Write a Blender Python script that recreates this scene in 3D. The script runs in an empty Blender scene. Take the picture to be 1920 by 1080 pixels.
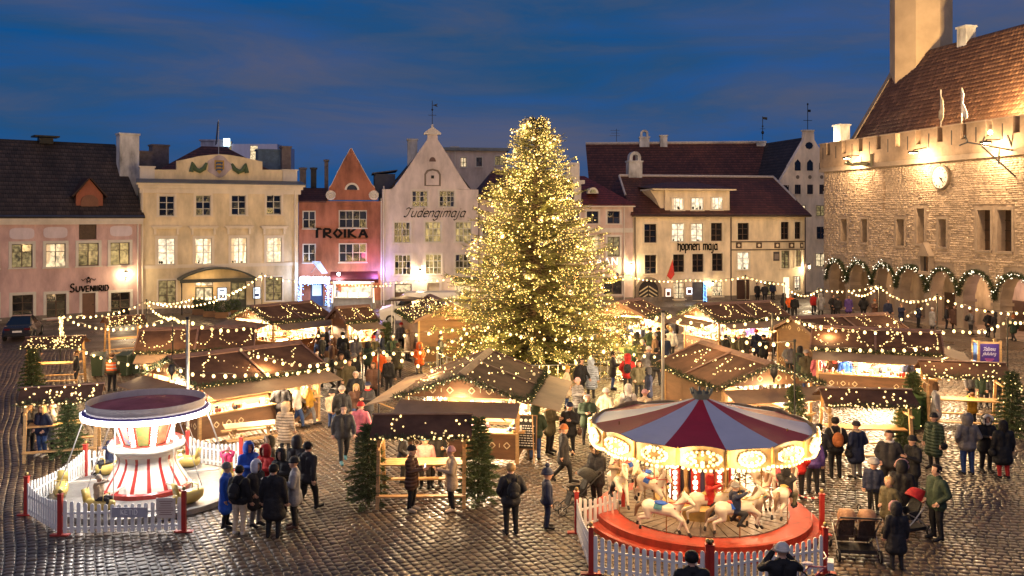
import bpy, bmesh, math, random
import numpy as np
from mathutils import Vector, Matrix
R = math.radians
random.seed(7); rng = np.random.default_rng(7)
sc = bpy.context.scene
COL = sc.collection
# ------------------------------------------------------------------ camera, sky, exposure
F, H, CX, HY = 1700.0, 7.6, 960.0, 408.0          # focal length in photo pixels, eye height, principal point
cd = bpy.data.cameras.new('camera'); cam = bpy.data.objects.new('camera', cd); COL.objects.link(cam)
cam.location = (0, 0, H); cam.rotation_euler = (R(90), 0, 0)
cd.sensor_width = 36; cd.lens = 36 * F / 1920; cd.shift_y = -(540 - HY) / 1920; cd.clip_end = 3000; cd.clip_start = .1
sc.camera = cam
sc.view_settings.view_transform = 'Standard'; sc.view_settings.look = 'None'
sc.view_settings.exposure = 0.0; sc.view_settings.gamma = 1.0
cy = sc.cycles
cy.max_bounces = 5; cy.diffuse_bounces = 2; cy.glossy_bounces = 3; cy.transmission_bounces = 2; cy.transparent_max_bounces = 6
cy.sample_clamp_indirect = 2.5; cy.sample_clamp_direct = 0; cy.caustics_reflective = False; cy.caustics_refractive = False
cy.use_denoising = True; cy.use_light_tree = True
try: cy.denoiser = 'OPENIMAGEDENOISE'; cy.denoising_input_passes = 'RGB_ALBEDO_NORMAL'
except Exception: pass

w = bpy.data.worlds.new('World'); sc.world = w; w.use_nodes = True
nt = w.node_tree; N = nt.nodes; N.clear()
def nd(t, **k):
    n = N.new(t)
    for a, b in k.items(): setattr(n, a, b)
    return n
out = nd('ShaderNodeOutputWorld'); bg = nd('ShaderNodeBackground')
sky = nd('ShaderNodeTexSky', sky_type='NISHITA', sun_disc=False, sun_elevation=R(-3.5), sun_rotation=R(200), altitude=0, air_density=1.0, dust_density=.6, ozone_density=6.0)
tcw = nd('ShaderNodeTexCoord'); mp = nd('ShaderNodeMapping'); mp.inputs['Scale'].default_value = (1.0, 1.0, 5.5); mp.inputs['Rotation'].default_value = (0, R(6), 0)
nz = nd('ShaderNodeTexNoise'); nz.inputs['Scale'].default_value = 3.3; nz.inputs['Detail'].default_value = 8; nz.inputs['Roughness'].default_value = .64; nz.inputs['Distortion'].default_value = .4
rp = nd('ShaderNodeValToRGB'); rp.color_ramp.elements[0].position = .37; rp.color_ramp.elements[1].position = .66
rp.color_ramp.elements[0].color = (0.004, 0.080, 0.255, 1); rp.color_ramp.elements[1].color = (0.048, 0.084, 0.160, 1)
e_ = rp.color_ramp.elements.new(.5); e_.color = (0.016, 0.076, 0.195, 1)
nz2 = nd('ShaderNodeTexNoise'); nz2.inputs['Scale'].default_value = 1.5; nz2.inputs['Detail'].default_value = 3; rp2 = nd('ShaderNodeValToRGB'); rp2.color_ramp.elements[0].position = .5; rp2.color_ramp.elements[1].position = .78
rp2.color_ramp.elements[0].color = (0, 0, 0, 1); rp2.color_ramp.elements[1].color = (.050, .022, .026, 1)
mx = nd('ShaderNodeMixRGB', blend_type='ADD'); mx.inputs[0].default_value = 1.0
sm = nd('ShaderNodeMixRGB', blend_type='MULTIPLY'); sm.inputs[0].default_value = 1.0; sm.inputs[2].default_value = (.5, .7, 1.0, 1)
L = nt.links.new
L(tcw.outputs['Generated'], mp.inputs['Vector']); L(mp.outputs[0], nz.inputs['Vector']); L(nz.outputs['Fac'], rp.inputs[0])
L(sky.outputs[0], sm.inputs[1]); L(sm.outputs[0], mx.inputs[1]); L(rp.outputs[0], mx.inputs[2]); 
m3 = nd('ShaderNodeMixRGB', blend_type='ADD'); m3.inputs[0].default_value = 1.0; L(mp.outputs[0], nz2.inputs['Vector']); L(nz2.outputs['Fac'], rp2.inputs[0]); L(mx.outputs[0], m3.inputs[1]); L(rp2.outputs[0], m3.inputs[2]); L(m3.outputs[0], bg.inputs[0])
bg.inputs[1].default_value = 1.0; L(bg.outputs[0], out.inputs[0])
# very soft warm sun added from behind the camera as twilight and city-glow fill
sl = bpy.data.lights.new('sun', 'SUN'); sl.energy = .80; sl.angle = R(90); sl.color = (1.0, .74, .54)
so = bpy.data.objects.new('sun', sl); COL.objects.link(so); so.rotation_euler = (R(52), 0, R(-12))

# ------------------------------------------------------------------ helpers
def gp(px, py):                       # photo pixel on level ground -> (x, y)
    D = H * F / (py - HY); return ((px - CX) / F * D, D)
def zp(px, py, z):                    # photo pixel at known height -> point
    D = (H - z) * F / (py - HY); return Vector(((px - CX) / F * D, D, z))
def at(px, py, D): return Vector(((px - CX) / F * D, D, H - (py - HY) / F * D))
def sm_(c): return tuple(c) + (1,) if len(c) == 3 else tuple(c)
MATS = {}
def mat(name, col, rough=.7, var=.25, scale=2.0, bump=0.0, bscale=18.0, metal=0.0, spec=.4, kind=None, col2=None, coat=0.0, stretch=None):
    if name in MATS: return MATS[name]
    m = bpy.data.materials.new(name); m.use_nodes = True; t = m.node_tree; b = t.nodes['Principled BSDF']
    b.inputs['Roughness'].default_value = rough; b.inputs['Metallic'].default_value = metal
    b.inputs['Specular IOR Level'].default_value = spec; b.inputs['Coat Weight'].default_value = coat
    tc = t.nodes.new('ShaderNodeTexCoord'); src = tc.outputs['Object']
    if stretch:
        mp_ = t.nodes.new('ShaderNodeMapping'); mp_.inputs['Scale'].default_value = stretch; t.links.new(src, mp_.inputs[0]); src = mp_.outputs[0]
    n = t.nodes.new('ShaderNodeTexNoise'); n.inputs['Scale'].default_value = scale; n.inputs['Detail'].default_value = 5; n.inputs['Roughness'].default_value = .62
    t.links.new(src, n.inputs['Vector'])
    r = t.nodes.new('ShaderNodeValToRGB'); r.color_ramp.elements[0].position = .3; r.color_ramp.elements[1].position = .72
    c2 = col2 if col2 else tuple(min(1, c * (1 + var * .6)) for c in col)
    r.color_ramp.elements[0].color = sm_(tuple(c * (1 - var) for c in col)); r.color_ramp.elements[1].color = sm_(c2)
    t.links.new(n.outputs['Fac'], r.inputs[0]); last = r.outputs[0]
    if kind == 'tile' or kind == 'pantile':      # roof tiles too far off to pick apart: rows and columns of relief and tone
        uv = t.nodes.new('ShaderNodeUVMap')
        br = t.nodes.new('ShaderNodeTexBrick'); br.offset = .5 if kind == 'tile' else 0.0
        br.inputs['Scale'].default_value = 1.0; br.inputs['Mortar Size'].default_value = .022; br.inputs['Mortar Smooth'].default_value = .6
        br.inputs['Brick Width'].default_value = .30; br.inputs['Row Height'].default_value = .42; br.inputs['Bias'].default_value = -.1
        br.inputs['Color1'].default_value = (.55, .55, .55, 1); br.inputs['Color2'].default_value = (1.25, 1.25, 1.25, 1); br.inputs['Mortar'].default_value = (.35, .35, .35, 1)
        t.links.new(uv.outputs[0], br.inputs['Vector'])
        mm = t.nodes.new('ShaderNodeMixRGB'); mm.blend_type = 'MULTIPLY'; mm.inputs[0].default_value = .75
        t.links.new(last, mm.inputs[1]); t.links.new(br.outputs['Color'], mm.inputs[2]); last = mm.outputs[0]
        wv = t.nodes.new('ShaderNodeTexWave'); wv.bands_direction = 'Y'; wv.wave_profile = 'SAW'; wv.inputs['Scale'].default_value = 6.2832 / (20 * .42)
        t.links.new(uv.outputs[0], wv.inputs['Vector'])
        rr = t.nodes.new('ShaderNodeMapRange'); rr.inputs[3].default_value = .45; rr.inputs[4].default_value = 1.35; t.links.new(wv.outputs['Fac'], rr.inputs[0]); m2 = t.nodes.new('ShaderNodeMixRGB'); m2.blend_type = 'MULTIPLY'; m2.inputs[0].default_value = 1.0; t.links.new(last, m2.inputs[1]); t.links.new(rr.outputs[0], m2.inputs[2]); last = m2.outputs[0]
        ad = t.nodes.new('ShaderNodeMath'); ad.operation = 'ADD'; t.links.new(br.outputs['Fac'], ad.inputs[0]); ad.use_clamp = False
        ml = t.nodes.new('ShaderNodeMath'); ml.operation = 'MULTIPLY'; ml.inputs[1].default_value = -1.0; t.links.new(ad.outputs[0], ml.inputs[0])
        t.links.new(wv.outputs['Fac'], ad.inputs[1])
        bp = t.nodes.new('ShaderNodeBump'); bp.inputs['Strength'].default_value = .9; bp.inputs['Distance'].default_value = .05
        t.links.new(ml.outputs[0], bp.inputs['Height']); t.links.new(bp.outputs[0], b.inputs['Normal'])
    elif bump > 0:
        n2 = t.nodes.new('ShaderNodeTexNoise'); n2.inputs['Scale'].default_value = bscale; n2.inputs['Detail'].default_value = 4; t.links.new(src, n2.inputs['Vector'])
        bp = t.nodes.new('ShaderNodeBump'); bp.inputs['Strength'].default_value = bump; bp.inputs['Distance'].default_value = .03
        t.links.new(n2.outputs['Fac'], bp.inputs['Height']); t.links.new(bp.outputs[0], b.inputs['Normal'])
    t.links.new(last, b.inputs['Base Color'])
    MATS[name] = m; return m
def emat(name, col, s, var=0.0, scale=3.0, sample=False, glossy=False, vary=False):
    if name in MATS: return MATS[name]
    m = bpy.data.materials.new(name); m.use_nodes = True; t = m.node_tree; b = t.nodes['Principled BSDF']
    b.inputs['Base Color'].default_value = (.5, .45, .35, 1) if not glossy else (.02, .02, .02, 1); b.inputs['Roughness'].default_value = .12
    b.inputs['Emission Color'].default_value = sm_(col); b.inputs['Emission Strength'].default_value = s
    if var:
        tc = t.nodes.new('ShaderNodeTexCoord'); oi = t.nodes.new('ShaderNodeObjectInfo')
        ad = t.nodes.new('ShaderNodeVectorMath'); ad.operation = 'ADD'
        geo = t.nodes.new('ShaderNodeNewGeometry'); t.links.new(geo.outputs['Position'], ad.inputs[0]); t.links.new(oi.outputs['Random'], ad.inputs[1])
        n = t.nodes.new('ShaderNodeTexNoise'); n.inputs['Scale'].default_value = scale; n.inputs['Detail'].default_value = 4
        t.links.new(ad.outputs[0], n.inputs['Vector'])
        r = t.nodes.new('ShaderNodeValToRGB'); r.color_ramp.elements[0].position = .34; r.color_ramp.elements[1].position = .62
        r.color_ramp.elements[0].color = sm_(tuple(c * (1 - var) for c in col)); r.color_ramp.elements[1].color = sm_(col)
        t.links.new(n.outputs['Fac'], r.inputs[0]); t.links.new(r.outputs[0], b.inputs['Emission Color'])
    if vary:
        at_ = t.nodes.new('ShaderNodeAttribute'); at_.attribute_name = 'rnd'; oi = t.nodes.new('ShaderNodeObjectInfo'); ad = t.nodes.new('ShaderNodeMath'); ad.operation = 'ADD'; t.links.new(at_.outputs['Fac'], ad.inputs[0]); t.links.new(oi.outputs['Random'], ad.inputs[1])
        fr = t.nodes.new('ShaderNodeMath'); fr.operation = 'FRACT'; t.links.new(ad.outputs[0], fr.inputs[0]); mr = t.nodes.new('ShaderNodeMapRange'); mr.inputs[3].default_value = s * .2; mr.inputs[4].default_value = s * 1.9; t.links.new(fr.outputs[0], mr.inputs[0]); t.links.new(mr.outputs[0], b.inputs['Emission Strength'])
    if not sample: m.cycles.emission_sampling = 'NONE'
    MATS[name] = m; return m

class MB:
    def __init__(s, T=None): s.v = []; s.f = []; s.m = []; s.uv = None; s.mi = 0; s.T = T
    def add(s, vs, fs):
        o = len(s.v)
        if s.T is not None: vs = [tuple(s.T @ Vector(p)) for p in vs]
        s.v.extend(tuple(p) for p in vs); s.f.extend([tuple(i + o for i in f) for f in fs]); s.m.extend([s.mi] * len(fs)); return s
    def b(s, x0, x1, y0, y1, z0, z1):
        v = [(x, y, z) for z in (z0, z1) for y in (y0, y1) for x in (x0, x1)]
        return s.add(v, [(0, 2, 3, 1), (4, 5, 7, 6), (0, 1, 5, 4), (2, 6, 7, 3), (0, 4, 6, 2), (1, 3, 7, 5)])
    def box(s, c, d, M=None):
        hx, hy, hz = d[0] / 2, d[1] / 2, d[2] / 2
        v = [Vector((x, y, z)) for z in (-hz, hz) for y in (-hy, hy) for x in (-hx, hx)]
        if M is not None: v = [M @ p for p in v]
        v = [p + Vector(c) for p in v]
        return s.add(v, [(0, 2, 3, 1), (4, 5, 7, 6), (0, 1, 5, 4), (2, 6, 7, 3), (0, 4, 6, 2), (1, 3, 7, 5)])
    def bar(s, p, q, wx, wz=None, up=(0, 0, 1)):       # a beam from p to q
        p, q = Vector(p), Vector(q); wz = wz or wx; d = (q - p).normalized(); u = Vector(up)
        if abs(d.dot(u)) > .97: u = Vector((1, 0, 0))
        a = d.cross(u).normalized() * wx / 2; c = a.cross(d).normalized() * wz / 2
        v = [p - a - c, p + a - c, p + a + c, p - a + c, q - a - c, q + a - c, q + a + c, q - a + c]
        return s.add(v, [(0, 3, 2, 1), (4, 5, 6, 7), (0, 1, 5, 4), (1, 2, 6, 5), (2, 3, 7, 6), (3, 0, 4, 7)])
    def quad(s, *p): return s.add(p, [tuple(range(len(p)))])
    def slab(s, pts, th):                              # planar polygon given thickness along minus normal
        pts = [Vector(p) for p in pts]; n = (pts[1] - pts[0]).cross(pts[2] - pts[0]).normalized() * th
        k = len(pts); v = pts + [p - n for p in pts]
        return s.add(v, [tuple(range(k)), tuple(range(2 * k - 1, k - 1, -1))] + [(i, i + k, (i + 1) % k + k, (i + 1) % k) for i in range(k)])
    def prism(s, poly, y0, y1):                        # polygon in (x,z), extruded along y
        k = len(poly); v = [(x, y0, z) for x, z in poly] + [(x, y1, z) for x, z in poly]
        return s.add(v, [tuple(range(k)), tuple(range(2 * k - 1, k - 1, -1))] + [(i, i + k, (i + 1) % k + k, (i + 1) % k) for i in range(k)])
    def tube(s, pts, r, n=6, cap=True):
        pts = [Vector(p) for p in pts]; k = len(pts); rs = r if isinstance(r, (list, tuple)) else [r] * k; vs = []; fs = []
        for i, p in enumerate(pts):
            d = (pts[min(i + 1, k - 1)] - pts[max(i - 1, 0)]).normalized(); u = Vector((0, 0, 1)) if abs(d.z) < .95 else Vector((1, 0, 0))
            a = d.cross(u).normalized(); c = a.cross(d)
            vs += [p + (a * math.cos(2 * math.pi * j / n) + c * math.sin(2 * math.pi * j / n)) * rs[i] for j in range(n)]
        for i in range(k - 1):
            for j in range(n): fs.append((i * n + j, i * n + (j + 1) % n, (i + 1) * n + (j + 1) % n, (i + 1) * n + j))
        if cap: fs += [tuple(range(n - 1, -1, -1)), tuple(range((k - 1) * n, k * n))]
        return s.add(vs, fs)
    def lathe(s, prof, n=24, c=(0, 0, 0), a0=0, a1=2 * math.pi):
        full = abs(a1 - a0 - 2 * math.pi) < 1e-6; m = n if full else n + 1; vs = []; fs = []
        for r, z in prof:
            vs += [(c[0] + r * math.cos(a0 + (a1 - a0) * j / n), c[1] + r * math.sin(a0 + (a1 - a0) * j / n), c[2] + z) for j in range(m)]
        for i in range(len(prof) - 1):
            for j in range(n): fs.append((i * m + j, i * m + (j + 1) % m, (i + 1) * m + (j + 1) % m, (i + 1) * m + j))
        return s.add(vs, fs)
    def ell(s, c, r, nu=10, nv=7, M=None):
        vs = []; fs = []
        for i in range(nv + 1):
            a = math.pi * i / nv
            for j in range(nu):
                b_ = 2 * math.pi * j / nu; p = Vector((r[0] * math.sin(a) * math.cos(b_), r[1] * math.sin(a) * math.sin(b_), r[2] * math.cos(a)))
                if M is not None: p = M @ p
                vs.append(p + Vector(c))
        for i in range(nv):
            for j in range(nu): fs.append((i * nu + j, (i + 1) * nu + j, (i + 1) * nu + (j + 1) % nu, i * nu + (j + 1) % nu))
        return s.add(vs, fs)
    def mesh(s, name, mats, smooth=False):
        me = bpy.data.meshes.new(name); me.from_pydata(s.v, [], s.f)
        if not isinstance(mats, (list, tuple)): mats = [mats]
        for m in mats: me.materials.append(m)
        if len(mats) > 1: me.polygons.foreach_set('material_index', s.m)
        if smooth: me.polygons.foreach_set('use_smooth', [True] * len(me.polygons))
        me.update(); return me
    def build(s, name, mats, parent=None, smooth=False, uv=False):
        me = s.mesh(name, mats, smooth)
        if uv: planar_uv(me)
        return ob(name, me, parent)
def planar_uv(me):            # metres along the slope: u level, v up the steepest line
    uvl = me.uv_layers.new(name='UVMap')
    for p in me.polygons:
        n = p.normal; h = Vector((-n.y, n.x, 0)); h = h.normalized() if h.length > 1e-4 else Vector((1, 0, 0)); g = n.cross(h)
        for li in p.loop_indices:
            co = me.vertices[me.loops[li].vertex_index].co; uvl.data[li].uv = (co.dot(h), co.dot(g))
def ob(name, me, parent=None):
    o = bpy.data.objects.new(name, me); COL.objects.link(o)
    if parent is not None: o.parent = parent
    return o
def tag(o, label=None, cat=None, group=None, kind=None):
    if label: o['label'] = label
    if cat: o['category'] = cat
    if group: o['group'] = group
    if kind: o['kind'] = kind
    return o
def thing(name, label, cat, loc=(0, 0, 0), rz=0.0, group=None):
    o = bpy.data.objects.new(name, None); COL.objects.link(o); o.location = loc; o.rotation_euler = (0, 0, rz); o.empty_display_size = .2
    return tag(o, label, cat, group)
LK = 2.0      # overall level of the lamps
def plight(parent, loc, power, col=(1, .62, .29), rad=.12, name='light', spot=None, aim=None, blend=.6):
    l = bpy.data.lights.new(name, 'SPOT' if spot else 'POINT'); l.energy = power * LK; l.color = col; l.shadow_soft_size = rad * 2
    o = bpy.data.objects.new(name, l); COL.objects.link(o); o.parent = parent; o.location = loc
    if spot:
        l.spot_size = R(spot); l.spot_blend = blend
        o.rotation_euler = (Vector(aim) - Vector(loc)).to_track_quat('-Z', 'Y').to_euler()
    return o
def npmesh(name, V, Fc, mats, attr=None, smooth=False):      # V (n,3); Fc (k,3|4) numpy
    me = bpy.data.meshes.new(name); k = Fc.shape[1]
    me.vertices.add(len(V)); me.vertices.foreach_set('co', V.astype(np.float32).ravel())
    me.loops.add(Fc.size); me.loops.foreach_set('vertex_index', Fc.astype(np.int32).ravel())
    me.polygons.add(len(Fc)); me.polygons.foreach_set('loop_start', np.arange(0, Fc.size, k, dtype=np.int32))
    if smooth: me.polygons.foreach_set('use_smooth', np.ones(len(Fc), bool))
    for m in (mats if isinstance(mats, (list, tuple)) else [mats]): me.materials.append(m)
    me.update(calc_edges=True); me.validate()
    if attr is not None:
        a = me.attributes.new('rnd', 'FLOAT', 'FACE'); a.data.foreach_set('value', attr.astype(np.float32))
    return me
def tile_np(TV, TF, Ms):      # template verts, faces, (n,4,4) matrices
    n = len(Ms); V = np.einsum('nij,kj->nki', Ms[:, :3, :3], TV) + Ms[:, None, :3, 3]
    Fc = TF[None] + (np.arange(n) * len(TV))[:, None, None]
    return V.reshape(-1, 3), Fc.reshape(-1, TF.shape[1])
def ico():
    p = (1 + 5 ** .5) / 2
    V = np.array([(-1, p, 0), (1, p, 0), (-1, -p, 0), (1, -p, 0), (0, -1, p), (0, 1, p), (0, -1, -p), (0, 1, -p), (p, 0, -1), (p, 0, 1), (-p, 0, -1), (-p, 0, 1)]) / (1 + p * p) ** .5
    Fc = np.array([(0, 11, 5), (0, 5, 1), (0, 1, 7), (0, 7, 10), (0, 10, 11), (1, 5, 9), (5, 11, 4), (11, 10, 2), (10, 7, 6), (7, 1, 8), (3, 9, 4), (3, 4, 2), (3, 2, 6), (3, 6, 8), (3, 8, 9), (4, 9, 5), (2, 4, 11), (6, 2, 10), (8, 6, 7), (9, 8, 1)])
    return V, Fc
ICO = ico()
def bulbs_mesh(name, pts, r, m):        # many tiny glowing bulbs as one mesh
    pts = np.array([tuple(p) for p in pts], float); n = len(pts); Ms = np.zeros((n, 4, 4)); rr = r * rng.uniform(.7, 1.25, n)
    for i in range(3): Ms[:, i, i] = rr
    Ms[:, :3, 3] = pts; Ms[:, 3, 3] = 1
    V, Fc = tile_np(ICO[0], ICO[1], Ms); return npmesh(name, V, Fc, m, np.repeat(rng.random(n), 20))

WARM = (1, .62, .27)
BULB = emat('bulb_glow', (1, .68, .24), 2.6, vary=True)
TREEBULB = emat('tree_bulb_glow', (1, .60, .13), 2.0, vary=True)
WHITEBULB = emat('white_bulb_glow', (1, .86, .62), 3.6, vary=True)
WOOD = mat('brown_board', (.20, .105, .045), .62, .4, 3, .25, 30, stretch=(1, 1, 6))
WOODL = mat('pale_pine', (.48, .29, .12), .6, .3, 3, .2, 30, stretch=(1, 6, 6))
DARKM = mat('dark_metal', (.03, .03, .03), .45, .2, metal=.6)
STEEL = mat('galvanised_steel', (.45, .45, .43), .38, .2, metal=.8)
BLACK = mat('black_matter', (.012, .012, .013), .6)
WHITEP = mat('white_paint', (.78, .77, .73), .5, .12, 4, .08)
REDP = mat('red_paint', (.42, .035, .025), .45, .2, 4)

# ------------------------------------------------------------------ ground
def ground_mat():
    m = bpy.data.materials.new('distant_cobbles'); m.use_nodes = True; t = m.node_tree; b = t.nodes['Principled BSDF']
    tc = t.nodes.new('ShaderNodeTexCoord'); mp_ = t.nodes.new('ShaderNodeMapping'); mp_.inputs['Rotation'].default_value = (0, 0, R(27)); t.links.new(tc.outputs['Object'], mp_.inputs[0])
    br = t.nodes.new('ShaderNodeTexBrick'); br.inputs['Scale'].default_value = 1; br.inputs['Brick Width'].default_value = .23; br.inputs['Row Height'].default_value = .2; br.inputs['Mortar Size'].default_value = .018; br.inputs['Mortar Smooth'].default_value = .7
    br.inputs['Color1'].default_value = (.070, .048, .033, 1); br.inputs['Color2'].default_value = (.115, .082, .056, 1); br.inputs['Mortar'].default_value = (.018, .014, .012, 1)
    t.links.new(mp_.outputs[0], br.inputs['Vector']); t.links.new(br.outputs['Color'], b.inputs['Base Color'])
    n = t.nodes.new('ShaderNodeTexNoise'); n.inputs['Scale'].default_value = .35; n.inputs['Detail'].default_value = 5; t.links.new(tc.outputs['Object'], n.inputs[0])
    mr = t.nodes.new('ShaderNodeMapRange'); mr.inputs[1].default_value = .35; mr.inputs[2].default_value = .65; mr.inputs[3].default_value = .22; mr.inputs[4].default_value = .6
    t.links.new(n.outputs['Fac'], mr.inputs[0]); t.links.new(mr.outputs[0], b.inputs['Roughness'])
    n2 = t.nodes.new('ShaderNodeTexNoise'); n2.inputs['Scale'].default_value = 7; t.links.new(tc.outputs['Object'], n2.inputs[0])
    a = t.nodes.new('ShaderNodeMath'); a.operation = 'MULTIPLY_ADD'; a.inputs[1].default_value = -1.0; t.links.new(br.outputs['Fac'], a.inputs[0]); t.links.new(n2.outputs['Fac'], a.inputs[2])
    bp = t.nodes.new('ShaderNodeBump'); bp.inputs['Strength'].default_value = .8; bp.inputs['Distance'].default_value = .03; t.links.new(a.outputs[0], bp.inputs['Height']); t.links.new(bp.outputs[0], b.inputs['Normal'])
    return m
def cobble_mat():
    m = bpy.data.materials.new('wet_cobblestone'); m.use_nodes = True; t = m.node_tree; b = t.nodes['Principled BSDF']
    at_ = t.nodes.new('ShaderNodeAttribute'); at_.attribute_name = 'rnd'; oi = t.nodes.new('ShaderNodeObjectInfo')
    ad = t.nodes.new('ShaderNodeMath'); ad.operation = 'ADD'; t.links.new(at_.outputs['Fac'], ad.inputs[0]); t.links.new(oi.outputs['Random'], ad.inputs[1])
    fr = t.nodes.new('ShaderNodeMath'); fr.operation = 'FRACT'; t.links.new(ad.outputs[0], fr.inputs[0])
    r = t.nodes.new('ShaderNodeValToRGB'); e = r.color_ramp.elements; e[0].color = (.056, .036, .021, 1); e[1].color = (.14, .094, .055, 1)
    for p, c in ((.35, (.095, .059, .034, 1)), (.6, (.076, .058, .041, 1)), (.8, (.112, .069, .039, 1))): x = e.new(p); x.color = c
    t.links.new(fr.outputs[0], r.inputs[0])
    geo = t.nodes.new('ShaderNodeNewGeometry')
    n = t.nodes.new('ShaderNodeTexNoise'); n.inputs['Scale'].default_value = .33; n.inputs['Detail'].default_value = 4; t.links.new(geo.outputs['Position'], n.inputs[0])
    mr = t.nodes.new('ShaderNodeMapRange'); mr.inputs[1].default_value = .36; mr.inputs[2].default_value = .66; mr.inputs[3].default_value = .28; mr.inputs[4].default_value = .55
    t.links.new(n.outputs['Fac'], mr.inputs[0]); t.links.new(mr.outputs[0], b.inputs['Roughness'])
    n2 = t.nodes.new('ShaderNodeTexNoise'); n2.inputs['Scale'].default_value = 17; n2.inputs['Detail'].default_value = 4; t.links.new(geo.outputs['Position'], n2.inputs[0])
    mm = t.nodes.new('ShaderNodeMixRGB'); mm.blend_type = 'OVERLAY'; mm.inputs[0].default_value = .5; t.links.new(r.outputs[0], mm.inputs[1]); t.links.new(n2.outputs['Fac'], mm.inputs[2])
    n3 = t.nodes.new('ShaderNodeTexNoise'); n3.inputs['Scale'].default_value = .55; n3.inputs['Detail'].default_value = 5; t.links.new(geo.outputs['Position'], n3.inputs[0]); mr3 = t.nodes.new('ShaderNodeMapRange'); mr3.inputs[1].default_value = .38; mr3.inputs[2].default_value = .62; mr3.inputs[3].default_value = .5; mr3.inputs[4].default_value = 1.25; t.links.new(n3.outputs['Fac'], mr3.inputs[0])
    m4 = t.nodes.new('ShaderNodeMixRGB'); m4.blend_type = 'MULTIPLY'; m4.inputs[0].default_value = 1.0; t.links.new(mm.outputs[0], m4.inputs[1]); t.links.new(mr3.outputs[0], m4.inputs[2]); t.links.new(m4.outputs[0], b.inputs['Base Color'])
    bp = t.nodes.new('ShaderNodeBump'); bp.inputs['Strength'].default_value = .22; bp.inputs['Distance'].default_value = .010; t.links.new(n2.outputs['Fac'], bp.inputs['Height']); t.links.new(bp.outputs[0], b.inputs['Normal'])
    b.inputs['Specular IOR Level'].default_value = .55
    return m
GM = ground_mat(); CM = cobble_mat(); MORT = mat('wet_joint_grit', (.036, .027, .020), .5, .4, 9, .4, 40)
g = MB()
DS = 52.0
g.b(-60, 60, 6, DS, -.30, -.022)
square = g.build('square_bed', MORT); tag(square, kind='structure')
g = MB(); g.b(-500, 500, DS, 900, -.3, 0); g.b(-500, -60, -40, DS, -.3, 0); g.b(60, 500, -40, DS, -.3, 0); g.b(-60, 60, -40, 6, -.3, 0)
tag(g.build('ground', GM), kind='structure')
def cobbles():
    # one domed sett: 8-sided top inset over a skirt
    TV = []; 
    for z, k in ((-.03, 1.0), (-.003, .97), (.006, .80)):
        for a in ((-1, -.62), (-.62, -1), (.62, -1), (1, -.62), (1, .62), (.62, 1), (-.62, 1), (-1, .62)): TV.append((a[0] * .5 * k, a[1] * .5 * k, z))
    TV.append((0, 0, .008)); TV = np.array(TV); TF = []
    for i in range(8):
        j = (i + 1) % 8
        TF += [(i, j, 8 + j), (i, 8 + j, 8 + i), (8 + i, 8 + j, 16 + j), (8 + i, 16 + j, 16 + i), (16 + i, 16 + j, 24)]
    TF = np.array(TF)
    # two fields of rows, meeting under the carousel
    P = []
    def field(ang, keep, s0):
        ca, sa = math.cos(ang), math.sin(ang); row = -75.0; i = 0
        while row < 75:
            rw = random.uniform(.185, .225); x = -75.0 + random.random() * .2
            while x < 75:
                l = random.uniform(.18, .27); u, v = x + l / 2, row + rw / 2
                v += .35 * math.sin(u * .11 + s0) + .06 * math.sin(u * .7 + row)
                X, Y = ca * u - sa * v, sa * u + ca * v + 35
                if 18.2 < Y < DS and abs(X) < .585 * Y + 1.2 and keep(X, Y): P.append((X, Y, l - .026, rw - .026, ang + random.gauss(0, .05)))
                x += l
            row += rw; i += 1
    lim = lambda X, Y: X - (3.5 + (Y - 22) * .25)
    field(math.atan2(-.9, .44), lambda X, Y: lim(X, Y) <= 0, 0)
    field(R(-9), lambda X, Y: lim(X, Y) > 0, 1)
    P.sort(key=lambda p: p[1] + .02 * abs(p[0]))
    n = len(P); Ms = np.zeros((n, 4, 4)); A = np.array(P); c, s = np.cos(A[:, 4]), np.sin(A[:, 4])
    Ms[:, 0, 0] = c * A[:, 2]; Ms[:, 1, 0] = s * A[:, 2]; Ms[:, 0, 1] = -s * A[:, 3]; Ms[:, 1, 1] = c * A[:, 3]; Ms[:, 2, 2] = 1
    tx, ty = rng.normal(0, .024, n), rng.normal(0, .024, n); Ms[:, 2, 0] = tx * A[:, 2]; Ms[:, 2, 1] = ty * A[:, 3]
    Ms[:, 0, 3] = A[:, 0]; Ms[:, 1, 3] = A[:, 1]; Ms[:, 2, 3] = rng.uniform(-.014, .0, n); Ms[:, 3, 3] = 1
    me = npmesh('cobblestone', TV, TF, CM, smooth=True)
    for i in range(300):
        o = ob('cobblestone', me, square); o.matrix_local = Matrix(Ms[i].tolist())
    V, Fc = tile_np(TV, TF, Ms[300:]); o = ob('cobblestone_paving', npmesh('cobblestone_paving', V, Fc, CM, np.repeat(rng.random(n - 300), len(TF)), smooth=True), square)
    tag(o, kind='stuff')
cobbles()
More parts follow.
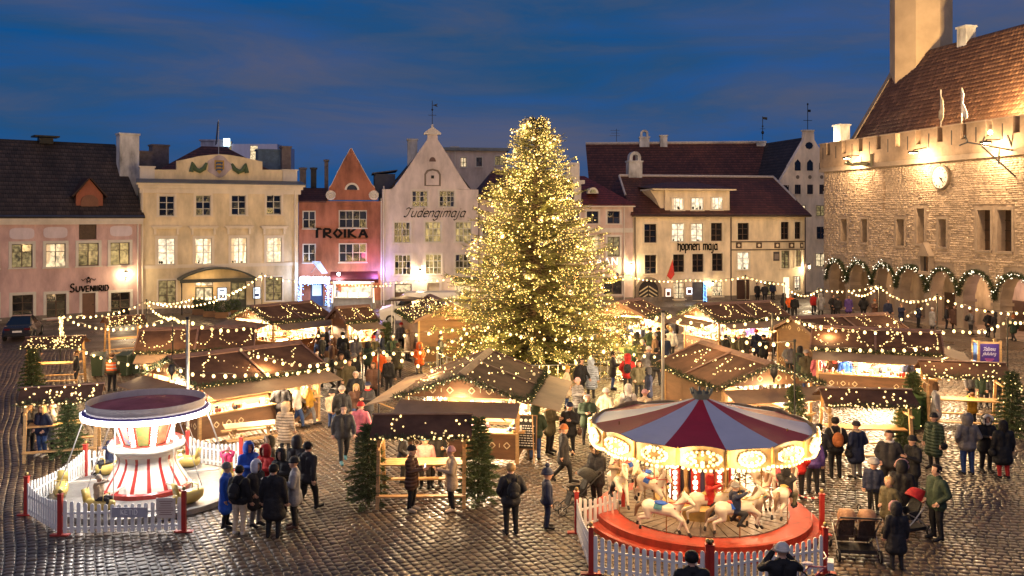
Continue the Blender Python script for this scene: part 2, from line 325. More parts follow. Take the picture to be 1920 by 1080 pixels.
# ------------------------------------------------------------------ houses
PANE_D = mat('dark_window_glass', (.010, .011, .014), .04, .3, 1.3, .2, 4, spec=.6)
PANE_L = emat('lit_window_glass', (1, .76, .43), 1.3, .72, 3.6, glossy=True)
PANE_H = emat('bright_window_glass', (1, .82, .55), 1.7, .62, 3.2, glossy=True)
PANE_Y = emat('dim_window_glass', (.62, .45, .18), .6, .85, 3.6, glossy=True)
PANE_M = {'d': PANE_D, 'l': PANE_L, 'h': PANE_H, 'y': PANE_Y}
PLINTH = mat('stained_plinth', (.20, .165, .13), .9, .45, 2, .4, 14)
FRAMEB = mat('brown_window_frame', (.085, .05, .032), .55)
FRAMEW = mat('white_window_frame', (.55, .52, .46), .5, .1)
CURT = emat('lit_curtain', (1, .66, .34), .55, .4, 6); SILLO = mat('sill_plants', (.03, .028, .015), .8)
_u = MB().b(-.5, .5, -.006, .006, -.5, .5)
PANE_ME = {k: _u.mesh('pane', m) for k, m in PANE_M.items()}
class Fr:
    """a facade: local x along it, local y into the building, z up"""
    def __init__(s, name, label, A, B, cat='house', flip=False):
        s.A, s.B = Vector(A), Vector(B); d = s.B - s.A; s.L = d.length; s.d = d / s.L
        s.T = thing(name, label, cat, (s.A.x, s.A.y, 0), math.atan2(s.d.y, s.d.x)); s.holes = []; s.wins = []
    def uz(s, px, py, y=0.0):          # photo pixel -> (u, z) on the plane at local depth y
        rx = (px - CX) / F; n = Vector((-s.d.y, s.d.x)); A = s.A + n * y
        # t*(rx,1) = A + u*d
        det = rx * (-s.d.y) + s.d.x; t = (A.x * (-s.d.y) + s.d.x * A.y) / det; u = (rx * A.y - A.x) / det
        return u, H - t * (py - HY) / F
    def rect(s, r, y=0.0):
        (u0, z1), (u1, z0) = s.uz(r[0], r[1], y), s.uz(r[2], r[3], y)
        return u0, u1, z0, z1
def wall(fr, u0, u1, z0, z1, m, depth, holes=None, name='wall', back=True, reveal=.22):
    holes = [h for h in (fr.holes if holes is None else holes) if h[1] > u0 and h[0] < u1 and h[3] > z0 and h[2] < z1]
    xs = sorted({u0, u1, *[min(max(h[i], u0), u1) for h in holes for i in (0, 1)]}); zs = sorted({z0, z1, *[min(max(h[i], z0), z1) for h in holes for i in (2, 3)]})
    mb = MB()
    for i in range(len(xs) - 1):
        for j in range(len(zs) - 1):
            cx, cz = (xs[i] + xs[i + 1]) / 2, (zs[j] + zs[j + 1]) / 2
            if any(h[0] < cx < h[1] and h[2] < cz < h[3] for h in holes): continue
            mb.quad((xs[i], 0, zs[j]), (xs[i + 1], 0, zs[j]), (xs[i + 1], 0, zs[j + 1]), (xs[i], 0, zs[j + 1]))
    for a, b_, c, d in holes:
        for q in (((a, 0, c), (a, 0, d), (a, reveal, d), (a, reveal, c)), ((b_, 0, c), (b_, reveal, c), (b_, reveal, d), (b_, 0, d)), ((a, 0, d), (b_, 0, d), (b_, reveal, d), (a, reveal, d)), ((a, 0, c), (a, reveal, c), (b_, reveal, c), (b_, 0, c)),
                  ((a, reveal + .03, c), (b_, reveal + .03, c), (b_, reveal + .03, d), (a, reveal + .03, d))): mb.quad(*q)
    if back:
        mb.quad((u0, 0, z0), (u0, 0, z1), (u0, depth, z1), (u0, depth, z0)); mb.quad((u1, 0, z0), (u1, depth, z0), (u1, depth, z1), (u1, 0, z1))
        mb.quad((u0, depth, z0), (u0, depth, z1), (u1, depth, z1), (u1, depth, z0)); mb.quad((u0, 0, z1), (u1, 0, z1), (u1, depth, z1), (u0, depth, z1))
    if name == 'wall' and z0 == 0 and fr.L < 30 and fr.A.y < 85:
        xx = u0
        for h in sorted([h for h in holes if h[2] < .3]) + [(u1, u1, 0, 0)]:
            if h[0] > xx + .05: MB().b(xx, h[0], -.05, -.002, 0, .42).build('plinth', PLINTH, fr.T)
            xx = h[1]
    return mb.build(name, m, fr.T)
def window(fr, r, cols=2, rows=2, lit='d', case=.16, casem=None, fm=None, px=True, split=None, sill=True, hole=True, yo=0.0, name='window', label=None):
    u0, u1, z0, z1 = fr.rect(r, yo) if px else r
    if hole: fr.holes.append((u0, u1, z0, z1))
    fm = fm or FRAMEB; mb = MB(); y = (.13 if hole else -.03) + yo; t = .055
    mb.b(u0, u1, y, y + .06, z0, z0 + t); mb.b(u0, u1, y, y + .06, z1 - t, z1); mb.b(u0, u0 + t, y + .001, y + .059, z0 + t, z1 - t); mb.b(u1 - t, u1, y + .001, y + .059, z0 + t, z1 - t)
    zr = [z0 + (z1 - z0) * k / rows for k in range(rows + 1)]
    if split: zr = [z0] + [z0 + (z1 - z0) * s_ for s_ in split] + [z1]
    ur = [u0 + (u1 - u0) * k / cols for k in range(cols + 1)]
    for k, a in enumerate(ur[1:-1]): w_ = .04 if (cols % 2 or k != cols // 2 - 1) else .075; mb.b(a - w_ / 2, a + w_ / 2, y - .004, y + .062, z0 + t, z1 - t)
    for k, a in enumerate(zr[1:-1]): mb.b(u0 + t, u1 - t, y - .002, y + .058, a - .024, a + .024)
    mb.mi = 1
    if case:
        c = case; yf = yo - .035
        mb.b(u0 - c, u0, yf, yo + .02, z0 - .02, z1 + c); mb.b(u1, u1 + c, yf, yo + .02, z0 - .02, z1 + c); mb.b(u0, u1, yf + .001, yo + .02, z1, z1 + c)
    if sill: mb.b(u0 - case - .06, u1 + case + .06, yo - .09, yo + .03, z0 - .10, z0 - .021)
    o = mb.build(name, [fm, casem or FRAMEW], fr.T)
    if label: o['label'] = label
    for i in range(len(ur) - 1):
        for j in range(len(zr) - 1):
            k = lit if lit != 'm' else random.choice('ddyyl')
            p = ob('pane', PANE_ME[k], o); p.location = ((ur[i] + ur[i + 1]) / 2, y + .03, (zr[j] + zr[j + 1]) / 2)
            p.scale = (ur[i + 1] - ur[i] - .02, 1, zr[j + 1] - zr[j] - .02); p.rotation_euler = (random.gauss(0, .035), 0, random.gauss(0, .05))
    if lit in 'lh' and z1 - z0 > .8:
        w_ = u1 - u0; r_ = random.random()
        if r_ < .6:
            for sgn in (0, 1):
                k_ = random.uniform(.14, .3); xa, xb = (u0 + .03, u0 + w_ * k_) if sgn == 0 else (u1 - w_ * k_, u1 - .03)
                MB().prism([(xa, z0 + .05), (xb if sgn == 0 else xa + .05, z0 + .05), (xb, z1 - .05), (xa, z1 - .05)], y + .012, y + .02).build('curtain', CURT, o)
        if r_ > .35:
            mb = MB()
            for _ in range(random.randint(2, 4)): xx = random.uniform(u0 + .12, u1 - .12); hh = random.uniform(.12, .32); mb.ell((xx, y + .012, z0 + .06 + hh / 2), (random.uniform(.05, .12), .006, hh / 2), 7, 5)
            mb.build('sill_ornaments', SILLO, o)
    return o
def downpipe(fr, u, z0, z1, m, y=-.09):
    MB().tube([(u, y + .25, z1 + .25), (u, y, z1), (u, y, z0 + .15), (u, y - .12, z0)], .055, 6).build('downpipe', m, fr.T)
def chimney(parent, u, y, z0, z1, wx, wy, m, cap=True, arch=False, capm=None):
    mb = MB(); mb.b(u - wx / 2, u + wx / 2, y - wy / 2, y + wy / 2, z0, z1)
    if cap: mb.b(u - wx / 2 - .08, u + wx / 2 + .08, y - wy / 2 - .08, y + wy / 2 + .08, z1 - .12, z1 + .02)
    mb.mi = 1
    if arch:
        n = 7
        for k in range(n): 
            a, b_ = math.pi * k / n, math.pi * (k + 1) / n; ro, ri = wx * .42, wx * .2
            P_ = [(u + ro * math.cos(a), z1 + .35 + ro * math.sin(a)), (u + ro * math.cos(b_), z1 + .35 + ro * math.sin(b_)), (u + ri * math.cos(b_), z1 + .35 + ri * math.sin(b_)), (u + ri * math.cos(a), z1 + .35 + ri * math.sin(a))]
            mb.mi = 0; mb.prism(P_, y - wy * .4, y + wy * .4)
        for sgn in (-1, 1): mb.b(u + sgn * wx * .31 - wx * .11, u + sgn * wx * .31 + wx * .11, y - wy * .4, y + wy * .4, z1 + .02, z1 + .351)
    else: mb.b(u - wx * .28, u + wx * .28, y - wy * .28, y + wy * .28, z1 + .02, z1 + .05)
    return mb.build('chimney', [m, BLACK], parent)
def lantern(fr_T, u, z, y=-.35, power=60, col=(1, .74, .42)):
    mb = MB(); mb.tube([(u, 0, z - .35), (u, y * .7, z - .45), (u, y, z - .28)], .025, 5); mb.lathe([(0, .36), (.05, .30), (.2, .2), (.21, .16)], 8, (u, y, z)); mb.lathe([(.05, -.26), (.12, -.22), (.11, -.2)], 8, (u, y, z))
    for k in range(4): a = math.pi / 4 + k * math.pi / 2; mb.bar((u + .1 * math.cos(a), y + .1 * math.sin(a), z - .2), (u + .17 * math.cos(a), y + .17 * math.sin(a), z + .17), .02)
    o = mb.build('wall_lantern', DARKM, fr_T); MB().ell((u, y, z), (.10, .10, .16), 8, 6).build('lamp_glass', emat('lantern_glow', (1, .84, .55), 14), o)
    plight(o, (u, y - .05, z), power, col, .12); return o
# nib-stroke lettering -------------------------------------------------
LET = {  # strokes on a unit x-height of 1, ascenders to 1.55, descenders to -.5; last item is the advance
 'h': [[(0, 1.55), (0, 0)], [(0, .75), (.3, 1), (.5, .85), (.5, 0), (.4, -.25)], .75], 'o': [[(.25, 1), (0, .8), (0, .2), (.25, 0), (.5, .2), (.5, .8), (.25, 1)], .75],
 'p': [[(0, 1), (0, -.5)], [(0, .85), (.25, 1), (.5, .8), (.5, .2), (.25, 0), (0, .1)], .75], 'n': [[(0, 1), (0, 0)], [(0, .75), (.3, 1), (.5, .85), (.5, 0)], .75],
 'e': [[(0, .5), (.5, .6), (.5, .85), (.25, 1), (0, .8), (0, .2), (.25, 0), (.5, .15)], .72], 'r': [[(0, 1), (0, 0)], [(0, .75), (.2, 1), (.42, .9)], .56],
 'i': [[(0, 1), (0, .1), (.12, 0)], [(0, 1.3), (.04, 1.36)], .36], 'm': [[(0, 1), (0, 0)], [(0, .8), (.22, 1), (.4, .85), (.4, 0)], [(.4, .8), (.62, 1), (.8, .85), (.8, 0)], 1.06],
 'a': [[(.5, .8), (.25, 1), (0, .8), (0, .2), (.25, 0), (.5, .25)], [(.5, 1), (.5, .1), (.6, 0)], .8], 'j': [[(.1, 1), (.1, -.3), (-.1, -.5), (-.25, -.35)], [(.1, 1.3), (.14, 1.36)], .42],
 'u': [[(0, 1), (0, .2), (.2, 0), (.5, .25)], [(.5, 1), (.5, .1), (.6, 0)], .8], 'd': [[(.5, .8), (.25, 1), (0, .8), (0, .2), (.25, 0), (.5, .25)], [(.5, 1.55), (.5, .1), (.6, 0)], .8],
 'g': [[(.5, .8), (.25, 1), (0, .8), (0, .2), (.25, 0), (.5, .25)], [(.5, 1), (.5, -.35), (.25, -.55), (0, -.35)], .8],
 'l': [[(0, 1.55), (0, .1), (.12, 0)], .36], 'v': [[(0, 1), (.25, 0), (.5, 1)], .7], 'õ': [[(.25, 1), (0, .8), (0, .2), (.25, 0), (.5, .2), (.5, .8), (.25, 1)], [(0, 1.2), (.18, 1.35), (.34, 1.22), (.52, 1.36)], .75],
 'T': [[(-.1, 1.25), (.1, 1.5), (.5, 1.42), (.95, 1.6)], [(.45, 1.42), (.4, .3), (.2, 0), (-.05, .15)], .9], ' ': [.5],
 # capitals, height 1.5
 'S': [[(.6, 1.3), (.3, 1.5), (0, 1.2), (.1, .85), (.5, .65), (.6, .3), (.3, 0), (-.1, .2)], .9], 'U': [[(0, 1), (0, .25), (.3, 0), (.6, .25), (.6, 1)], .85], 'V': [[(0, 1), (.3, 0), (.6, 1)], .8],
 'E': [[(.5, 1), (0, 1), (0, 0), (.5, 0)], [(0, .5), (.4, .5)], .72], 'N': [[(0, 0), (0, 1), (.55, 0), (.55, 1)], .8], 'I': [[(0, 1), (0, 0)], .3], 'R': [[(0, 0), (0, 1), (.45, .95), (.45, .55), (0, .5), (.55, 0)], .75], 'D': [[(0, 0), (0, 1), (.4, .95), (.6, .5), (.4, .05), (0, 0)], .85],
 'K': [[(0, 0), (0, 1)], [(.5, 1), (.02, .5), (.55, 0)], .8], 'A': [[(0, 0), (.3, 1), (.62, 0)], [(.12, .35), (.5, .35)], .85], 'O': [[(.3, 1), (0, .5), (.3, 0), (.6, .5), (.3, 1)], .85], 't': [[(.3, 1), (.3, 0)], [(0, .9), (0, 1), (.6, 1), (.6, .9)], .85],
 'M': [[(0, 0), (0, 1), (.35, .3), (.7, 1), (.7, 0)], .95], 'F': [[(.5, 1), (0, 1), (0, 0)], [(0, .5), (.4, .5)], .65], 'C': [[(.55, .85), (.3, 1), (0, .5), (.3, 0), (.55, .15)], .78]}
def lettering(text, u0, z0, width, parent, m, y=-.03, nib=(.16, .09), ang=40, shear=0.0, xs=1.0, th=.02, name='lettering', rise=0.0, flat=False):
    adv = sum(LET[c][-1] for c in text) - .2; s = width / (adv * xs); mb = MB(); x = 0.0; k0 = 0
    nx, nz_ = math.cos(R(ang)) * nib[0] / 2 * s, math.sin(R(ang)) * nib[0] / 2 * s; e = nib[1] / 2 * s
    for c in text:
        for st in LET[c][:-1]:
            P_ = [(u0 + (x + a + shear * b_) * s * xs, z0 + b_ * s + rise * (x / adv)) for a, b_ in st]
            for (a, b_), (c_, d) in zip(P_, P_[1:]):
                q = [(a - nx, b_ - nz_), (a + nx, b_ + nz_), (c_ + nx, d + nz_), (c_ - nx, d - nz_)]
                dx, dz = c_ - a, d - b_; l = math.hypot(dx, dz) or 1; px_, pz = -dz / l * e, dx / l * e; k0 += 1; yy = y - .0006 * (k0 % 9)
                mb.prism(q, yy - th, yy); mb.prism([(a + px_, b_ + pz), (a - px_, b_ - pz), (c_ - px_, d - pz), (c_ + px_, d + pz)], yy - th + .0003, yy)
        x += LET[c][-1]
    return mb.build(name, m, parent)
def roof(parent, polys, m, th=.14, name='roof'):
    mb = MB()
    for p in polys: mb.slab(p, th)
    return mb.build(name, m, parent, uv=True)
def plaster(name, col, v=.16): return mat(name, tuple(min(.82, c * 1.12) for c in col), .88, v * 2.3, .9, .2, 9, stretch=(1, 1, .4))
TILE_B = mat('old_brown_tiles', (.060, .040, .030), .72, .5, .8, kind='tile')
TILE_R = mat('red_pantiles', (.115, .036, .022), .65, .4, .5, kind='tile')
TILE_D = mat('dark_tiles', (.045, .030, .028), .7, .4, .7, kind='tile')
ZINC = mat('zinc_sheet', (.12, .14, .16), .45, .3, 1.5, metal=.3)
TRIM = plaster('pale_trim', (.55, .50, .44), .1)
CHIMW = plaster('chimney_limewash', (.50, .49, .48), .3); CHIMB = mat('sooty_brick', (.16, .13, .13), .85, .4, 3, .3)
LETM = mat('dark_lettering', (.008, .007, .006), .85, spec=.1)

# --- pink souvenir house, far left
PINK = plaster('pink_plaster', (.52, .35, .32))
f = Fr('souvenir_house', 'long pink house with dark tiled roof at the far left', gp(-90, 612.7), gp(264, 590), 'house')
ez = f.uz(130, 407)[1]
for r, l in (((22, 458, 61, 501), 'y'), ((86, 457, 123, 500), 'l'), ((147, 456, 185, 498), 'y'), ((207, 455, 243, 496), 'y'), ((-48, 459, -6, 503), 'd')): window(f, r, 2, 2, l, .2, split=(.66,))
for r in ((23, 554, 62, 597), (87, 552, 124, 594), (208, 549, 244, 591), (-46, 555, -5, 599)): window(f, r, 2, 3, 'd', .2)
dr = f.rect((154, 550, 179, 600)); f.holes.append(dr)
hr = f.rect((148, 420, 181, 449)); f.holes.append(hr)
wall(f, 0, f.L, 0, ez, PINK, 9)
mb = MB(); mb.b(dr[0], dr[1], .12, .18, dr[2], dr[3]); mb.b(dr[0] + .12, dr[1] - .12, .1, .121, dr[2] + .2, dr[2] + .8); mb.b(dr[0] + .12, dr[1] - .12, .1, .121, dr[2] + 1.0, dr[3] - .15)
for a, b_ in ((dr[0] - .2, dr[0]), (dr[1], dr[1] + .2)): mb.mi = 1; mb.b(a, b_, -.03, .02, dr[2], dr[3])
mb.b(dr[0] - .2, dr[1] + .2, -.031, .02, dr[3], dr[3] + .2); o = mb.build('door', [mat('brown_door', (.13, .06, .04), .5), TRIM], f.T)
MB().ell((dr[1] - .15, .07, 1.0), (.05, .03, .05), 6, 4).build('handle', DARKM, o)
MB().b(hr[0] + .02, hr[1] - .02, .1, .14, hr[2] + .02, hr[3] - .02).build('hatch_door', mat('dark_hatch', (.07, .04, .025), .6, .4, 6), f.T)
for px_, py_ in ((41, 438), (104, 436), (227, 433), (-26, 440)):
    u, z = f.uz(px_, py_); mb = MB(); mb.prism([(u + .82 * math.copysign(abs(math.cos(a)) ** .55, math.cos(a)), z + .42 * math.copysign(abs(math.sin(a)) ** .55, math.sin(a))) for a in [2 * math.pi * k / 20 for k in range(20)]], -.03, .01); mb.build('oval_plaque', plaster('plaque_lilac', (.55, .47, .49), .08), f.T)
MB().b(-.1, f.L + .1, -.22, .05, ez - .55, ez - .32).b(-.1, f.L + .1, -.35, .05, ez - .319, ez).build('cornice', TRIM, f.T)
MB().tube([(-.1, -.45, ez + .06), (f.L + .15, -.45, ez + .06)], .09, 6).build('gutter', mat('blue_zinc_gutter', (.05, .06, .10), .4, metal=.4), f.T)
rz = f.uz(100, 265, 5.0)[1]; ul = f.uz(216, 265, 5.0)[0]
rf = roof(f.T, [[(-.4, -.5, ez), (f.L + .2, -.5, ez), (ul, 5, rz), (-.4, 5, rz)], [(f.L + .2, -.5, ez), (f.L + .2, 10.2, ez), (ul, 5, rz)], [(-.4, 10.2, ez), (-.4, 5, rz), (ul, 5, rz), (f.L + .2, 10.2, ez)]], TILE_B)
u, z = f.uz(168, 400, .3); w_ = .95
TERR = plaster('terracotta_plaster', (.25, .085, .05))
zt, za = f.uz(168, 365, .3)[1], f.uz(168, 336, .3)[1]
o = MB().prism([(u - w_, z + .05), (u + w_, z + .05), (u + w_, zt), (u, za), (u - w_, zt)], .3, 3).build('dormer', TERR, f.T)
mb = MB(); mb.slab([(u - w_ - .25, .1, zt - .2), (u, .1, za + .05), (u, 3, za + .05), (u - w_ - .25, 3, zt - .2)][::-1], .1); mb.slab([(u + w_ + .25, .1, zt - .2), (u + w_ + .25, 3, zt - .2), (u, 3, za + .05), (u, .1, za + .05)][::-1], .1); mb.build('dormer_roof', TILE_R, o)
mb = MB(); mb.prism([(u + .62 * math.cos(a), z + .9 + .5 * math.sin(a)) for a in [math.pi * k / 10 for k in range(11)]] + [(u - .62, z + .1), (u + .62, z + .1)], .24, .31); mb.build('shutter', mat('brown_shutter', (.17, .07, .04), .6), o)
for px_, y_, p0, p1, wx, m in ((239.5, 3, 330, 251, 1.5, CHIMW), (270, 5, 320, 284, 1.1, CHIMB), (298, 7, 320, 272, 1.4, CHIMB)):
    u, z1 = f.uz(px_, p1, y_); chimney(f.T, u, y_, f.uz(px_, p0, y_)[1] - 1.6, z1, wx, 1.0, m)
u, z = f.uz(85, 265, 5); mb = MB(); mb.b(u - .5, u + .5, 4.6, 5.4, z - .2, z + .25); mb.slab([(u - .9, 4.3, z + .3), (u + .9, 4.3, z + .3), (u + .9, 5.7, z + .3), (u - .9, 5.7, z + .3)], -.12); mb.build('roof_vent', DARKM, f.T)
lantern(f.T, *f.uz(234, 514), power=240)
lettering('SUVENIIRID', *f.uz(132, 548), f.uz(203, 547)[0] - f.uz(131, 547)[0], f.T, LETM, nib=(.30, .2))
u, z = f.uz(166, 526); mb = MB()
for s_ in (-1, 1): mb.tube([(u, -.03, z - .1), (u + s_ * .2, -.03, z + .15), (u + s_ * .4, -.03, z), (u + s_ * .5, -.03, z + .12)], .03, 4); mb.tube([(u + s_ * .1, -.03, z - .2), (u + s_ * .12, -.03, z + .1), (u + s_ * .02, -.03, z + .22)], .03, 4)
mb.ell((u, -.03, z + .2), (.09, .03, .1), 8, 5); mb.build('emblem', LETM, f.T)
downpipe(f, f.L - .25, 0, ez - .3, TRIM)
pinkF = f

# --- yellow house with pediment
YEL = plaster('yellow_plaster', (.62, .51, .33)); YTR = plaster('cream_trim', (.62, .54, .42), .08)
f = Fr('pediment_house', 'pale yellow three-storey house with coat of arms on its pediment', gp(264, 590), gp(559, 577), 'house')
ez = f.uz(400, 349)[1]
for r in ((298, 367, 327, 405), (367, 366, 395, 404), (434, 366, 461, 403), (500, 366, 527, 402)): window(f, r, 2, 3, 'd', .17, YTR, FRAMEW)
for r in ((296, 447, 328, 496), (366, 447, 397, 495), (433, 446, 463, 494), (500, 446, 528, 492)):
    window(f, r, 2, 3, 'h', .2, YTR, FRAMEW, split=(.45, .72)); u0, u1, z0, z1 = f.rect(r)
    mb = MB(); mb.b(u0 - .5, u1 + .5, -.32, 0, z1 + .88, z1 + .98); mb.b(u0 - .42, u1 + .42, -.2, 0, z1 + .76, z1 + .879)
    for q in (u0 - .3, u1 + .12): mb.b(q, q + .18, -.14, 0, z1 + .3, z1 + .759)
    mb.build('window_hood', YTR, f.T)
window(f, (297, 526, 330, 568), 2, 3, 'y', .12, YTR); window(f, (498, 520, 529, 563), 2, 3, 'y', .12, YTR)
window(f, (366, 524, 400, 536), 3, 1, 'l', .06, YTR, sill=False); dr = f.rect((366, 538, 400, 577)); f.holes.append((dr[0], dr[1], .02, dr[3])); dr2 = f.rect((432, 528, 462, 576)); f.holes.append((dr2[0], dr2[1], .02, dr2[3]))
wall(f, 0, f.L, 0, ez, YEL, 10)
for a in (dr, dr2):
    mb = MB(); mb.b(a[0], a[1], .14, .2, .02, a[3]); mb.mi = 1; mid = (a[0] + a[1]) / 2
    for q in (a[0] + .12, mid + .06): mb.b(q, q + (a[1] - a[0]) / 2 - .18, .12, .141, .9, a[3] - .15)
    o = mb.build('door', [mat('green_grey_door', (.06, .07, .06), .5), PANE_Y if a is dr2 else PANE_L], f.T); MB().ell((mid, .08, 1), (.03, .03, .1), 6, 4).build('handle', STEEL, o)
mb = MB(); mb.b(-.35, f.L + .5, -.45, .1, ez + .02, ez + .2); mb.b(-.2, f.L + .35, -.28, .1, ez - .22, ez + .019); mb.b(-.1, f.L + .2, -.12, .02, ez - .6, ez - .221); mb.build('cornice', YTR, f.T)
MB().slab([(-.4, -.55, ez + .21), (f.L + .55, -.55, ez + .21), (f.L + .5, .9, ez + .55), (-.3, .9, ez + .55)], .05).build('cornice_flashing', ZINC, f.T)
zb = f.uz(400, 498)[1]; MB().b(0, f.L, -.06, 0, zb - .14, zb + .14).build('string_course', YTR, f.T)
y_ = 1.0; q = lambda a, b_: f.uz(a, b_, y_)
za = q(400, 318)[1]; zl = ez + .3
pts = [q(290, 318), q(331, 318), q(331, 302), q(350, 298), q(372, 293), q(392, 290.5), q(410, 289), q(430, 290.5), q(452, 294), q(474, 299), q(492, 303), q(492, 318), q(556, 319)]
poly = [(q(290, 318)[0], zl)] + pts + [(q(556, 319)[0], zl)]
MB().prism(poly[::-1], y_, y_ + .5).build('pediment', YEL, f.T)
for a, b_ in ((262, 290), (530, 557)): mb = MB(); u0, u1 = q(a, 318)[0], q(b_, 318)[0]; mb.b(u0, u1 - .01, y_ - .1, y_ + .7, zl, za + .05); mb.b(u0 - .08, u1 + .07, y_ - .18, y_ + .78, za + .051, za + .16); mb.build('attic_block', TRIM, f.T)
# coat of arms: shield with three lions in a wreath, swags
u, z = q(411, 312); mb = MB(); mb.prism([(u + .95 * math.cos(a) * (1 + .12 * math.cos(5 * a)), z + .85 * math.sin(a) * (1 + .1 * math.cos(4 * a))) for a in [2 * math.pi * k / 24 for k in range(24)]], y_ - .06, y_ + .02); o = mb.build('coat_of_arms', plaster('cartouche_stone', (.38, .32, .34), .2), f.T)
MB().prism([(u - .38, z + .5), (u - .38, z - .2), (u, z - .62), (u + .38, z - .2), (u + .38, z + .5)], y_ - .1, y_ - .061).build('shield', mat('gold_shield', (.35, .22, .04), .5), o)
mb = MB()
for k in range(3): mb.b(u - .27, u + .27, y_ - .13, y_ - .101, z + .22 - k * .27, z + .36 - k * .27); mb.b(u - .3, u - .18, y_ - .135, y_ - .1, z + .16 - k * .27, z + .22 - k * .27); mb.b(u + .15, u + .22, y_ - .135, y_ - .1, z + .14 - k * .27, z + .22 - k * .27)
mb.build('lion', mat('lion_blue', (.02, .05, .13), .5), o)
mb = MB()
for s_ in (-1, 1):
    mb.tube([(u + s_ * 1.0, y_ - .06, z + .25), (u + s_ * 1.2, y_ - .1, z - .2), (u + s_ * 1.55, y_ - .12, z - .42), (u + s_ * 1.85, y_ - .12, z - .3), (u + s_ * 2.1, y_ - .1, z + .2)], [.1, .2, .22, .2, .12], 6)
    mb.tube([(u + s_ * 2.1, y_ - .06, z + .3), (u + s_ * 2.2, y_ - .1, z - .5)], [.08, .2], 6)
mb.build('swag', mat('green_swag', (.08, .12, .06), .8, .4, 8), f.T)
ra = f.uz(378, 274, 6); zr = f.uz(300, 322, 6)[1]
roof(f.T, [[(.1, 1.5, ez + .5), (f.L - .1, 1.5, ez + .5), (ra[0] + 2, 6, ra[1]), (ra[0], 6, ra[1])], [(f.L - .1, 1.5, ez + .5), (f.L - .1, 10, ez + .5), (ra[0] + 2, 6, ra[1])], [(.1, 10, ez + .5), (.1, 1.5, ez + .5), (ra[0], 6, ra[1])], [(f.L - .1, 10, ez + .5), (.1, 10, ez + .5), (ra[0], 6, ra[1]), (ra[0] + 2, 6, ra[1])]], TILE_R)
u, z = f.uz(410, 288, 4); MB().tube([(u, 4, z - 1), (u, 4, z + 2.9)], .035, 6).build('flagpole', STEEL, f.T); MB().prism([(u + .02, z + 2.8), (u - .15, z + .8), (u - .3, z + .7), (u - .1, z + 2.7)], 3.97, 4.0).build('furled_flag', mat('dark_flag', (.02, .03, .07), .8), f.T)
for px_, p1, p0, wx, m, yy in ((508, 281, 318, 2.5, mat('blue_grey_chimney', (.09, .14, .21), .8, .4, 3), 5), (535, 275, 320, .8, CHIMB, 4.5)): u, z1 = f.uz(px_, p1, yy); chimney(f.T, u, yy, f.uz(px_, p0, yy)[1] - 1, z1, wx, .9, m)
# canopy over the entrance
zc, zr_ = f.uz(412, 521, -1.2)[1], f.uz(412, 501, -1.2)[1]; u0, u1 = f.uz(335, 520, -1.2)[0], f.uz(478, 518, -1.2)[0]; um = (u0 + u1) / 2
mb = MB(); K = 9; pr = [(u0 + (u1 - u0) * k / K, zc + (zr_ - zc) * math.sin(math.pi * k / K) ** .8) for k in range(K + 1)]
mb.prism(pr + [(a, b_ - .12) for a, b_ in pr[::-1]], -2.0, -.05); mb.b(u0, u1, -2.04, -2.001, zc - .28, zc)
o = mb.build('entrance_canopy', mat('dark_green_canopy', (.035, .045, .04), .5, .3), f.T)
mb = MB()
for a in (u0 + .15, u1 - .15): mb.tube([(a, -1.9, 0), (a, -1.9, zc - .2)], .045, 6); mb.tube([(a, -1.9, zc - .9), (a, -1.0, zc - .1)], .02, 5)
mb.build('canopy_post', DARKM, o)
plight(o, (um - .8, -1.0, zc - .7), 45, WARM, .1)
for r in ((407, 539, 425, 563), (474, 538, 488, 560)):
    u0, u1, z0, z1 = f.rect(r); mb = MB(); mb.b(u0, u1, -.12, 0, z0, z1); mb.mi = 1; mb.b(u0 + .05, u1 - .05, -.135, -.119, z0 + .05, z1 - .05); mb.mi = 2; mb.b(u0 + .12, u1 - .12, -.142, -.134, z0 + .2, z0 + .45); mb.b(u0 + .15, u1 - .2, -.142, -.134, z1 - .3, z1 - .2)
    mb.build('menu_lightbox', [DARKM, emat('cold_lightbox', (.75, .88, 1), 2.2), mat('print_blue', (.05, .1, .3), .5)], f.T)
downpipe(f, f.L - .3, 0, ez - .3, YTR); downpipe(f, .12, 0, ez - .3, YTR)
yelF = f
for px_, py_, k in ((375, 590, 0), (395, 594, 1), (418, 596, 2), (437, 592, 3)):      # boxed hedge shrubs by the door
    X, Y = gp(px_, py_); t = thing('planter_shrub', ['low round shrub in a box, nearest the canopy post', 'second boxed shrub by the yellow house door', 'third boxed shrub by the yellow house door', 'boxed shrub right of the yellow house door'][k], 'shrub', (X, Y, 0))
    MB().b(-.5, .5, -.3, .3, 0, .45).build('planter_box', WOOD, t)
    n = 420; P_ = rng.normal(0, 1, (n, 3)); P_ /= np.linalg.norm(P_, axis=1)[:, None]; P_ *= rng.uniform(.5, 1, (n, 1)) ** .5 * np.array([[.65, .4, .5]]); Ms = np.zeros((n, 4, 4)); Ms[:, 3, 3] = 1; Q = np.linalg.qr(rng.normal(0, 1, (n, 3, 3)))[0] * .11; Ms[:, :3, :3] = Q; Ms[:, :3, 3] = P_ + np.array([0, 0, .8])
    V, Fc = tile_np(np.array([(-1, 0, 0), (0, -.35, 0), (1, 0, .1), (0, .35, 0)], float), np.array([(0, 1, 2), (0, 2, 3)]), Ms); ob('foliage', npmesh('foliage', V, Fc, mat('shrub_leaf', (.05, .075, .03), .7, .4)), t)

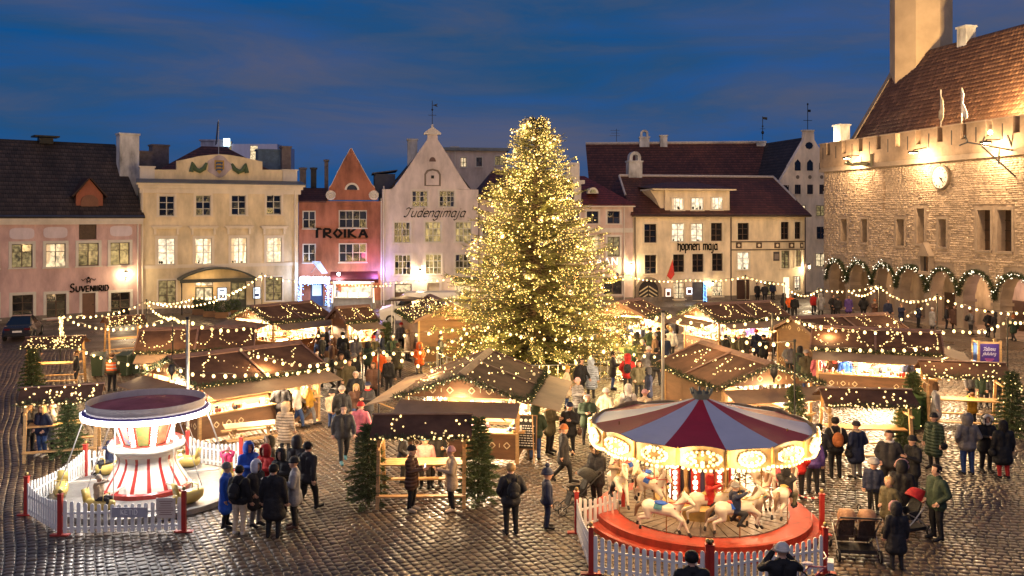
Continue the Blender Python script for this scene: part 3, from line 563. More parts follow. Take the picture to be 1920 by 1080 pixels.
# --- red gabled house TROIKA
RED = plaster('brick_red_plaster', (.30, .112, .066), .25)
f = Fr('gabled_red_house', 'narrow red gabled house with TROIKA lettering', gp(560, 575), gp(717, 572), 'house')
ez = f.uz(640, 377)[1]
for r, c in (((568, 396, 591, 428), 2), ((636, 395, 687, 427), 4), ((568, 458, 591, 492), 2), ((636, 457, 687, 491), 4)): window(f, r, c, 2, 'd', .04, FRAMEW, FRAMEW)
dr = f.rect((582, 530, 606, 573)); f.holes.append((dr[0], dr[1], .02, dr[3])); br_ = f.rect((640, 538, 700, 556)); f.holes.append(br_)
wall(f, 0, f.L, 0, ez, RED, 11)
o = MB().b(dr[0], dr[1], .14, .18, .02, dr[3]).build('door', mat('blue_door', (.03, .07, .16), .4), f.T); MB().b(dr[0] + .15, dr[1] - .15, .12, .141, .9, dr[3] - .2).build('door_glass', emat('blue_door_glow', (.3, .55, 1), 1.2), o)
o = MB().b(br_[0], br_[1], .15, .2, br_[2], br_[3]).build('shop_window', PANE_H, f.T)
q = f.uz; sc0 = [(613, 375), (617, 352), (622, 346), (632, 325), (645, 300), (657, 279), (659, 278), (671, 300), (684, 324), (697, 346), (703, 352), (708, 375)]
MB().prism([q(*p) for p in sc0], -.006, .5).build('gable', RED, f.T)
mb = MB()
for a, b_ in zip(sc0[1:-2], sc0[2:-1]): (u0, z0), (u1, z1) = q(*a), q(*b_); mb.bar((u0, .25, z0), (u1, .25, z1), .5, .07)
mb.build('gable_coping', TRIM, f.T)
for px_, s_ in ((620, 1), (701, -1)):
    u, z = q(px_, 366); mb = MB(); mb.tube([(u + s_ * (.04 + .36 * k / 22) * math.cos(k * .55 + (1.2 if s_ > 0 else 1.2)), -.05, z + (.04 + .36 * k / 22) * math.sin(k * .55 + 1.2)) for k in range(23)], .075, 5); mb.prism([(u + .42 * math.cos(2 * math.pi * k / 16), z + .42 * math.sin(2 * math.pi * k / 16)) for k in range(16)], -.02, .3); mb.build('scroll', TRIM, f.T)
u, z = q(660, 356); mb = MB(); mb.prism([(u + .62 * math.cos(math.pi * k / 10), z + .62 * math.sin(math.pi * k / 10)) for k in range(11)], -.03, .02); mb.mi = 1; mb.prism([(u + .45 * math.cos(math.pi * k / 10), z + .45 * math.sin(math.pi * k / 10)) for k in range(11)], -.05, -.031); mb.build('lunette', [TRIM, PANE_D], f.T)
zm = q(660, 388)[1]; MB().b(q(632, 388)[0], q(690, 388)[0], -.08, 0, zm - .05, zm + .05).build('moulding', RED, f.T)
zm = q(660, 449)[1]; MB().b(q(632, 449)[0], q(690, 449)[0], -.1, 0, zm - .05, zm + .05).build('moulding', RED, f.T)
lettering('tROIKA', q(587, 446)[0], q(587, 446)[1], q(689, 446)[0] - q(587, 446)[0], f.T, LETM, nib=(.30, .24), ang=8, xs=1.42)
ua, za = q(658, 279); ul, zl_ = q(613, 372); ur, _ = q(708, 372)
roof(f.T, [[(ul, .4, zl_), (ua, .4, za - .1), (ua, 10, za - .1), (ul, 10, zl_)][::-1], [(ur, .4, zl_), (ur, 10, zl_), (ua, 10, za - .1), (ua, .4, za - .1)][::-1]], TILE_D)
roof(f.T, [[(-.1, -.1, ez), (ul - .05, -.1, ez), (ul - .05, 2.5, ez + 1.2), (-.1, 2.5, ez + 1.2)]], TILE_R, name='side_roof')
for px_, p1, wx, m in ((568, 315, .55, CHIMB), (588, 315, .5, mat('black_flue', (.02, .02, .025), .6)), (692 - 80, 300, .35, CHIMB)): u, z1 = f.uz(px_, p1, 4); chimney(f.T, u, 4, ez, z1, wx, .6, m)
u0, u1 = q(620, 510)[0], q(708, 510)[0]; z1, z0 = q(660, 509)[1], f.uz(660, 524, -1.2)[1]
mb = MB(); mb.slab([(u0, -.02, z1), (u0, -1.2, z0), (u1, -1.2, z0), (u1, -.02, z1)], .04); mb.b(u0, u1, -1.22, -1.18, z0 - .3, z0 - .02); mb.build('shop_awning', mat('maroon_awning', (.09, .012, .012), .8), f.T)
downpipe(f, f.L - .1, 0, ez, TRIM)
# lit porch with blue lights
u, z = q(590, 524); mb = MB(); mb.b(u - 1.3, u + 1.3, -1.0, -.02, z - .3, z + .25); o = mb.build('porch_sign', mat('porch_white', (.6, .65, .75), .4), f.T)
lettering('tROIKA', u - 1.1, z - .2, 2.2, o, emat('sign_glow', (.75, .88, 1), 6), y=-1.0, nib=(.18, .1), ang=8)
for s_ in (-1, 1): MB().tube([(u + s_ * 1.15, -.9, 0), (u + s_ * 1.15, -.9, z - .3)], .09, 8).build('porch_post', WHITEP, f.T)
pp = [(u + s_ * 1.15 + random.gauss(0, .12), -.95 + random.gauss(0, .12), random.uniform(.1, z - .3)) for s_ in (-1, 1) for _ in range(60)] + [(u + random.uniform(-1.2, 1.2), -.95, z - .3 + random.gauss(0, .08)) for _ in range(40)]
tag(ob('porch_fairy_lights', bulbs_mesh('porch_fairy_lights', pp, .035, emat('blue_bulb', (.12, .35, 1), 9)), f.T), kind='stuff')
plight(f.T, (u - .2, -1.6, z + .2), 260, (.45, .6, 1), .15); plight(f.T, (u + 2.0, -1.3, z + .45), 160, (.8, .9, 1), .1)
MB().ell((u + 2.0, -1.1, z + .5), (.14, .1, .14), 8, 6).build('floodlight', emat('white_flood', (.85, .93, 1), 18), f.T)
plight(f.T, (f.L - .6, -.9, 2.9), 150, (.35, .3, 1), .12); plight(f.T, (f.L - 1.6, -.9, 4.2), 30, (1, .15, .3), .12)
plight(f.T, (u0 + 2.4, -.8, 2.3), 220, WARM, .15)
mb = MB(); mb.tube([(u - .3, -.1, z + .6), (u + .5, -1.4, z + 1.6)], .02, 5); mb.build('flag_staff', STEEL, f.T); mb = MB(); mb.slab([(u + .45, -1.3, z + 1.6), (u - .25, -.3, z + 1.6), (u + .6, -.4, z + .5), (u + 1.1, -1.2, z + .6)], .01); mb.build('banner', mat('striped_banner', (.35, .36, .42), .8, .5, 4), f.T)
redF = f

# --- white gabled house Tudengimaja
LIL = plaster('lilac_white_plaster', (.54, .46, .43))
f = Fr('gabled_white_house', 'tall white gabled house with cursive lettering and weather vane', gp(717, 572), gp(897, 569), 'house')
ez = f.uz(800, 355)[1]
for r, l in (((773, 358, 802, 388), 'd'), ((824, 358, 852, 388), 'd'), ((739, 417, 769, 455), 'd'), ((797, 416, 827, 454), 'y'), ((854, 416, 884, 454), 'y'), ((740, 478, 770, 515), 'd'), ((798, 477, 828, 514), 'y'), ((854, 477, 884, 514), 'd')): window(f, r, 4, 3, l, .16, TRIM, FRAMEW)
d1, d2, d3 = f.rect((740, 532, 772, 571)), f.rect((801, 531, 824, 571)), f.rect((856, 532, 884, 571))
for a in (d1, d2, d3): f.holes.append((a[0], a[1], .02, a[3]))
wall(f, 0, f.L, 0, ez, LIL, 12)
for a, m, l in ((d1, mat('carved_oak_door', (.09, .05, .03), .5), 1), (d2, plaster('blank_door', (.50, .42, .32)), 0), (d3, mat('dark_shop_door', (.05, .05, .05), .5), 1)):
    mb = MB(); mb.b(a[0], a[1], .14, .2, .02, a[3]); mb.mi = 1
    if l: mb.b(a[0] + .1, a[1] - .1, .12, .141, a[3] - .75, a[3] - .1)
    mb.mi = 0
    for k in range(2): s0 = a[0] + .1 + k * (a[1] - a[0]) / 2; mb.b(s0, s0 + (a[1] - a[0]) / 2 - .2, .11, .141, .3, a[3] - .95)
    mb.mi = 2; mb.b(a[0] - .2, a[0], -.04, .02, .02, a[3] + .2); mb.b(a[1], a[1] + .2, -.04, .02, .02, a[3] + .2); mb.b(a[0], a[1], -.041, .02, a[3], a[3] + .2)
    mb.build('door', [m, PANE_L, TRIM], f.T)
q = f.uz; ua, _ = q(811, 262)
gl = [(717, 355), (734, 355), (739, 350), (752, 333), (770, 307), (788, 280), (801, 262), (802, 250), (820, 250), (821, 262), (834, 282), (850, 308), (866, 334), (877, 351), (882, 355), (897, 355)]
MB().prism([q(*p) for p in gl][::-1], .0, .5).build('gable', LIL, f.T)
mb = MB(); u, z = q(811, 250); mb.b(u - .75, u + .75, -.15, .65, z - .1, z + .05); mb.prism([(u - .72, z + .051), (u + .72, z + .051), (u, z + .6)], -.12, .62); mb.ell((u, .25, z + .68), (.12, .12, .16), 8, 6); mb.build('gable_cap', TRIM, f.T)
mb = MB(); mb.tube([(u, .25, z + .7), (u, .25, z + 2.9)], .03, 5); mb.prism([(u, z + 2.5), (u + .5, z + 2.35), (u + .38, z + 2.5), (u + .5, z + 2.65)], .235, .265); mb.ell((u, .25, z + 2.1), (.09, .09, .09), 6, 5); mb.b(u - .35, u + .35, .24, .26, z + 1.6, z + 1.64); mb.build('weather_vane', DARKM, f.T)
u, z = q(811, 338); mb = MB(); mb.prism([(u - .72, z - .5), (u + .72, z - .5), (u + .72, z + .55), (u + .5, z + .9), (u, z + 1.02), (u - .5, z + .9), (u - .72, z + .55)], -.04, .02); mb.mi = 1; mb.prism([(u - .56, z - .42), (u + .56, z - .42), (u + .56, z + .5), (u + .38, z + .75), (u, z + .85), (u - .38, z + .75), (u - .56, z + .5)], -.06, -.041); mb.mi = 2; mb.b(u - .13, u + .13, -.075, -.061, z + .15, z + .42); mb.build('niche', [mat('niche_shadow_stone', (.18, .14, .11), .8), LIL, BLACK], f.T)
u, z = q(811, 303); mb = MB(); mb.prism([(u + .3 * math.cos(math.pi * k / 8), z + .4 * math.sin(math.pi * k / 8)) for k in range(9)], -.02, .02); mb.build('lunette', mat('brown_lunette', (.12, .07, .06), .7), f.T)
lettering('Tudengimaja', *q(757, 407), q(870, 405)[0] - q(757, 405)[0], f.T, LETM, nib=(.22, .12), ang=60, shear=.35, xs=1.22)
ul, zl_ = q(735, 354); ur, zr_ = q(879, 354); zt = q(811, 262)[1]
roof(f.T, [[(ul - .3, .45, zl_ - .3), (ua, .45, zt), (ua, 12, zt), (ul - .3, 12, zl_ - .3)][::-1], [(ur + .3, .45, zr_ - .3), (ur + .3, 12, zr_ - .3), (ua, 12, zt), (ua, .45, zt)][::-1]], TILE_D)
u, z1 = f.uz(773, 261, 6); chimney(f.T, u, 6, zt - 2, z1, .9, .7, CHIMW)
mb = MB(); u0 = f.uz(722, 320, 6)[0]; z0 = f.uz(722, 345, 6)[1]; mb.b(u0 - 1, u0 + .9, 5, 9, z0 - 1, z0 + .9); mb.slab([(u0 - 1.2, 4.8, z0 + .9), (u0 + 1.1, 4.8, z0 + 1.2), (u0 + 1.1, 9, z0 + 1.2), (u0 - 1.2, 9, z0 + .9)], -.1); mb.build('roof_dormer', mat('slate_dormer', (.10, .10, .13), .6), f.T)
lantern(f.T, *q(787, 510), power=420)
downpipe(f, .12, 0, ez, TRIM)
u, z = f.uz(872, 526); mb = MB(); mb.slab([(u - 1, -.02, z + .3), (u - 1, -1.3, z), (u + 1.2, -1.3, z), (u + 1.2, -.02, z + .3)], .05); mb.build('door_canopy', mat('green_canopy', (.05, .09, .06), .6), f.T)
plight(f.T, (u, -.9, z - .4), 90, WARM, .1)
# --- low house hidden behind the tree
f = Fr('red_roofed_house', 'low pale house with red and dark roof behind the big tree', gp(899, 569), gp(1050, 567), 'house'); ez = f.uz(950, 372)[1]
for a in (905, 945, 985, 1020): window(f, (a, 420, a + 24, 455), 2, 2, 'd', .12); window(f, (a, 480, a + 24, 515), 2, 2, 'd', .12); window(f, (a, 530, a + 24, 560), 2, 2, 'l', .1)
wall(f, 0, f.L, 0, ez, plaster('beige_plaster', (.45, .36, .30)), 10)
u0, zt = f.uz(930, 320, 4); roof(f.T, [[(-.2, -.3, ez), (f.L + .2, -.3, ez), (f.L, 4, zt), (1.6, 4, zt)], [(-.2, 10, ez), (-.2, -.3, ez), (1.6, 4, zt)], [(f.L + .2, 10, ez), (-.2, 10, ez), (1.6, 4, zt), (f.L, 4, zt)]], TILE_R)
# --- cream rear house above it
f = Fr('cream_rear_house', 'cream house with flat dark roof peeping above the rooftops behind the tree', (at(836, 500, 100).x, 100), (at(950, 500, 101).x, 101), 'house'); ez = f.uz(880, 283)[1]
window(f, (863, 295, 875, 313), 2, 2, 'l', .08); window(f, (893, 295, 904, 312), 2, 2, 'd', .08); window(f, (928, 293, 945, 310), 2, 2, 'y', .08)
wall(f, 0, f.L, 0, ez, plaster('cream_plaster', (.47, .39, .34)), 10)
MB().b(-.3, f.L + .3, -.4, 10.4, ez + .01, ez + .35).build('flat_roof', ZINC, f.T)
u, z = f.uz(855, 276); chimney(f.T, u, 2, ez, z + .2, .8, .8, CHIMW); u, z = f.uz(903, 276); chimney(f.T, u, 3, ez, z, .7, .7, CHIMB); downpipe(f, f.uz(853, 290)[0], 0, ez, TRIM)

# --- peach house
PEA = plaster('peach_plaster', (.54, .40, .34))
f = Fr('hipped_peach_house', 'peach house with red hipped roof right of the big tree', gp(1052, 567), gp(1187, 566), 'house'); ez = f.uz(1140, 384)[1]
for r, l in (((1100, 396, 1122, 419), 'd'), ((1139, 396, 1162, 419), 'd'), ((1100, 444, 1122, 481), 'l'), ((1139, 444, 1162, 481), 'y'), ((1064, 396, 1086, 419), 'd'), ((1064, 444, 1086, 481), 'd')): window(f, r, 2, 2, l, .17, TRIM)
window(f, (1132, 520, 1166, 552), 2, 1, 'd', .1, TRIM); window(f, (1075, 520, 1110, 560), 2, 1, 'y', .1, TRIM)
wall(f, 0, f.L, 0, ez, PEA, 10)
zb = f.uz(1140, 432)[1]; MB().b(0, f.L, -.08, 0, zb - .2, zb + .2).build('string_course', TRIM, f.T)
MB().b(-.1, f.L + .15, -.35, .05, ez - .2, ez - .001).build('cornice', TRIM, f.T)
lettering('KAAN', *f.uz(1104, 497), f.uz(1158, 497)[0] - f.uz(1104, 497)[0], f.T, emat('pale_sign', (1, .9, .75), 2.2), nib=(.13, .09), xs=1.3)
u0, zt = f.uz(1088, 330, 4.5); u1 = f.uz(1096, 330, 4.5)[0]
roof(f.T, [[(-.2, -.4, ez), (f.L + .2, -.4, ez), (u1, 4.5, zt), (0, 4.5, zt)], [(f.L + .2, -.4, ez), (f.L + .2, 10, ez), (u1, 4.5, zt)], [(f.L + .2, 10, ez), (-.2, 10, ez), (0, 4.5, zt), (u1, 4.5, zt)]], mat('deep_red_tiles', (.17, .03, .02), .6, .3, .5, kind='tile'))
u, z = f.uz(1110, 363, 1.3); mb = MB(); mb.prism([(u + .5 * math.cos(math.pi * k / 8), z + .55 * math.sin(math.pi * k / 8)) for k in range(9)], .7, 2.2); mb.mi = 1; mb.prism([(u + .3 * math.cos(math.pi * k / 8), z + .33 * math.sin(math.pi * k / 8) + .06) for k in range(9)], .66, .699); mb.build('roof_lucarne', [TRIM, PANE_Y], f.T)
mb = MB()
for a, b_, c, d in ((1062, 1086, 305, 338), (1074, 1096, 338, 345), (1076, 1089, 345, 384)): (u0, z1), (u1, z0) = f.uz(a, c, .3), f.uz(b_, d, .3); mb.b(u0, u1, .1, 1.2, z0, z1)
mb.build('stepped_parapet', TRIM, f.T); downpipe(f, f.uz(1170, 400)[0], 0, ez, TRIM)
lantern(f.T, *f.uz(1182, 499), power=460)

# --- Hopneri house
CRE = plaster('cream_yellow_plaster', (.70, .58, .40)); CRT = plaster('hop_trim', (.64, .55, .40), .08)
f = Fr('wide_cream_house', 'wide cream house with tiled hip roof, dormer and blackletter lettering', gp(1188, 566), gp(1510, 560), 'house'); ez = f.uz(1350, 404)[1]
for r, l, c in (((1208, 420, 1231, 455), 'd', 2), ((1260, 419, 1283, 453), 'h', 2), ((1296, 419, 1318, 453), 'h', 2), ((1333, 418, 1354, 452), 'd', 2), ((1383, 418, 1404, 450), 'd', 2), ((1464, 416, 1479, 449), 'd', 2), ((1490, 416, 1501, 448), 'd', 2),
             ((1209, 478, 1231, 513), 'd', 2), ((1262, 477, 1283, 510), 'd', 2), ((1298, 476, 1319, 510), 'd', 2), ((1335, 475, 1355, 508), 'd', 2), ((1383, 473, 1405, 506), 'h', 2), ((1465, 470, 1480, 503), 'y', 2), ((1492, 469, 1502, 500), 'y', 2)): window(f, r, c, 3, l, .14, CRT, FRAMEW if l == 'h' else None, split=(.33, .66))
window(f, (1263, 530, 1284, 560), 2, 3, 'l', .08, CRT); window(f, (1336, 528, 1355, 555), 2, 3, 'l', .08, CRT); window(f, (1431, 528, 1450, 553), 2, 2, 'y', .08, CRT); window(f, (1490, 518, 1501, 545), 2, 3, 'h', .08, CRT)
dd = [f.rect((1381, 525, 1406, 562)), f.rect((1469, 520, 1481, 560)), f.rect((1298, 529, 1320, 562))]
for a in dd: f.holes.append((a[0], a[1], .02, a[3]))
wall(f, 0, f.L, 0, ez, CRE, 11)
for a, m in zip(dd, (mat('dark_oak_door', (.06, .03, .02), .5), emat('open_lit_door', (1, .8, .5), 1.6), mat('grey_door', (.06, .06, .07), .5))):
    mb = MB(); mb.b(a[0], a[1], .14, .2, .02, a[3]); mb.b(a[0] + .1, a[1] - .1, .12, .139, a[3] - .6, a[3] - .1); mb.build('door', m, f.T)
u, z0 = f.uz(1215.5, 566); z0 = 0.0; w_ = 1.1; zs = f.uz(1215, 545)[1]; mb = MB()
arc = lambda r: [(u + r * math.cos(math.pi * k / 14), zs + r * math.sin(math.pi * k / 14)) for k in range(15)]
ao, ai = arc(1.25), arc(.95)
for k in range(14): mb.prism([ao[k], ao[k + 1], ai[k + 1], ai[k]], -.12, .0)
for s_ in (-1, 1): mb.b(u + s_ * 1.1 - .15, u + s_ * 1.1 + .15, -.12, 0, 0, zs)
o = mb.build('arched_gateway', mat('gate_stone', (.22, .17, .12), .85, .3, 4, .3), f.T)
o2 = MB().prism(ai + [(u - .95, 0), (u + .95, 0)], -.03, -.01).build('gate_leaf', mat('black_gate', (.025, .02, .018), .6), o)
mb = MB()
for k in range(7):
    for s_ in (-1, 1):
        z = .1 + k * .36; zt_ = z + .5; P_ = [(u + s_ * .05, zt_), (u + s_ * .85, z), (u + s_ * .85, z + .13), (u + s_ * .05, zt_ + .13)]
        if zt_ < zs + .5: mb.prism(P_, -.045, -.031)
mb.build('chevron_batten', mat('gate_cream', (.6, .5, .3), .5), o)
ub = f.uz(1371, 420)[0]; zb0, zb1 = f.uz(1440, 468)[1], f.uz(1440, 453)[1]; mb = MB(); mb.b(ub, f.L, -.06, 0, zb0 - .05, zb0 + .05); mb.b(ub, f.L, -.06, 0, zb1 - .05, zb1 + .05); mb.build('frieze_band', mat('dark_line', (.10, .07, .05), .6), f.T)
for px_ in (1385, 1423, 1457, 1484, 1503):
    uu, zz = f.uz(px_, 460); w2 = .28 if px_ < 1490 else .16; mb = MB(); mb.b(uu - w2, uu + w2, -.05, 0, zz - .26, zz + .26); mb.mi = 1; mb.ell((uu, -.06, zz), (w2 * .5, .03, .15), 8, 5); mb.build('frieze_panel', [mat('frieze_brown', (.09, .055, .035), .6), CRE], f.T)
mb = MB(); a = f.rect((1450, 472, 1461, 489)); mb.b(a[0], a[1], -.06, 0, a[2], a[3]); mb.mi = 1; mb.b(a[0] + .08, a[1] - .08, -.08, -.06, a[2] + .15, a[3] - .2); mb.build('relief_plaque', [mat('plaque_dark', (.06, .05, .05), .6), mat('plaque_figure', (.2, .16, .14), .7)], f.T)
lettering('hopneri maja', *f.uz(1271, 469), f.uz(1345, 468)[0] - f.uz(1271, 468)[0], f.T, LETM, nib=(.26, .19), ang=45, xs=.86)
MB().b(-.15, f.L + .3, -.4, .05, ez - .16, ez - .001).build('cornice', CRT, f.T)
MB().tube([(-.15, -.5, ez + .02), (f.L + .3, -.5, ez + .02)], .08, 6).build('gutter', mat('brown_gutter', (.05, .03, .025), .5), f.T)
yr = 5.5; (u0, zt), (u1, _) = f.uz(1161, 330, yr), f.uz(1450, 330, yr)
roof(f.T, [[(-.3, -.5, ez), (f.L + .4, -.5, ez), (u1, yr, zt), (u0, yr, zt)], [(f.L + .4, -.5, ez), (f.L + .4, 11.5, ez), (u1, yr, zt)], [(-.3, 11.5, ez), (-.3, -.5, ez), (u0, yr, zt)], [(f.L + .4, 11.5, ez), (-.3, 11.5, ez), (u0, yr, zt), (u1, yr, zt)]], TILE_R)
mb = MB(); mb.tube([(u0, yr, zt + .05), (u1, yr, zt + .05)], .14, 6); mb.tube([(u1, yr, zt + .04), (u1 + (f.L + .4 - u1) * .62, yr - (yr + .5) * .62, zt + (ez - zt) * .62)], .11, 6); mb.tube([(u0, yr, zt + .04), (u0 + (-.3 - u0) * .5, yr - (yr + .5) * .5, zt + (ez - zt) * .5)], .1, 6)
mb.build('ridge_tiles', mat('limed_ridge', (.45, .40, .38), .8, .25, 5), f.T)
# wide dormer
yd = .25; d0, d1 = f.uz(1247, 403, yd)[0], f.uz(1368, 403, yd)[0]; zd0, zd1 = ez + .12, f.uz(1300, 357, yd)[1]; (da, zda) = f.uz(1287, 345, 2.5)
o = MB().b(d0, d1, yd, 4.5, zd0, zd1).build('dormer', CRE, f.T)
mb = MB(); x0, x1 = f.uz(1211, 357, yd)[0], f.uz(1377, 357, yd)[0]; mb.b(x0 + .5, x1, yd - .45, yd + 4, zd1 + .001, zd1 + .14); xm0, xm1 = (x0 + x1) / 2 - 1.5, (x0 + x1) / 2 + 1.5
A_, B_, C_, D_ = (x0 + .4, yd - .5, zd1 + .142), (x1 + .1, yd - .5, zd1 + .142), (x1 + .1, 5.5, zd1 + .5), (x0 + .4, 5.5, zd1 + .5); E1, E2 = (xm0, 2.4, zda + .15), (xm1, 2.4, zda + .15)
mb.mi = 1
for pl in ((A_, B_, E2, E1), (B_, C_, E2), (C_, D_, E1, E2), (D_, A_, E1)): mb.quad(*pl)
mb.build('dormer_roof', [CRT, TILE_R], o, uv=True)
mb = MB(); mb.prism([(x0 + .5, zd1), (d0, zd1), (d0, zd0), (d0 - .3, zd0 + .5), (x0 + 1.0, zd1 - .7)], yd + .3, yd + 2.5); mb.build('dormer_cheek', CRE, o)
for r in ((1259, 371, 1282, 394), (1296, 371, 1318, 394), (1333, 370, 1354, 393)): window(f, r, 3, 1, 'h', .07, CRT, FRAMEW, hole=False, yo=yd - .02, sill=True)
for px_, p1, p0, wx in ((1189, 302, 322, 1.35),): u, z1 = f.uz(px_, p1, yr + .2); chimney(f.T, u, yr + .2, f.uz(px_, p0, yr + .2)[1] - 1, z1, wx, .9, CHIMW, arch=True)
for px_, y_ in ((1190, -.1), (1370, -.1), (1509, -.1)): downpipe(f, f.uz(px_, 420)[0], 0, ez - .1, mat('brown_pipe', (.06, .035, .03), .5))
for r, c in (((1246, 540, 1258, 557), (.9, .75, .6)), ((1285, 538, 1298, 553), (.8, .92, 1))):
    a = f.rect(r); mb = MB(); mb.b(a[0], a[1], -.12, 0, a[2], a[3]); mb.mi = 1; mb.b(a[0] + .06, a[1] - .06, -.14, -.12, a[2] + .06, a[3] - .06); mb.mi = 0; mb.b(a[0] + .15, a[1] - .15, -.15, -.14, a[2] + .15, a[2] + .5); mb.build('poster_lightbox', [mat('wood_case', (.15, .05, .03), .5), emat('lightbox_%d' % r[0], c, 1.8)], f.T)
u, z = f.uz(1249, 520); mb = MB(); mb.tube([(u, 0, z - .1), (u + .25, -1.0, z + 1.7)], .025, 5); o = mb.build('flag_staff', WOODL, f.T); mb = MB(); mb.slab([(u + .02, -.1, z + .15), (u + .25, -1.0, z + 1.65), (u + .45, -.9, z + .3), (u + .3, -.4, z - .2)], .012); mb.build('red_flag', mat('red_cloth', (.45, .03, .02), .8), f.T)
lantern(f.T, f.L + .2, f.uz(1518, 500)[1], power=420); lantern(f.T, f.uz(1333, 532)[0], f.uz(1333, 532)[1], power=90)
hopF = f
t = thing('blue_light_column', 'slim column wrapped in blue fairy lights before the wide cream house', 'light column', (*gp(1322, 567), 0)); mb = MB().tube([(0, 0, 0), (0, 0, 1.6)], .1, 8); mb.lathe([(0, 1.6), (.05, 1.9), (0, 1.95)], 8); mb.build('post', DARKM, t)
tag(ob('blue_fairy_lights', bulbs_mesh('blue_fairy_lights', [(.13 * math.cos(k * .9), .13 * math.sin(k * .9), .1 + k * .018) for k in range(100)], .03, MATS['blue_bulb']), t), kind='stuff')

# --- long rear roof
f = Fr('long_rear_hall', 'long rear building with big red tiled roof above the cream house', (at(1110, 500, 96).x, 96), (at(1500, 500, 94).x, 94), 'building'); ez = f.uz(1250, 385)[1]
wall(f, 0, f.L, 0, ez, plaster('grey_white_plaster', (.42, .42, .45)), 14); (u0, zt), (u1, _) = f.uz(1098, 270, 7), f.uz(1436, 272, 7)
roof(f.T, [[(-.1, -.5, ez), (f.L + .2, -.5, ez), (u1, 7, zt), (u0, 7, zt)], [(f.L + .2, 14, ez), (-.1, 14, ez), (u0, 7, zt), (u1, 7, zt)], [(f.L + .2, -.5, ez), (f.L + .2, 14, ez), (u1, 7, zt)]], TILE_R)
mb = MB(); mb.add([(-.05, -.3, ez), (-.05, 14, ez), (u0 + .1, 7, zt - .1)], [(0, 1, 2)]); mb.build('gable', plaster('blue_white_gable', (.42, .45, .52)), f.T)
MB().tube([(u0, 7, zt + .06), (u1, 7, zt + .06)], .16, 6).build('ridge_tiles', MATS['limed_ridge'], f.T)
for px_, p1, wx, ar in ((1208, 257, 1.1, True), (1244, 254, .8, False), (1426, 266, 1.0, False)): u, z1 = f.uz(px_, p1, 7); chimney(f.T, u, 7, zt - .5, z1, wx, .9, CHIMW, arch=ar)
u, z = f.uz(1430, 262, 7); mb = MB(); mb.tube([(u, 7, z), (u, 7, z + 2.6)], .04, 5); mb.ell((u, 7, z + .8), (.16, .16, .2), 6, 5); mb.ell((u, 7, z + 1.5), (.1, .1, .1), 6, 5); mb.prism([(u, z + 2.3), (u + .5, z + 2.2), (u + .5, z + 2.5), (u, z + 2.55)], 6.98, 7.02); mb.b(u - .3, u + .3, 6.99, 7.01, z + 1.2, z + 1.24); mb.build('weather_vane', DARKM, f.T)
u, z = f.uz(1156, 268, 7); mb = MB(); mb.tube([(u, 7, z), (u, 7, z + 1.6)], .025, 4)
for k, wd in enumerate((.8, .6, .7)): mb.b(u - wd, u + wd * .5, 6.99, 7.01, z + .8 + k * .3, z + .83 + k * .3)
mb.build('television_aerial', DARKM, f.T)
# --- dark roof filling in behind, distant gable house, modern block
f = Fr('dark_roof_house', 'dark roofed house between the long rear roof and the pointed gable', (at(1440, 500, 100).x, 100), (at(1500, 500, 100).x, 100), 'house'); ez = f.uz(1460, 350)[1]
wall(f, 0, f.L, 0, ez, PEA, 8); zt = f.uz(1460, 288, 5)[1]; roof(f.T, [[(-.5, -.3, ez), (f.L + 2, -.3, ez), (f.L + 2, 5, zt), (-.5, 5, zt)]], TILE_D); u, z1 = f.uz(1445, 280, 5); chimney(f.T, u, 5, ez, z1, .7, .7, CHIMB)
GRY = plaster('grey_cream_plaster', (.72, .60, .48))
f = Fr('pointed_gable_house', 'tall pale house with pointed gable beside the stone hall', (at(1452, 500, 92).x, 92), (at(1580, 500, 94).x, 94), 'house'); ez = f.uz(1500, 400)[1]
q = f.uz
for r, l in (((1491, 338, 1501, 366), 'd'), ((1513, 338, 1524, 366), 'd')): pass
for r, l in (((1490, 346, 1501, 364), 'd'), ((1513, 346, 1524, 364), 'd'), ((1468, 347, 1479, 364), 'd'), ((1536, 346, 1546, 364), 'd')): window(f, r, 3, 1, l, .03, GRY, hole=False, yo=-.01)
for r in ((1490, 305, 1501, 320), (1513, 305, 1524, 320), (1536, 306, 1545, 320)):
    a = f.rect(r); um = (a[0] + a[1]) / 2; mb = MB(); mb.prism([(a[0], a[2]), (a[1], a[2]), (a[1], a[3]), (um, a[3] + .35), (a[0], a[3])], -.03, .01); mb.build('lancet_window', PANE_D, f.T); um, zz = q((r[0] + r[2]) / 2, 332); MB().prism([(um + .2 * math.cos(k * .628), zz + .2 * math.sin(k * .628)) for k in range(10)], -.03, .01).build('roundel', MATS['niche_shadow_stone'], f.T)
for r, l in (((1496, 385, 1510, 402), 'l'), ((1530, 385, 1546, 405), 'y'), ((1531, 425, 1547, 448), 'd'), ((1529, 475, 1547, 500), 'l')): window(f, r, 2, 2, l, .08, GRY, hole=False, yo=-.01)
wall(f, 0, f.L, 0, ez, GRY, 10, holes=[])
gl = [(1452, 400), (1455, 352), (1508, 262), (1509, 246), (1526, 246), (1527, 262), (1580, 350), (1584, 400)]
MB().prism([q(*p) for p in gl][::-1], 0, .5).build('gable', GRY, f.T); u, z = q(1517, 246); mb = MB(); mb.b(u - .6, u + .6, -.1, .6, z, z + .15); mb.build('gable_cap', TRIM, f.T)
mb = MB(); mb.tube([(u, .25, z), (u, .25, z + 2.9)], .035, 5); mb.b(u - .5, u + .5, .24, .26, z + 1.1, z + 1.15); mb.b(u, u + .35, .24, .26, z + 2.0, z + 2.25); mb.ell((u, .25, z + 2.8), (.1, .1, .12), 6, 5); mb.build('weather_vane', DARKM, f.T)
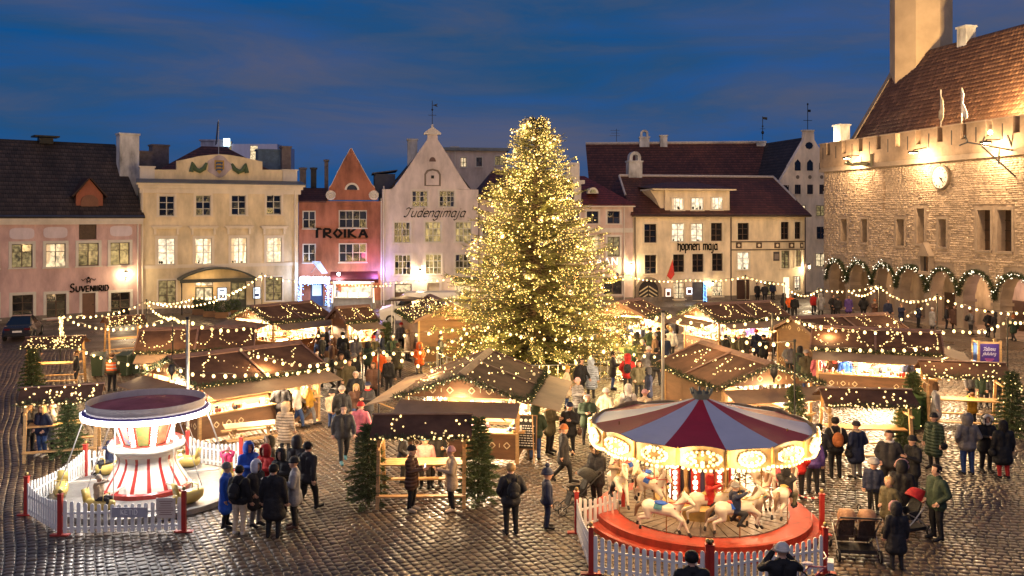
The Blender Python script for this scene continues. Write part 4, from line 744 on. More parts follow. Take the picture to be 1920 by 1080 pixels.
uu, zz = q(1517, 273); MB().prism([(uu + .45 * math.cos(k * .785), zz + .38 * math.sin(k * .785)) for k in range(8)], -.03, .01).build('octagon_window', PANE_D, f.T)
ua, zt = q(1517, 258); ul, zl_ = q(1455, 352); ur = q(1580, 350)[0]; roof(f.T, [[(ul, .4, zl_), (ua, .4, zt), (ua, 14, zt), (ul, 14, zl_)][::-1], [(ur, .4, zl_), (ur, 14, zl_), (ua, 14, zt), (ua, .4, zt)][::-1]], TILE_D)
f = Fr('modern_white_block', 'far white modern block with lit office window above the yellow house', (at(428, 500, 190).x, 190), (at(520, 500, 190).x, 190), 'building'); z1 = f.uz(470, 270)[1]
for r in ((469, 273, 483, 300),): window(f, r, 1, 5, 'l', 0, hole=True, sill=False)
window(f, (424 + 5, 265, 434, 300), 1, 6, 'y', 0, sill=False)
wall(f, 0, f.L, 0, z1, plaster('cool_white_panel', (.55, .55, .68), .05), 15); u, z = f.uz(427, 267); MB().b(u - .8, u + .5, -.3, -.1, z - .8, z + .8).build('lit_sign', emat('cold_sign', (.7, .95, 1), 4), f.T)
mb = MB(); u, z = f.uz(400, 268); mb.b(u - 3, u + 1.8, 1, 6, 0, z + .5); mb.b(u - 3.3, u + 2.1, .7, 6.3, z + .501, z + .8); mb.build('stair_tower', plaster('lilac_grey_panel', (.3, .3, .38)), f.T)
# ------------------------------------------------------------------ the stone town hall on the right
LIME = mat('hall_limestone', (.34, .26, .19), .88, .35, 1.4, .5, 16)
STONE = mat('rough_limestone_block', (.42, .325, .235), .9, .4, 1.1, .45, 14)
ASH = mat('arcade_ashlar', (.30, .235, .175), .85, .3, .9, .25, 8)
HTILE = mat('hall_roof_tiles', (.20, .088, .042), .6, .55, .6, kind='tile')
A0 = Vector(gp(1545, 577)); bb = -.218; B0 = Vector((A0.x - bb * 34, A0.y - 34))
f = Fr('stone_town_hall', 'big limestone hall with battlements, arcade and clock on the right', A0, B0, 'town hall'); q = f.uz; HL = f.L
zs = q(1545, 320)[1]; zp1 = q(1545, 293)[1]; zm = q(1545, 279)[1]
low = [(1551, 524), (1590, 528), (1637, 531), (1682, 539), (1740, 545), (1800, 553), (1868, 563)]
us = [q(*p)[0] for p in low]; step = us[-1] - us[-2]
while us[-1] < HL - step: us.append(us[-1] + step)
zsp = q(1682, 539)[1]; zcr = q(1713, 500)[1] - .1; zA = zcr + .55
hw = []
for r in ((1577, 411, 1588, 453), (1615, 411, 1626, 455), (1681, 411, 1695, 461), (1719, 391, 1733, 457), (1760, 411, 1774, 463), (1833, 394, 1857, 470), (1871, 394, 1897, 472), (1932, 394, 1960, 474)):
    a = f.rect(r); f.holes.append(a); hw.append(a)
wall(f, 0, HL, zA, zs, LIME, 15, back=True, reveal=.75)
for a in hw:
    mb = MB(); mb.b(a[0] - .14, a[1] + .14, -.1, .12, a[2] - .16, a[2] - .001); mb.b(a[0] - .2, a[0] - .01, -.035, .05, a[2], a[3] + .2); mb.b(a[1] + .01, a[1] + .2, -.035, .05, a[2], a[3] + .2); mb.b(a[0] - .01, a[1] + .01, -.034, .05, a[3] + .005, a[3] + .2)
    o = mb.build('window', ASH, f.T); mb = MB(); mb.b(a[0] + .02, a[1] - .02, .55, .6, a[2], a[3]); o2 = mb.build('shutter', mat('brown_leaded_glass', (.05, .028, .018), .3, .4, 4), o)
    mb = MB(); um = (a[0] + a[1]) / 2
    if a[1] - a[0] > .9: mb.b(um - .06, um + .06, .48, .56, a[2], a[3])
    for k in range(1, 4): zz = a[2] + (a[3] - a[2]) * k / 4; mb.b(a[0], a[1], .52, .552, zz - .025, zz + .025)
    mb.build('glazing_bar', DARKM, o)
# arcade: piers, pointed arches, vault depth
ARD = 3.6
def archz(t): return zsp + (zcr - zsp) * max(0.0, 1 - abs(t) ** 2.2) ** .62
mb = MB(); n = 12
mb.quad((0, 0, 0), (us[0] - .3, 0, 0), (us[0] - .3, 0, zA), (0, 0, zA)); mb.quad((0, 0, 0), (0, 0, zA), (0, ARD, zA), (0, ARD, 0))
for i in range(len(us)):
    u = us[i]; pw = .32
    if i: pass
    mb.quad((u - pw, 0, 0), (u + pw, 0, 0), (u + pw, 0, zA), (u - pw, 0, zA)); mb.quad((u + pw, 0, 0), (u + pw, .9, 0), (u + pw, .9, zA), (u + pw, 0, zA)); mb.quad((u - pw, 0, 0), (u - pw, 0, zA), (u - pw, .9, zA), (u - pw, .9, 0)); mb.quad((u - pw, .9, 0), (u - pw, .9, zA), (u + pw, .9, zA), (u + pw, .9, 0))
    if i + 1 < len(us):
        a, b_ = u + pw, us[i + 1] - pw
        for k in range(n):
            t0, t1 = -1 + 2 * k / n, -1 + 2 * (k + 1) / n; x0, x1 = a + (b_ - a) * (t0 + 1) / 2, a + (b_ - a) * (t1 + 1) / 2; z0, z1 = archz(t0), archz(t1)
            mb.quad((x0, 0, z0), (x1, 0, z1), (x1, 0, zA), (x0, 0, zA)); mb.quad((x0, 0, z0), (x0, .9, z0), (x1, .9, z1), (x1, 0, z1)); mb.quad((x0, .9, z0), (x0, .9, zA), (x1, .9, zA), (x1, .9, z1))
mb.quad((us[-1], 0, 0), (HL, 0, 0), (HL, 0, zA), (us[-1], 0, zA))
mb.build('arcade', ASH, f.T)
mb = MB(); mb.quad((0, ARD, 0), (HL, ARD, 0), (HL, ARD, zA), (0, ARD, zA)); mb.quad((0, .9, zA - .05), (HL, .9, zA - .05), (HL, ARD, zA - .05), (0, ARD, zA - .05)); mb.b(0, HL, .3, ARD, .0, .12); mb.build('arcade_back_wall', plaster('arcade_plaster', (.42, .33, .25), .25), f.T)
for u in us: MB().b(u - .4, u + .4, -.08, .98, zsp - .42, zsp - .24).build('impost', ASH, f.T); MB().b(u - .42, u + .42, -.1, 1.0, 0, .35).build('pier_plinth', ASH, f.T)
for k, u in enumerate(us[1:7]): 
    um = u + step * .35; MB().b(um - .5, um + .5, ARD - .12, ARD - .01, .12, 2.1).build('arcade_door', mat('arcade_oak', (.07, .04, .025), .6), f.T) if k in (2, 4) else None
# string course and battlements
MB().b(-.28, HL, -.3, -.002, zs - .14, zs + .12).b(-.25, HL, -.2, -.001, zs + .121, zs + .24).build('string_course', ASH, f.T)
mb = MB(); mb.b(-.25, HL, -.25, .45, zs + .241, zp1); mb.build('parapet', mat('parapet_plaster', (.27, .195, .13), .88, .4, .9, .4, 8), f.T)
PLM = MATS['parapet_plaster']; gaps = []; u = -.25; k = 0
while u < HL:
    w_ = 1.75 if k else 1.0; mb = MB(); mb.b(u, u + w_, -.25, .45, zp1 - .001, zm + .35); mb.mi = 1; mb.b(u - .06, u + w_ + .06, -.32, .52, zm + .351, zm + .43); mb.mi = 2; c = u + w_ / 2; mb.b(c - .05, c + .05, -.256, -.24, zp1 - .3, zm + .05)
    mb.build('merlon', [PLM, ASH, BLACK], f.T); gaps.append(u + w_); u += w_ + .55; k += 1
mb = MB(); mb.b(-.25, -.0, .451, 4.5, zs + .2, zp1); mb.b(-.25, 0, .8, 2.2, zp1, zm + .35); mb.b(-.25, 0, 2.8, 4.2, zp1, zm + .35); mb.build('parapet_return', PLM, f.T)
MB().b(0, HL, .46, 3.5, zs - .2, zs + .3).build('wall_walk', ASH, f.T)
# facing stones: coursed rubble with its own relief
def stones():
    P = []; z = zA + .02; rows = []
    while z < zs - .2:
        h = random.uniform(.10, .19); u = random.uniform(-.3, 0)
        while u < 27.5:
            l = random.uniform(.18, .56); c, cz = u + l / 2, z + h / 2
            if c > .1 and not any(a[0] - .22 - l / 2 < c < a[1] + .22 + l / 2 and a[2] - .2 - h / 2 < cz < a[3] + .24 + h / 2 for a in hw): P.append((c, cz + .02 * math.sin(c * 1.3 + z), l - .02, h - .015))
            u += l
        z += h
    z = zsp + .35
    while z < zA:      # between the arches
        h = random.uniform(.11, .17)
        for i in range(len(us) - 1):
            for s in (-.45, -.15, .15, .45):
                c = us[i] + s
                if c > .2 and all(abs(c - us[j]) < .32 or not (us[j] < c < us[j + 1]) or archz(-1 + 2 * (c - us[j] - .32) / (us[j + 1] - us[j] - .64)) + .2 < z for j in range(len(us) - 1)): P.append((c, z + h / 2, .28, h - .015))
        z += h
    P.sort(key=lambda p: -p[0])
    TV = np.array([(-.5, 0, -.5), (.5, 0, -.5), (.5, 0, .5), (-.5, 0, .5), (-.42, -1, -.40), (.44, -.7, -.36), (.40, -1.0, .36), (-.44, -.8, .40)]); TF = np.array([(4, 5, 6, 7), (0, 1, 5, 4), (1, 2, 6, 5), (2, 3, 7, 6), (3, 0, 4, 7)])
    n = len(P); A = np.array(P); Ms = np.zeros((n, 4, 4)); Ms[:, 3, 3] = 1; Ms[:, 0, 0] = A[:, 2] * np.where(rng.random(n) < .5, -1, 1); Ms[:, 1, 1] = rng.uniform(.015, .075, n); Ms[:, 2, 2] = A[:, 3] * np.where(rng.random(n) < .5, -1, 1)
    flip = Ms[:, 0, 0] * Ms[:, 2, 2] < 0; Ms[flip, 2, 2] *= -1
    Ms[:, 0, 3] = A[:, 0]; Ms[:, 2, 3] = A[:, 1]; Ms[:, 1, 3] = -.001
    me = npmesh('stone', TV, TF, STONE)
    for i in range(300): o = ob('stone', me, f.T); o.matrix_local = Matrix(Ms[i].tolist())
    V, Fc = tile_np(TV, TF, Ms[300:]); tag(ob('stone_facing', npmesh('stone_facing', V, Fc, STONE), f.T), kind='stuff')
stones()
# clock
u, z = q(1768, 333); prof = lambda r: [(u + r * math.cos(2 * math.pi * k / 28), z + r * math.sin(2 * math.pi * k / 28)) for k in range(28)]
o = MB().prism(prof(.86), -.22, -.02).build('clock', mat('clock_case', (.12, .09, .06), .5), f.T); MB().prism(prof(.74), -.26, -.221).build('clock_face', mat('clock_white', (.7, .68, .6), .4, .05), o)
mb = MB(); mb.bar((u, -.28, z), (u + .42, -.28, z - .4), .06, .02, up=(0, 1, 0)); mb.bar((u, -.29, z), (u + .3, -.29, z - .12), .08, .02, up=(0, 1, 0)); mb.build('clock_hand', BLACK, o)
for k in range(12): mb = MB(); a = k * math.pi / 6; mb.bar((u + .56 * math.cos(a), -.27, z + .56 * math.sin(a)), (u + .68 * math.cos(a), -.27, z + .68 * math.sin(a)), .05, .02, up=(0, 1, 0)); mb.build('hour_mark', BLACK, o)
# gargoyle spout, oriel niche, slits
u, z = q(1632, 308); mb = MB(); mb.tube([(u, .0, z), (u - .1, -.8, z + .05), (u - .15, -1.5, z - .05), (u - .15, -1.9, z + .1)], [.22, .16, .12, .17], 7); mb.tube([(u - .15, -1.8, z + .1), (u - .15, -2.15, z + .02)], [.12, .05], 6); mb.prism([(u - .1, z + .1), (u + .3, z + .55), (u + .35, z + .2)], -1.0, -.95); mb.tube([(u - .15, -1.85, z + .2), (u - .15, -1.8, z + .45)], [.06, .02], 5); mb.tube([(u + .6, -.3, z - .2), (u + .55, -.35, z + .75)], .09, 6)
mb.build('gargoyle', mat('verdigris_copper', (.13, .13, .08), .6, .4, 5), f.T)
u, z = q(1658, 320); MB().b(u - .14, u + .14, -.05, 0, z - 3.2, z).build('rain_stain_strip', mat('damp_stone', (.22, .15, .09), .7), f.T)
for px_, py_ in ((1611, 335), (1697, 332)): u, z = q(px_, py_); MB().b(u - .09, u + .09, -.04, .0, z - .35, z + .35).build('arrow_slit', BLACK, f.T)
u, z0 = q(1742, 515); _, z1 = q(1742, 480); mb = MB(); mb.b(u - .62, u + .62, -.45, 0, z0, z0 + .25); mb.b(u - .55, u - .4, -.4, 0, z0 + .25, z1); mb.b(u + .4, u + .55, -.4, 0, z0 + .25, z1); mb.prism([(u - .65, z1), (u + .65, z1), (u, z1 + .95)], -.5, 0); mb.mi = 1; mb.b(u - .4, u + .4, -.12, -.02, z0 + .25, z1); mb.mi = 2; mb.b(u - .03, u + .03, -.2, -.11, z0 + .25, z1)
mb.build('oriel_niche', [ASH, mat('niche_dark', (.04, .03, .028), .5), WOOD], f.T)
# iron dragon bracket near the right edge
u, z = q(1905, 283); mb = MB()
for a, b_ in (((0, 0), (-3.4, .55)), ((0, -1.6), (-2.4, .3)), ((-3.4, .55), (-4.0, .35)), ((-3.4, .55), (-3.6, 1.0)), ((-2.4, .4), (-2.2, .9)), ((-1.2, .2), (-1.2, -.8)), ((-.2, .1), (-.6, 1.0))): mb.bar((u + .25 * a[0], a[0] * .8, z + a[1]), (u + .25 * b_[0], b_[0] * .8, z + b_[1]), .06, .09)
mb.build('iron_bracket', DARKM, f.T)
# roof, tower, chimneys, flags
ye, ze, yr, zr = 2.3, zs + 1.0, 7.4, 21.4
roof(f.T, [[(.15, ye, ze + .9), (HL, ye, ze + .9), (HL, yr, zr), (.15, yr, zr)], [(HL, 12.6, ze + .9), (.15, 12.6, ze + .9), (.15, yr, zr), (HL, yr, zr)]], HTILE, .2)
def hall_tiles():
    a = Vector((0, ye, ze + .9)); b_ = Vector((0, yr, zr)); sl_ = (b_ - a); ln = sl_.length; sl_.normalize(); nn = Vector((1, 0, 0)).cross(sl_); TV = []
    for v, hgt in ((0, .055), (.46, .0)):
        for x, z in ((-.16, .0), (-.08, .055), (.02, .055), (.09, .012), (.16, .0)): TV.append((x, v, z + hgt))
    TV += [(x, 0, 0) for x in (-.16, -.08, .02, .09, .16)]; TV = np.array(TV); TF = np.array([(i, i + 1, i + 6, i + 5) for i in range(4)] + [(i + 10, i + 11, i + 1, i) for i in range(4)]); Ms = []
    for i in range(int(ln / .385)):
        for j in range(int(27 / .31)):
            p_ = a + sl_ * (i * .385) + Vector((.3 + j * .31 + (i % 2) * .155, 0, 0)) + nn * (.01 + random.uniform(0, .015)); M_ = np.eye(4); M_[:3, 0] = (1, random.gauss(0, .02), random.gauss(0, .02)); M_[:3, 1] = sl_; M_[:3, 2] = nn; M_[:3, 3] = p_; Ms.append(M_)
    Ms.sort(key=lambda m: -m[0, 3]); Ms = np.array(Ms); TM = tile_mat(); me = npmesh('roof_tile', TV, TF, TM)
    for i in range(300): o = ob('roof_tile', me, f.T); o.matrix_local = Matrix(Ms[i].tolist())
    V, Fc = tile_np(TV, TF, Ms[300:]); tag(ob('tile_covering', npmesh('tile_covering', V, Fc, TM, np.repeat(rng.random(len(Ms) - 300), 8)), f.T), kind='stuff')
def tile_mat():
    m = bpy.data.materials.new('clay_tile'); m.use_nodes = True; t = m.node_tree; b_ = t.nodes['Principled BSDF']; b_.inputs['Roughness'].default_value = .55
    at_ = t.nodes.new('ShaderNodeAttribute'); at_.attribute_name = 'rnd'; oi = t.nodes.new('ShaderNodeObjectInfo'); ad = t.nodes.new('ShaderNodeMath'); ad.operation = 'ADD'; t.links.new(at_.outputs['Fac'], ad.inputs[0]); t.links.new(oi.outputs['Random'], ad.inputs[1]); fr = t.nodes.new('ShaderNodeMath'); fr.operation = 'FRACT'; t.links.new(ad.outputs[0], fr.inputs[0])
    r = t.nodes.new('ShaderNodeValToRGB'); e = r.color_ramp.elements; e[0].color = (.07, .032, .018, 1); e[1].color = (.16, .085, .05, 1); x = e.new(.6); x.color = (.09, .046, .028, 1); t.links.new(fr.outputs[0], r.inputs[0]); t.links.new(r.outputs[0], b_.inputs['Base Color']); return m
hall_tiles()
mb = MB(); mb.bar((.1, ye - .2, ze + .75), (.1, yr, zr + .12), .5, .22); mb.build('verge_coping', ASH, f.T); mb = MB(); mb.add([(.3, ye, zs), (.3, 12.6, zs), (.3, 12.6, ze + .8), (.3, yr, zr - .15), (.3, ye, ze + .8)], [(0, 1, 2, 3, 4)]); mb.build('gable_wall', LIME, f.T)
mb = MB(); cx, cyy = 1.55, 8.1; a0 = R(4); mb.lathe([(2.45, 10), (2.45, 48)], 8, (cx, cyy, 0)); o = mb.build('tower', mat('tower_limewash', (.50, .375, .24), .88, .22, .5, .35, 7), f.T)
u, z0 = q(1812, 82, yr); u, z1 = q(1812, 50, yr); chimney(f.T, u, yr, z0 - 1, z1, 1.0, .9, CHIMW)
u0, z0 = q(1578, 275, 1.8); CHU = u0; z1 = q(1578, 234, 1.8)[1]; chimney(f.T, u0 + .0, 1.8, zs, z1, 1.05, .9, CHIMW)
for k, (px_, p1, p0) in enumerate(((1764, 168, 245), (1803, 165, 240))):
    u, z1 = q(px_, p1, .1); z0 = zm + .3; o = MB().tube([(u, .1, z0 - .6), (u, .1, z1)], .045, 6).build('flag_pole', STEEL, f.T)
    mb = MB(); pts = [(0, 0), (.25, -.5), (.15, -1.2), (.55, -1.8), (.7, -2.4), (.45, -2.5), (.2, -2.2), (.0, -1.9)] if k else [(0, -.5), (.25, -.9), (.35, -1.5), (.3, -2.3), (.1, -2.6), (-.3, -2.3), (-.25, -1.8), (0, -1.4)]
    mb.prism([(u + a * .8 + .05, z1 + b_ * .85) for a, b_ in pts], .06, .1); mb.build('flag', mat('white_flag' if k else 'tricolour_flag', (.55, .52, .5) if k else (.45, .4, .3), .8, .5, 2), o)
# floodlights on arms along the battlements
FL = emat('flood_lens', (1, .82, .5), 30)
for k, (px_, py_, pw) in enumerate(((1588, 300, 1050), (1712, 290, 1200), (1848, 272, 1150), (1990, 262, 1150))):
    u, z = q(px_, py_, -1.3); mb = MB(); mb.tube([(u, -.25, zp1 - .3), (u, -1.2, z + .35), (u, -1.3, z + .26)], .04, 5); mb.b(u - .3, u + .3, -1.5, -1.1, z + .12, z + .26); o = mb.build('floodlight', DARKM, f.T); MB().b(u - .22, u + .22, -1.45, -1.15, z + .095, z + .119).build('flood_lens', FL, o)
    plight(o, (u, -1.3, z - .02), pw, (1, .64, .33), .15)
u, z = q(1862, 250, -.1); mb = MB(); mb.b(u - .2, u + .2, .1, .4, z - .5, z); o = mb.build('roof_floodlight', DARKM, f.T); MB().ell((u, -.3, z + .05), (.17, .1, .15), 8, 6).build('flood_lens', FL, o)
plight(o, (u + 1, .9, z + .8), 7000, (1, .64, .28), .2, spot=120, aim=(3, 7.5, 26)); plight(o, (u - 8, 1.6, zs + .9), 1500, (1, .66, .3), .2)
u, z = q(1915, 215, 1.5); plight(o, (u + 1.5, 1.4, zs + 1.6), 9000, (1, .66, .3), .2, spot=150, aim=(u - 3, 6, 20))
MB().ell((u + 1.3, 1.4, zs + 1.5), (.2, .2, .2), 8, 6).build('flood_lens', FL, o)
plight(f.T, (us[1] + .6, 1.8, 3.2), 35, (1, .6, .3)); plight(f.T, (us[4] + 1.2, 2.2, 3.0), 60, (1, .62, .33)); plight(f.T, (us[5] + 1.2, 2.2, 3.0), 45, (1, .6, .55)); plight(f.T, (us[6] + 1.6, 2.2, 3.0), 55, (1, .62, .33))
hallF = f
plight(f.T, (CHU - .3, .75, q(1578, 262, .7)[1]), 260, (1, .70, .38), .1)
# fir garland over each arch
def needles(curve, per, ln, spread, col, name, parent, seed=0):    # bushy needles along a 3D polyline
    r_ = np.random.default_rng(seed); C = np.array([tuple(p) for p in curve], float); seg = np.linalg.norm(np.diff(C, axis=0), axis=1); cum = np.concatenate([[0], np.cumsum(seg)]); n = int(cum[-1] * per)
    t = r_.uniform(0, cum[-1], n); P = np.stack([np.interp(t, cum, C[:, i]) for i in range(3)], 1); D = r_.normal(0, 1, (n, 3)); D /= np.linalg.norm(D, axis=1)[:, None]
    P += D * r_.uniform(0, spread, (n, 1)); W = np.cross(D, r_.normal(0, 1, (n, 3))); W /= np.linalg.norm(W, axis=1)[:, None]; L_ = ln * r_.uniform(.6, 1.2, (n, 1))
    V = np.stack([P - W * ln * .11, P + W * ln * .11, P + D * L_], 1).reshape(-1, 3); o = ob(name, npmesh(name, V, np.arange(len(V)).reshape(-1, 3), col), parent); return o
FIR = mat('fir_needles', (.045, .062, .022), .7, .45, 3)
for i in range(len(us) - 1):
    if us[i] > 27 or i > 7: break
    cur = [(us[i] + (us[i + 1] - us[i]) * (t + 1) / 2, -.16, archz(max(-.99, min(.99, t * 1.02))) + .12 - (.25 if abs(t) > .97 else 0)) for t in [-1 + 2 * k / 16 for k in range(17)]]
    nm = ['first', 'second', 'third', 'fourth', 'fifth', 'sixth', 'seventh', 'eighth'][i]
    t_ = thing('arch_garland', 'lit fir garland over the %s hall arch from the left corner' % nm, 'garland', (A0.x, A0.y, 0), f.T.rotation_euler[2], 'fir garlands along the hall arcade')
    needles(cur, 520, .15, .17, FIR, 'fir_rope', t_, i)
    pp = []
    for k in range(30): a = random.random() * 15.99; j = int(a); p = Vector(cur[j]).lerp(Vector(cur[j + 1]), a - j); pp.append((p.x + random.gauss(0, .1), -.34 + random.gauss(0, .06), p.z + random.gauss(0, .12)))
    tag(ob('garland_bulbs', bulbs_mesh('garland_bulbs', pp, .028, WHITEBULB), t_), kind='stuff')
# ------------------------------------------------------------------ market stalls
ROOFM = mat('brown_roof_felt', (.105, .054, .034), .85, .45, 1.6, .25, 25, spec=.15)
RIDGEM = mat('ridge_board', (.20, .11, .08), .65, .3, 4)
AWN = mat('stall_flap_board', (.24, .16, .10), .7, .3, 1.2, .15, 12)
PANEL = mat('stall_panel', (.17, .085, .040), .6, .3, 1.5, .15, 20, stretch=(1, 1, 4))
INNER = mat('stall_inner_pine', (.55, .36, .17), .65, .25, 2)
MOTIF = mat('cream_motif', (.75, .58, .33), .6)
def goods_mats():
    cols = [(.6, .5, .4), (.5, .06, .04), (.7, .65, .58), (.1, .15, .3), (.55, .35, .1), (.08, .2, .1), (.3, .12, .06), (.75, .7, .6), (.03, .03, .03), (.6, .3, .35)]
    return [mat('goods_%d' % i, c, .55, .4, 9) for i, c in enumerate(cols)]
GOODS = goods_mats()
def motif(mb, c, ux, y, n=3, s=.13, gap=.34):       # row of diamonds and bars on a face at depth y, along +x
    for k in range(n * 2 - 1):
        x = c[0] + (k - (n - 1)) * gap * .55
        if k % 2: mb.b(x - .012, x + .012, y - .006, y, c[1] - s * .6, c[1] + s * .6)
        else:
            for a, b_ in (((x - s, c[1]), (x, c[1] + s)), ((x, c[1] + s), (x + s, c[1])), ((x + s, c[1]), (x, c[1] - s)), ((x, c[1] - s), (x - s, c[1]))): mb.bar((a[0], y - .003, a[1]), (b_[0], y - .003, b_[1]), .028, .006, up=(0, 1, 0))
def eave_garland(t, pts, seed, per=300):
    needles(pts, per, .12, .10, FIR, 'fir_garland', t, seed)
def along(pts, sp, jit=.03):
    out_ = []
    for a, b_ in zip(pts, pts[1:]):
        a, b_ = Vector(a), Vector(b_); l = (b_ - a).length; n = max(1, int(l / sp))
        out_ += [a.lerp(b_, (k + .5) / n) + Vector((random.gauss(0, jit), random.gauss(0, jit), random.gauss(0, jit))) for k in range(n)]
    return out_
NST = [0]
def stall(label, A, B, W=4.0, zr=2.75, ze=2.0, open_='SW', swag='u', power=150, flap=1.0, goods=True, inner=(1, .72, .42), seams=2, motif_end='W', L=None, awn='', garl='S', dens=1):
    NST[0] += 1; a, b_ = zp(*A, zr), zp(*B, zr)
    if (b_ - a).x < 0: a, b_ = b_, a
    d = (b_ - a); d.z = 0; LL = L or d.length; d.normalize(); c = (a + b_) / 2
    t = thing('market_stall', label, 'market stall', (c.x, c.y, 0), math.atan2(d.y, d.x), 'wooden market stalls on the square')
    hx, hy = LL / 2, W / 2; ix, iy = hx - .3, hy - .35; sl = (zr - ze) / hy
    for s in (-1, 1):                                   # roof slopes in panels
        for k in range(seams):
            x0, x1 = -hx + LL * k / seams + (.012 if k else 0), -hx + LL * (k + 1) / seams
            P = [(x0, s * hy, ze), (x1, s * hy, ze), (x1, 0, zr), (x0, 0, zr)]
            MB().slab(P if s < 0 else P[::-1], .07).build('roof_panel', ROOFM, t)
        if s < 0 or 1:
            for k in range(1, seams): x = -hx + LL * k / seams; MB().bar((x, s * hy, ze + .03), (x, s * .06, zr + .03), .09, .03).build('roof_batten', RIDGEM, t)
    o = MB().prism([(-.16, zr - .06), (0, zr + .05), (.16, zr - .06), (.16, zr - .02), (0, zr + .09), (-.16, zr - .02)], -hx - .02, hx + .02).build('ridge_board', RIDGEM, t)
    o.rotation_euler = (0, 0, R(90))
    for s, nm in ((-1, 'W'), (1, 'E')):                 # gable triangles
        mb = MB(Matrix.Rotation(R(-90 if s < 0 else 90), 4, 'Z')); mb.prism([(-hy + .12, ze + .02), (hy - .12, ze + .02), (0, zr - .1)], -ix - .14, -ix - .1); mb.mi = 1
        if nm in motif_end:
            for x in (-.62, .62): motif(mb, (x, ze + .24), 1, -ix - .141, 2, .1, .5)
        mb.build('gable_board', [PANEL, MOTIF], t)
        mb = MB()
        for sg in (-1, 1): mb.bar((s * (hx - .02), sg * (hy + .02), ze - .05), (s * (hx - .02), 0, zr - .02), .05, .14)
        tag(mb.build('bargeboard', RIDGEM, t))
    for x in (-ix, ix):
        for y in (-iy, iy): MB().b(x - .05, x + .05, y - .05, y + .05, 0, ze + .05).build('post', WOODL, t)
    sides = {'S': (Matrix(), ix, iy), 'N': (Matrix.Rotation(R(180), 4, 'Z'), ix, iy), 'W': (Matrix.Rotation(R(-90), 4, 'Z'), iy, ix), 'E': (Matrix.Rotation(R(90), 4, 'Z'), iy, ix)}
    for nm, (T, w_, dp) in sides.items():               # each side drawn as if it faced -y
        mb = MB(T)
        if nm in open_:
            mb.b(-w_ + .05, w_ - .05, -dp - .02, -dp + .02, .12, .92); mb.mi = 1
            for x in ([-w_ * .55, w_ * .55] if w_ > 1.4 else [0]): motif(mb, (x, .55), 1, -dp - .021, 3, .10, .42)
            o = mb.build('counter_panel', [PANEL, MOTIF], t)
            mb = MB(T); mb.b(-w_ - .02, w_ + .02, -dp - .22, -dp + .35, .93, .98); mb.build('counter_top', WOODL, t)
            mb = MB(T); z1 = ze - .06
            mb.slab([(-w_ - .15, -dp - .32, z1), (-w_ - .15, -dp - .32 - flap, z1 - .24), (w_ + .15, -dp - .32 - flap, z1 - .24), (w_ + .15, -dp - .32, z1)], .03); mb.build('raised_flap', AWN, t)
            mb = MB(T)
            for x in (-w_ * .8, w_ * .8): mb.bar((x, -dp - .02, 1.3), (x, -dp - .3 - flap * .85, z1 - .26), .03)
            mb.build('flap_strut', WOODL, t)
            if goods:
                mb = MB(T)
                for k in range(int(w_ * 2 * 10)):
                    mb.mi = random.randrange(len(GOODS)); x = random.uniform(-w_ + .1, w_ - .1); y = -dp + random.uniform(-.15, .25); s_ = random.uniform(.05, .14); h = random.uniform(.05, .22)
                    mb.box((x, y, .98 + h / 2), (s_, s_, h), Matrix.Rotation(random.random() * 3, 3, 'Z')) if random.random() < .5 else mb.ell((x, y, .98 + h * .5), (s_ * .6, s_ * .6, h * .5), 7, 5)
                tag(mb.build('goods', GOODS, t), kind='stuff')
                mb = MB(T)
                for k in range(int(w_ * 2 * 5)):         # wares hung under the eave
                    mb.mi = random.randrange(len(GOODS)); x = random.uniform(-w_ + .1, w_ - .1); h = random.uniform(.12, .4); zt = random.uniform(1.6, 1.85); mb.box((x, -dp + .25 + random.uniform(0, .2), zt - h / 2), (random.uniform(.06, .16), .05, h))
                tag(mb.build('hanging_wares', GOODS, t), kind='stuff')
        else:
            mb.b(-w_ + .05, w_ - .05, -dp - .02, -dp + .02, .1, ze); mb.mi = 1
            for x in ([-w_ * .55, w_ * .55] if w_ > 1.4 else [0]): motif(mb, (x, .55), 1, -dp - .021, 3, .10, .42)
            mb.build('side_wall', [PANEL, MOTIF], t)
            mb = MB(T); mb.b(-w_ + .1, w_ - .1, -dp + .03, -dp + .05, .2, ze - .05); mb.build('inner_lining', INNER, t)
            if goods and nm in 'NE':
                for z in (.75, 1.15, 1.5):
                    mb = MB(T); mb.b(-w_ + .15, w_ - .15, -dp + .06, -dp + .32, z - .03, z); mb.build('shelf', WOODL, t)
                mb = MB(T)
                for z in (.75, 1.15, 1.5):
                    for k in range(int(w_ * 2 * 5)):
                        mb.mi = random.randrange(len(GOODS)); x = random.uniform(-w_ + .2, w_ - .2); s_ = random.uniform(.06, .16); h = random.uniform(.08, .26)
                        mb.box((x, -dp + .19, z + h / 2), (s_, s_, h)) if k % 2 else mb.ell((x, -dp + .19, z + h / 2), (s_ / 2, s_ / 2, h / 2), 6, 5)
                tag(mb.build('shelf_goods', GOODS, t), kind='stuff')
    mb = MB(); mb.b(-ix * .8, ix * .8, -.04, .04, ze - .1, ze - .06); o = mb.build('lamp_strip', emat('strip_lamp', (1, .88, .68), 14), t)
    n = 2 if LL > 4.6 else 1
    for k in range(n): plight(o, ((k - (n - 1) / 2) * ix, -.3, ze - .25), power * 3 / n, inner, .15)
    for sd in open_: T, w_, dp = sides[sd]; plight(o, T @ Vector((0, -dp - .15, ze - .22)), power * .8, inner, .1)
    # garland at the eaves and bulbs on the roof
    gz = ze + .0
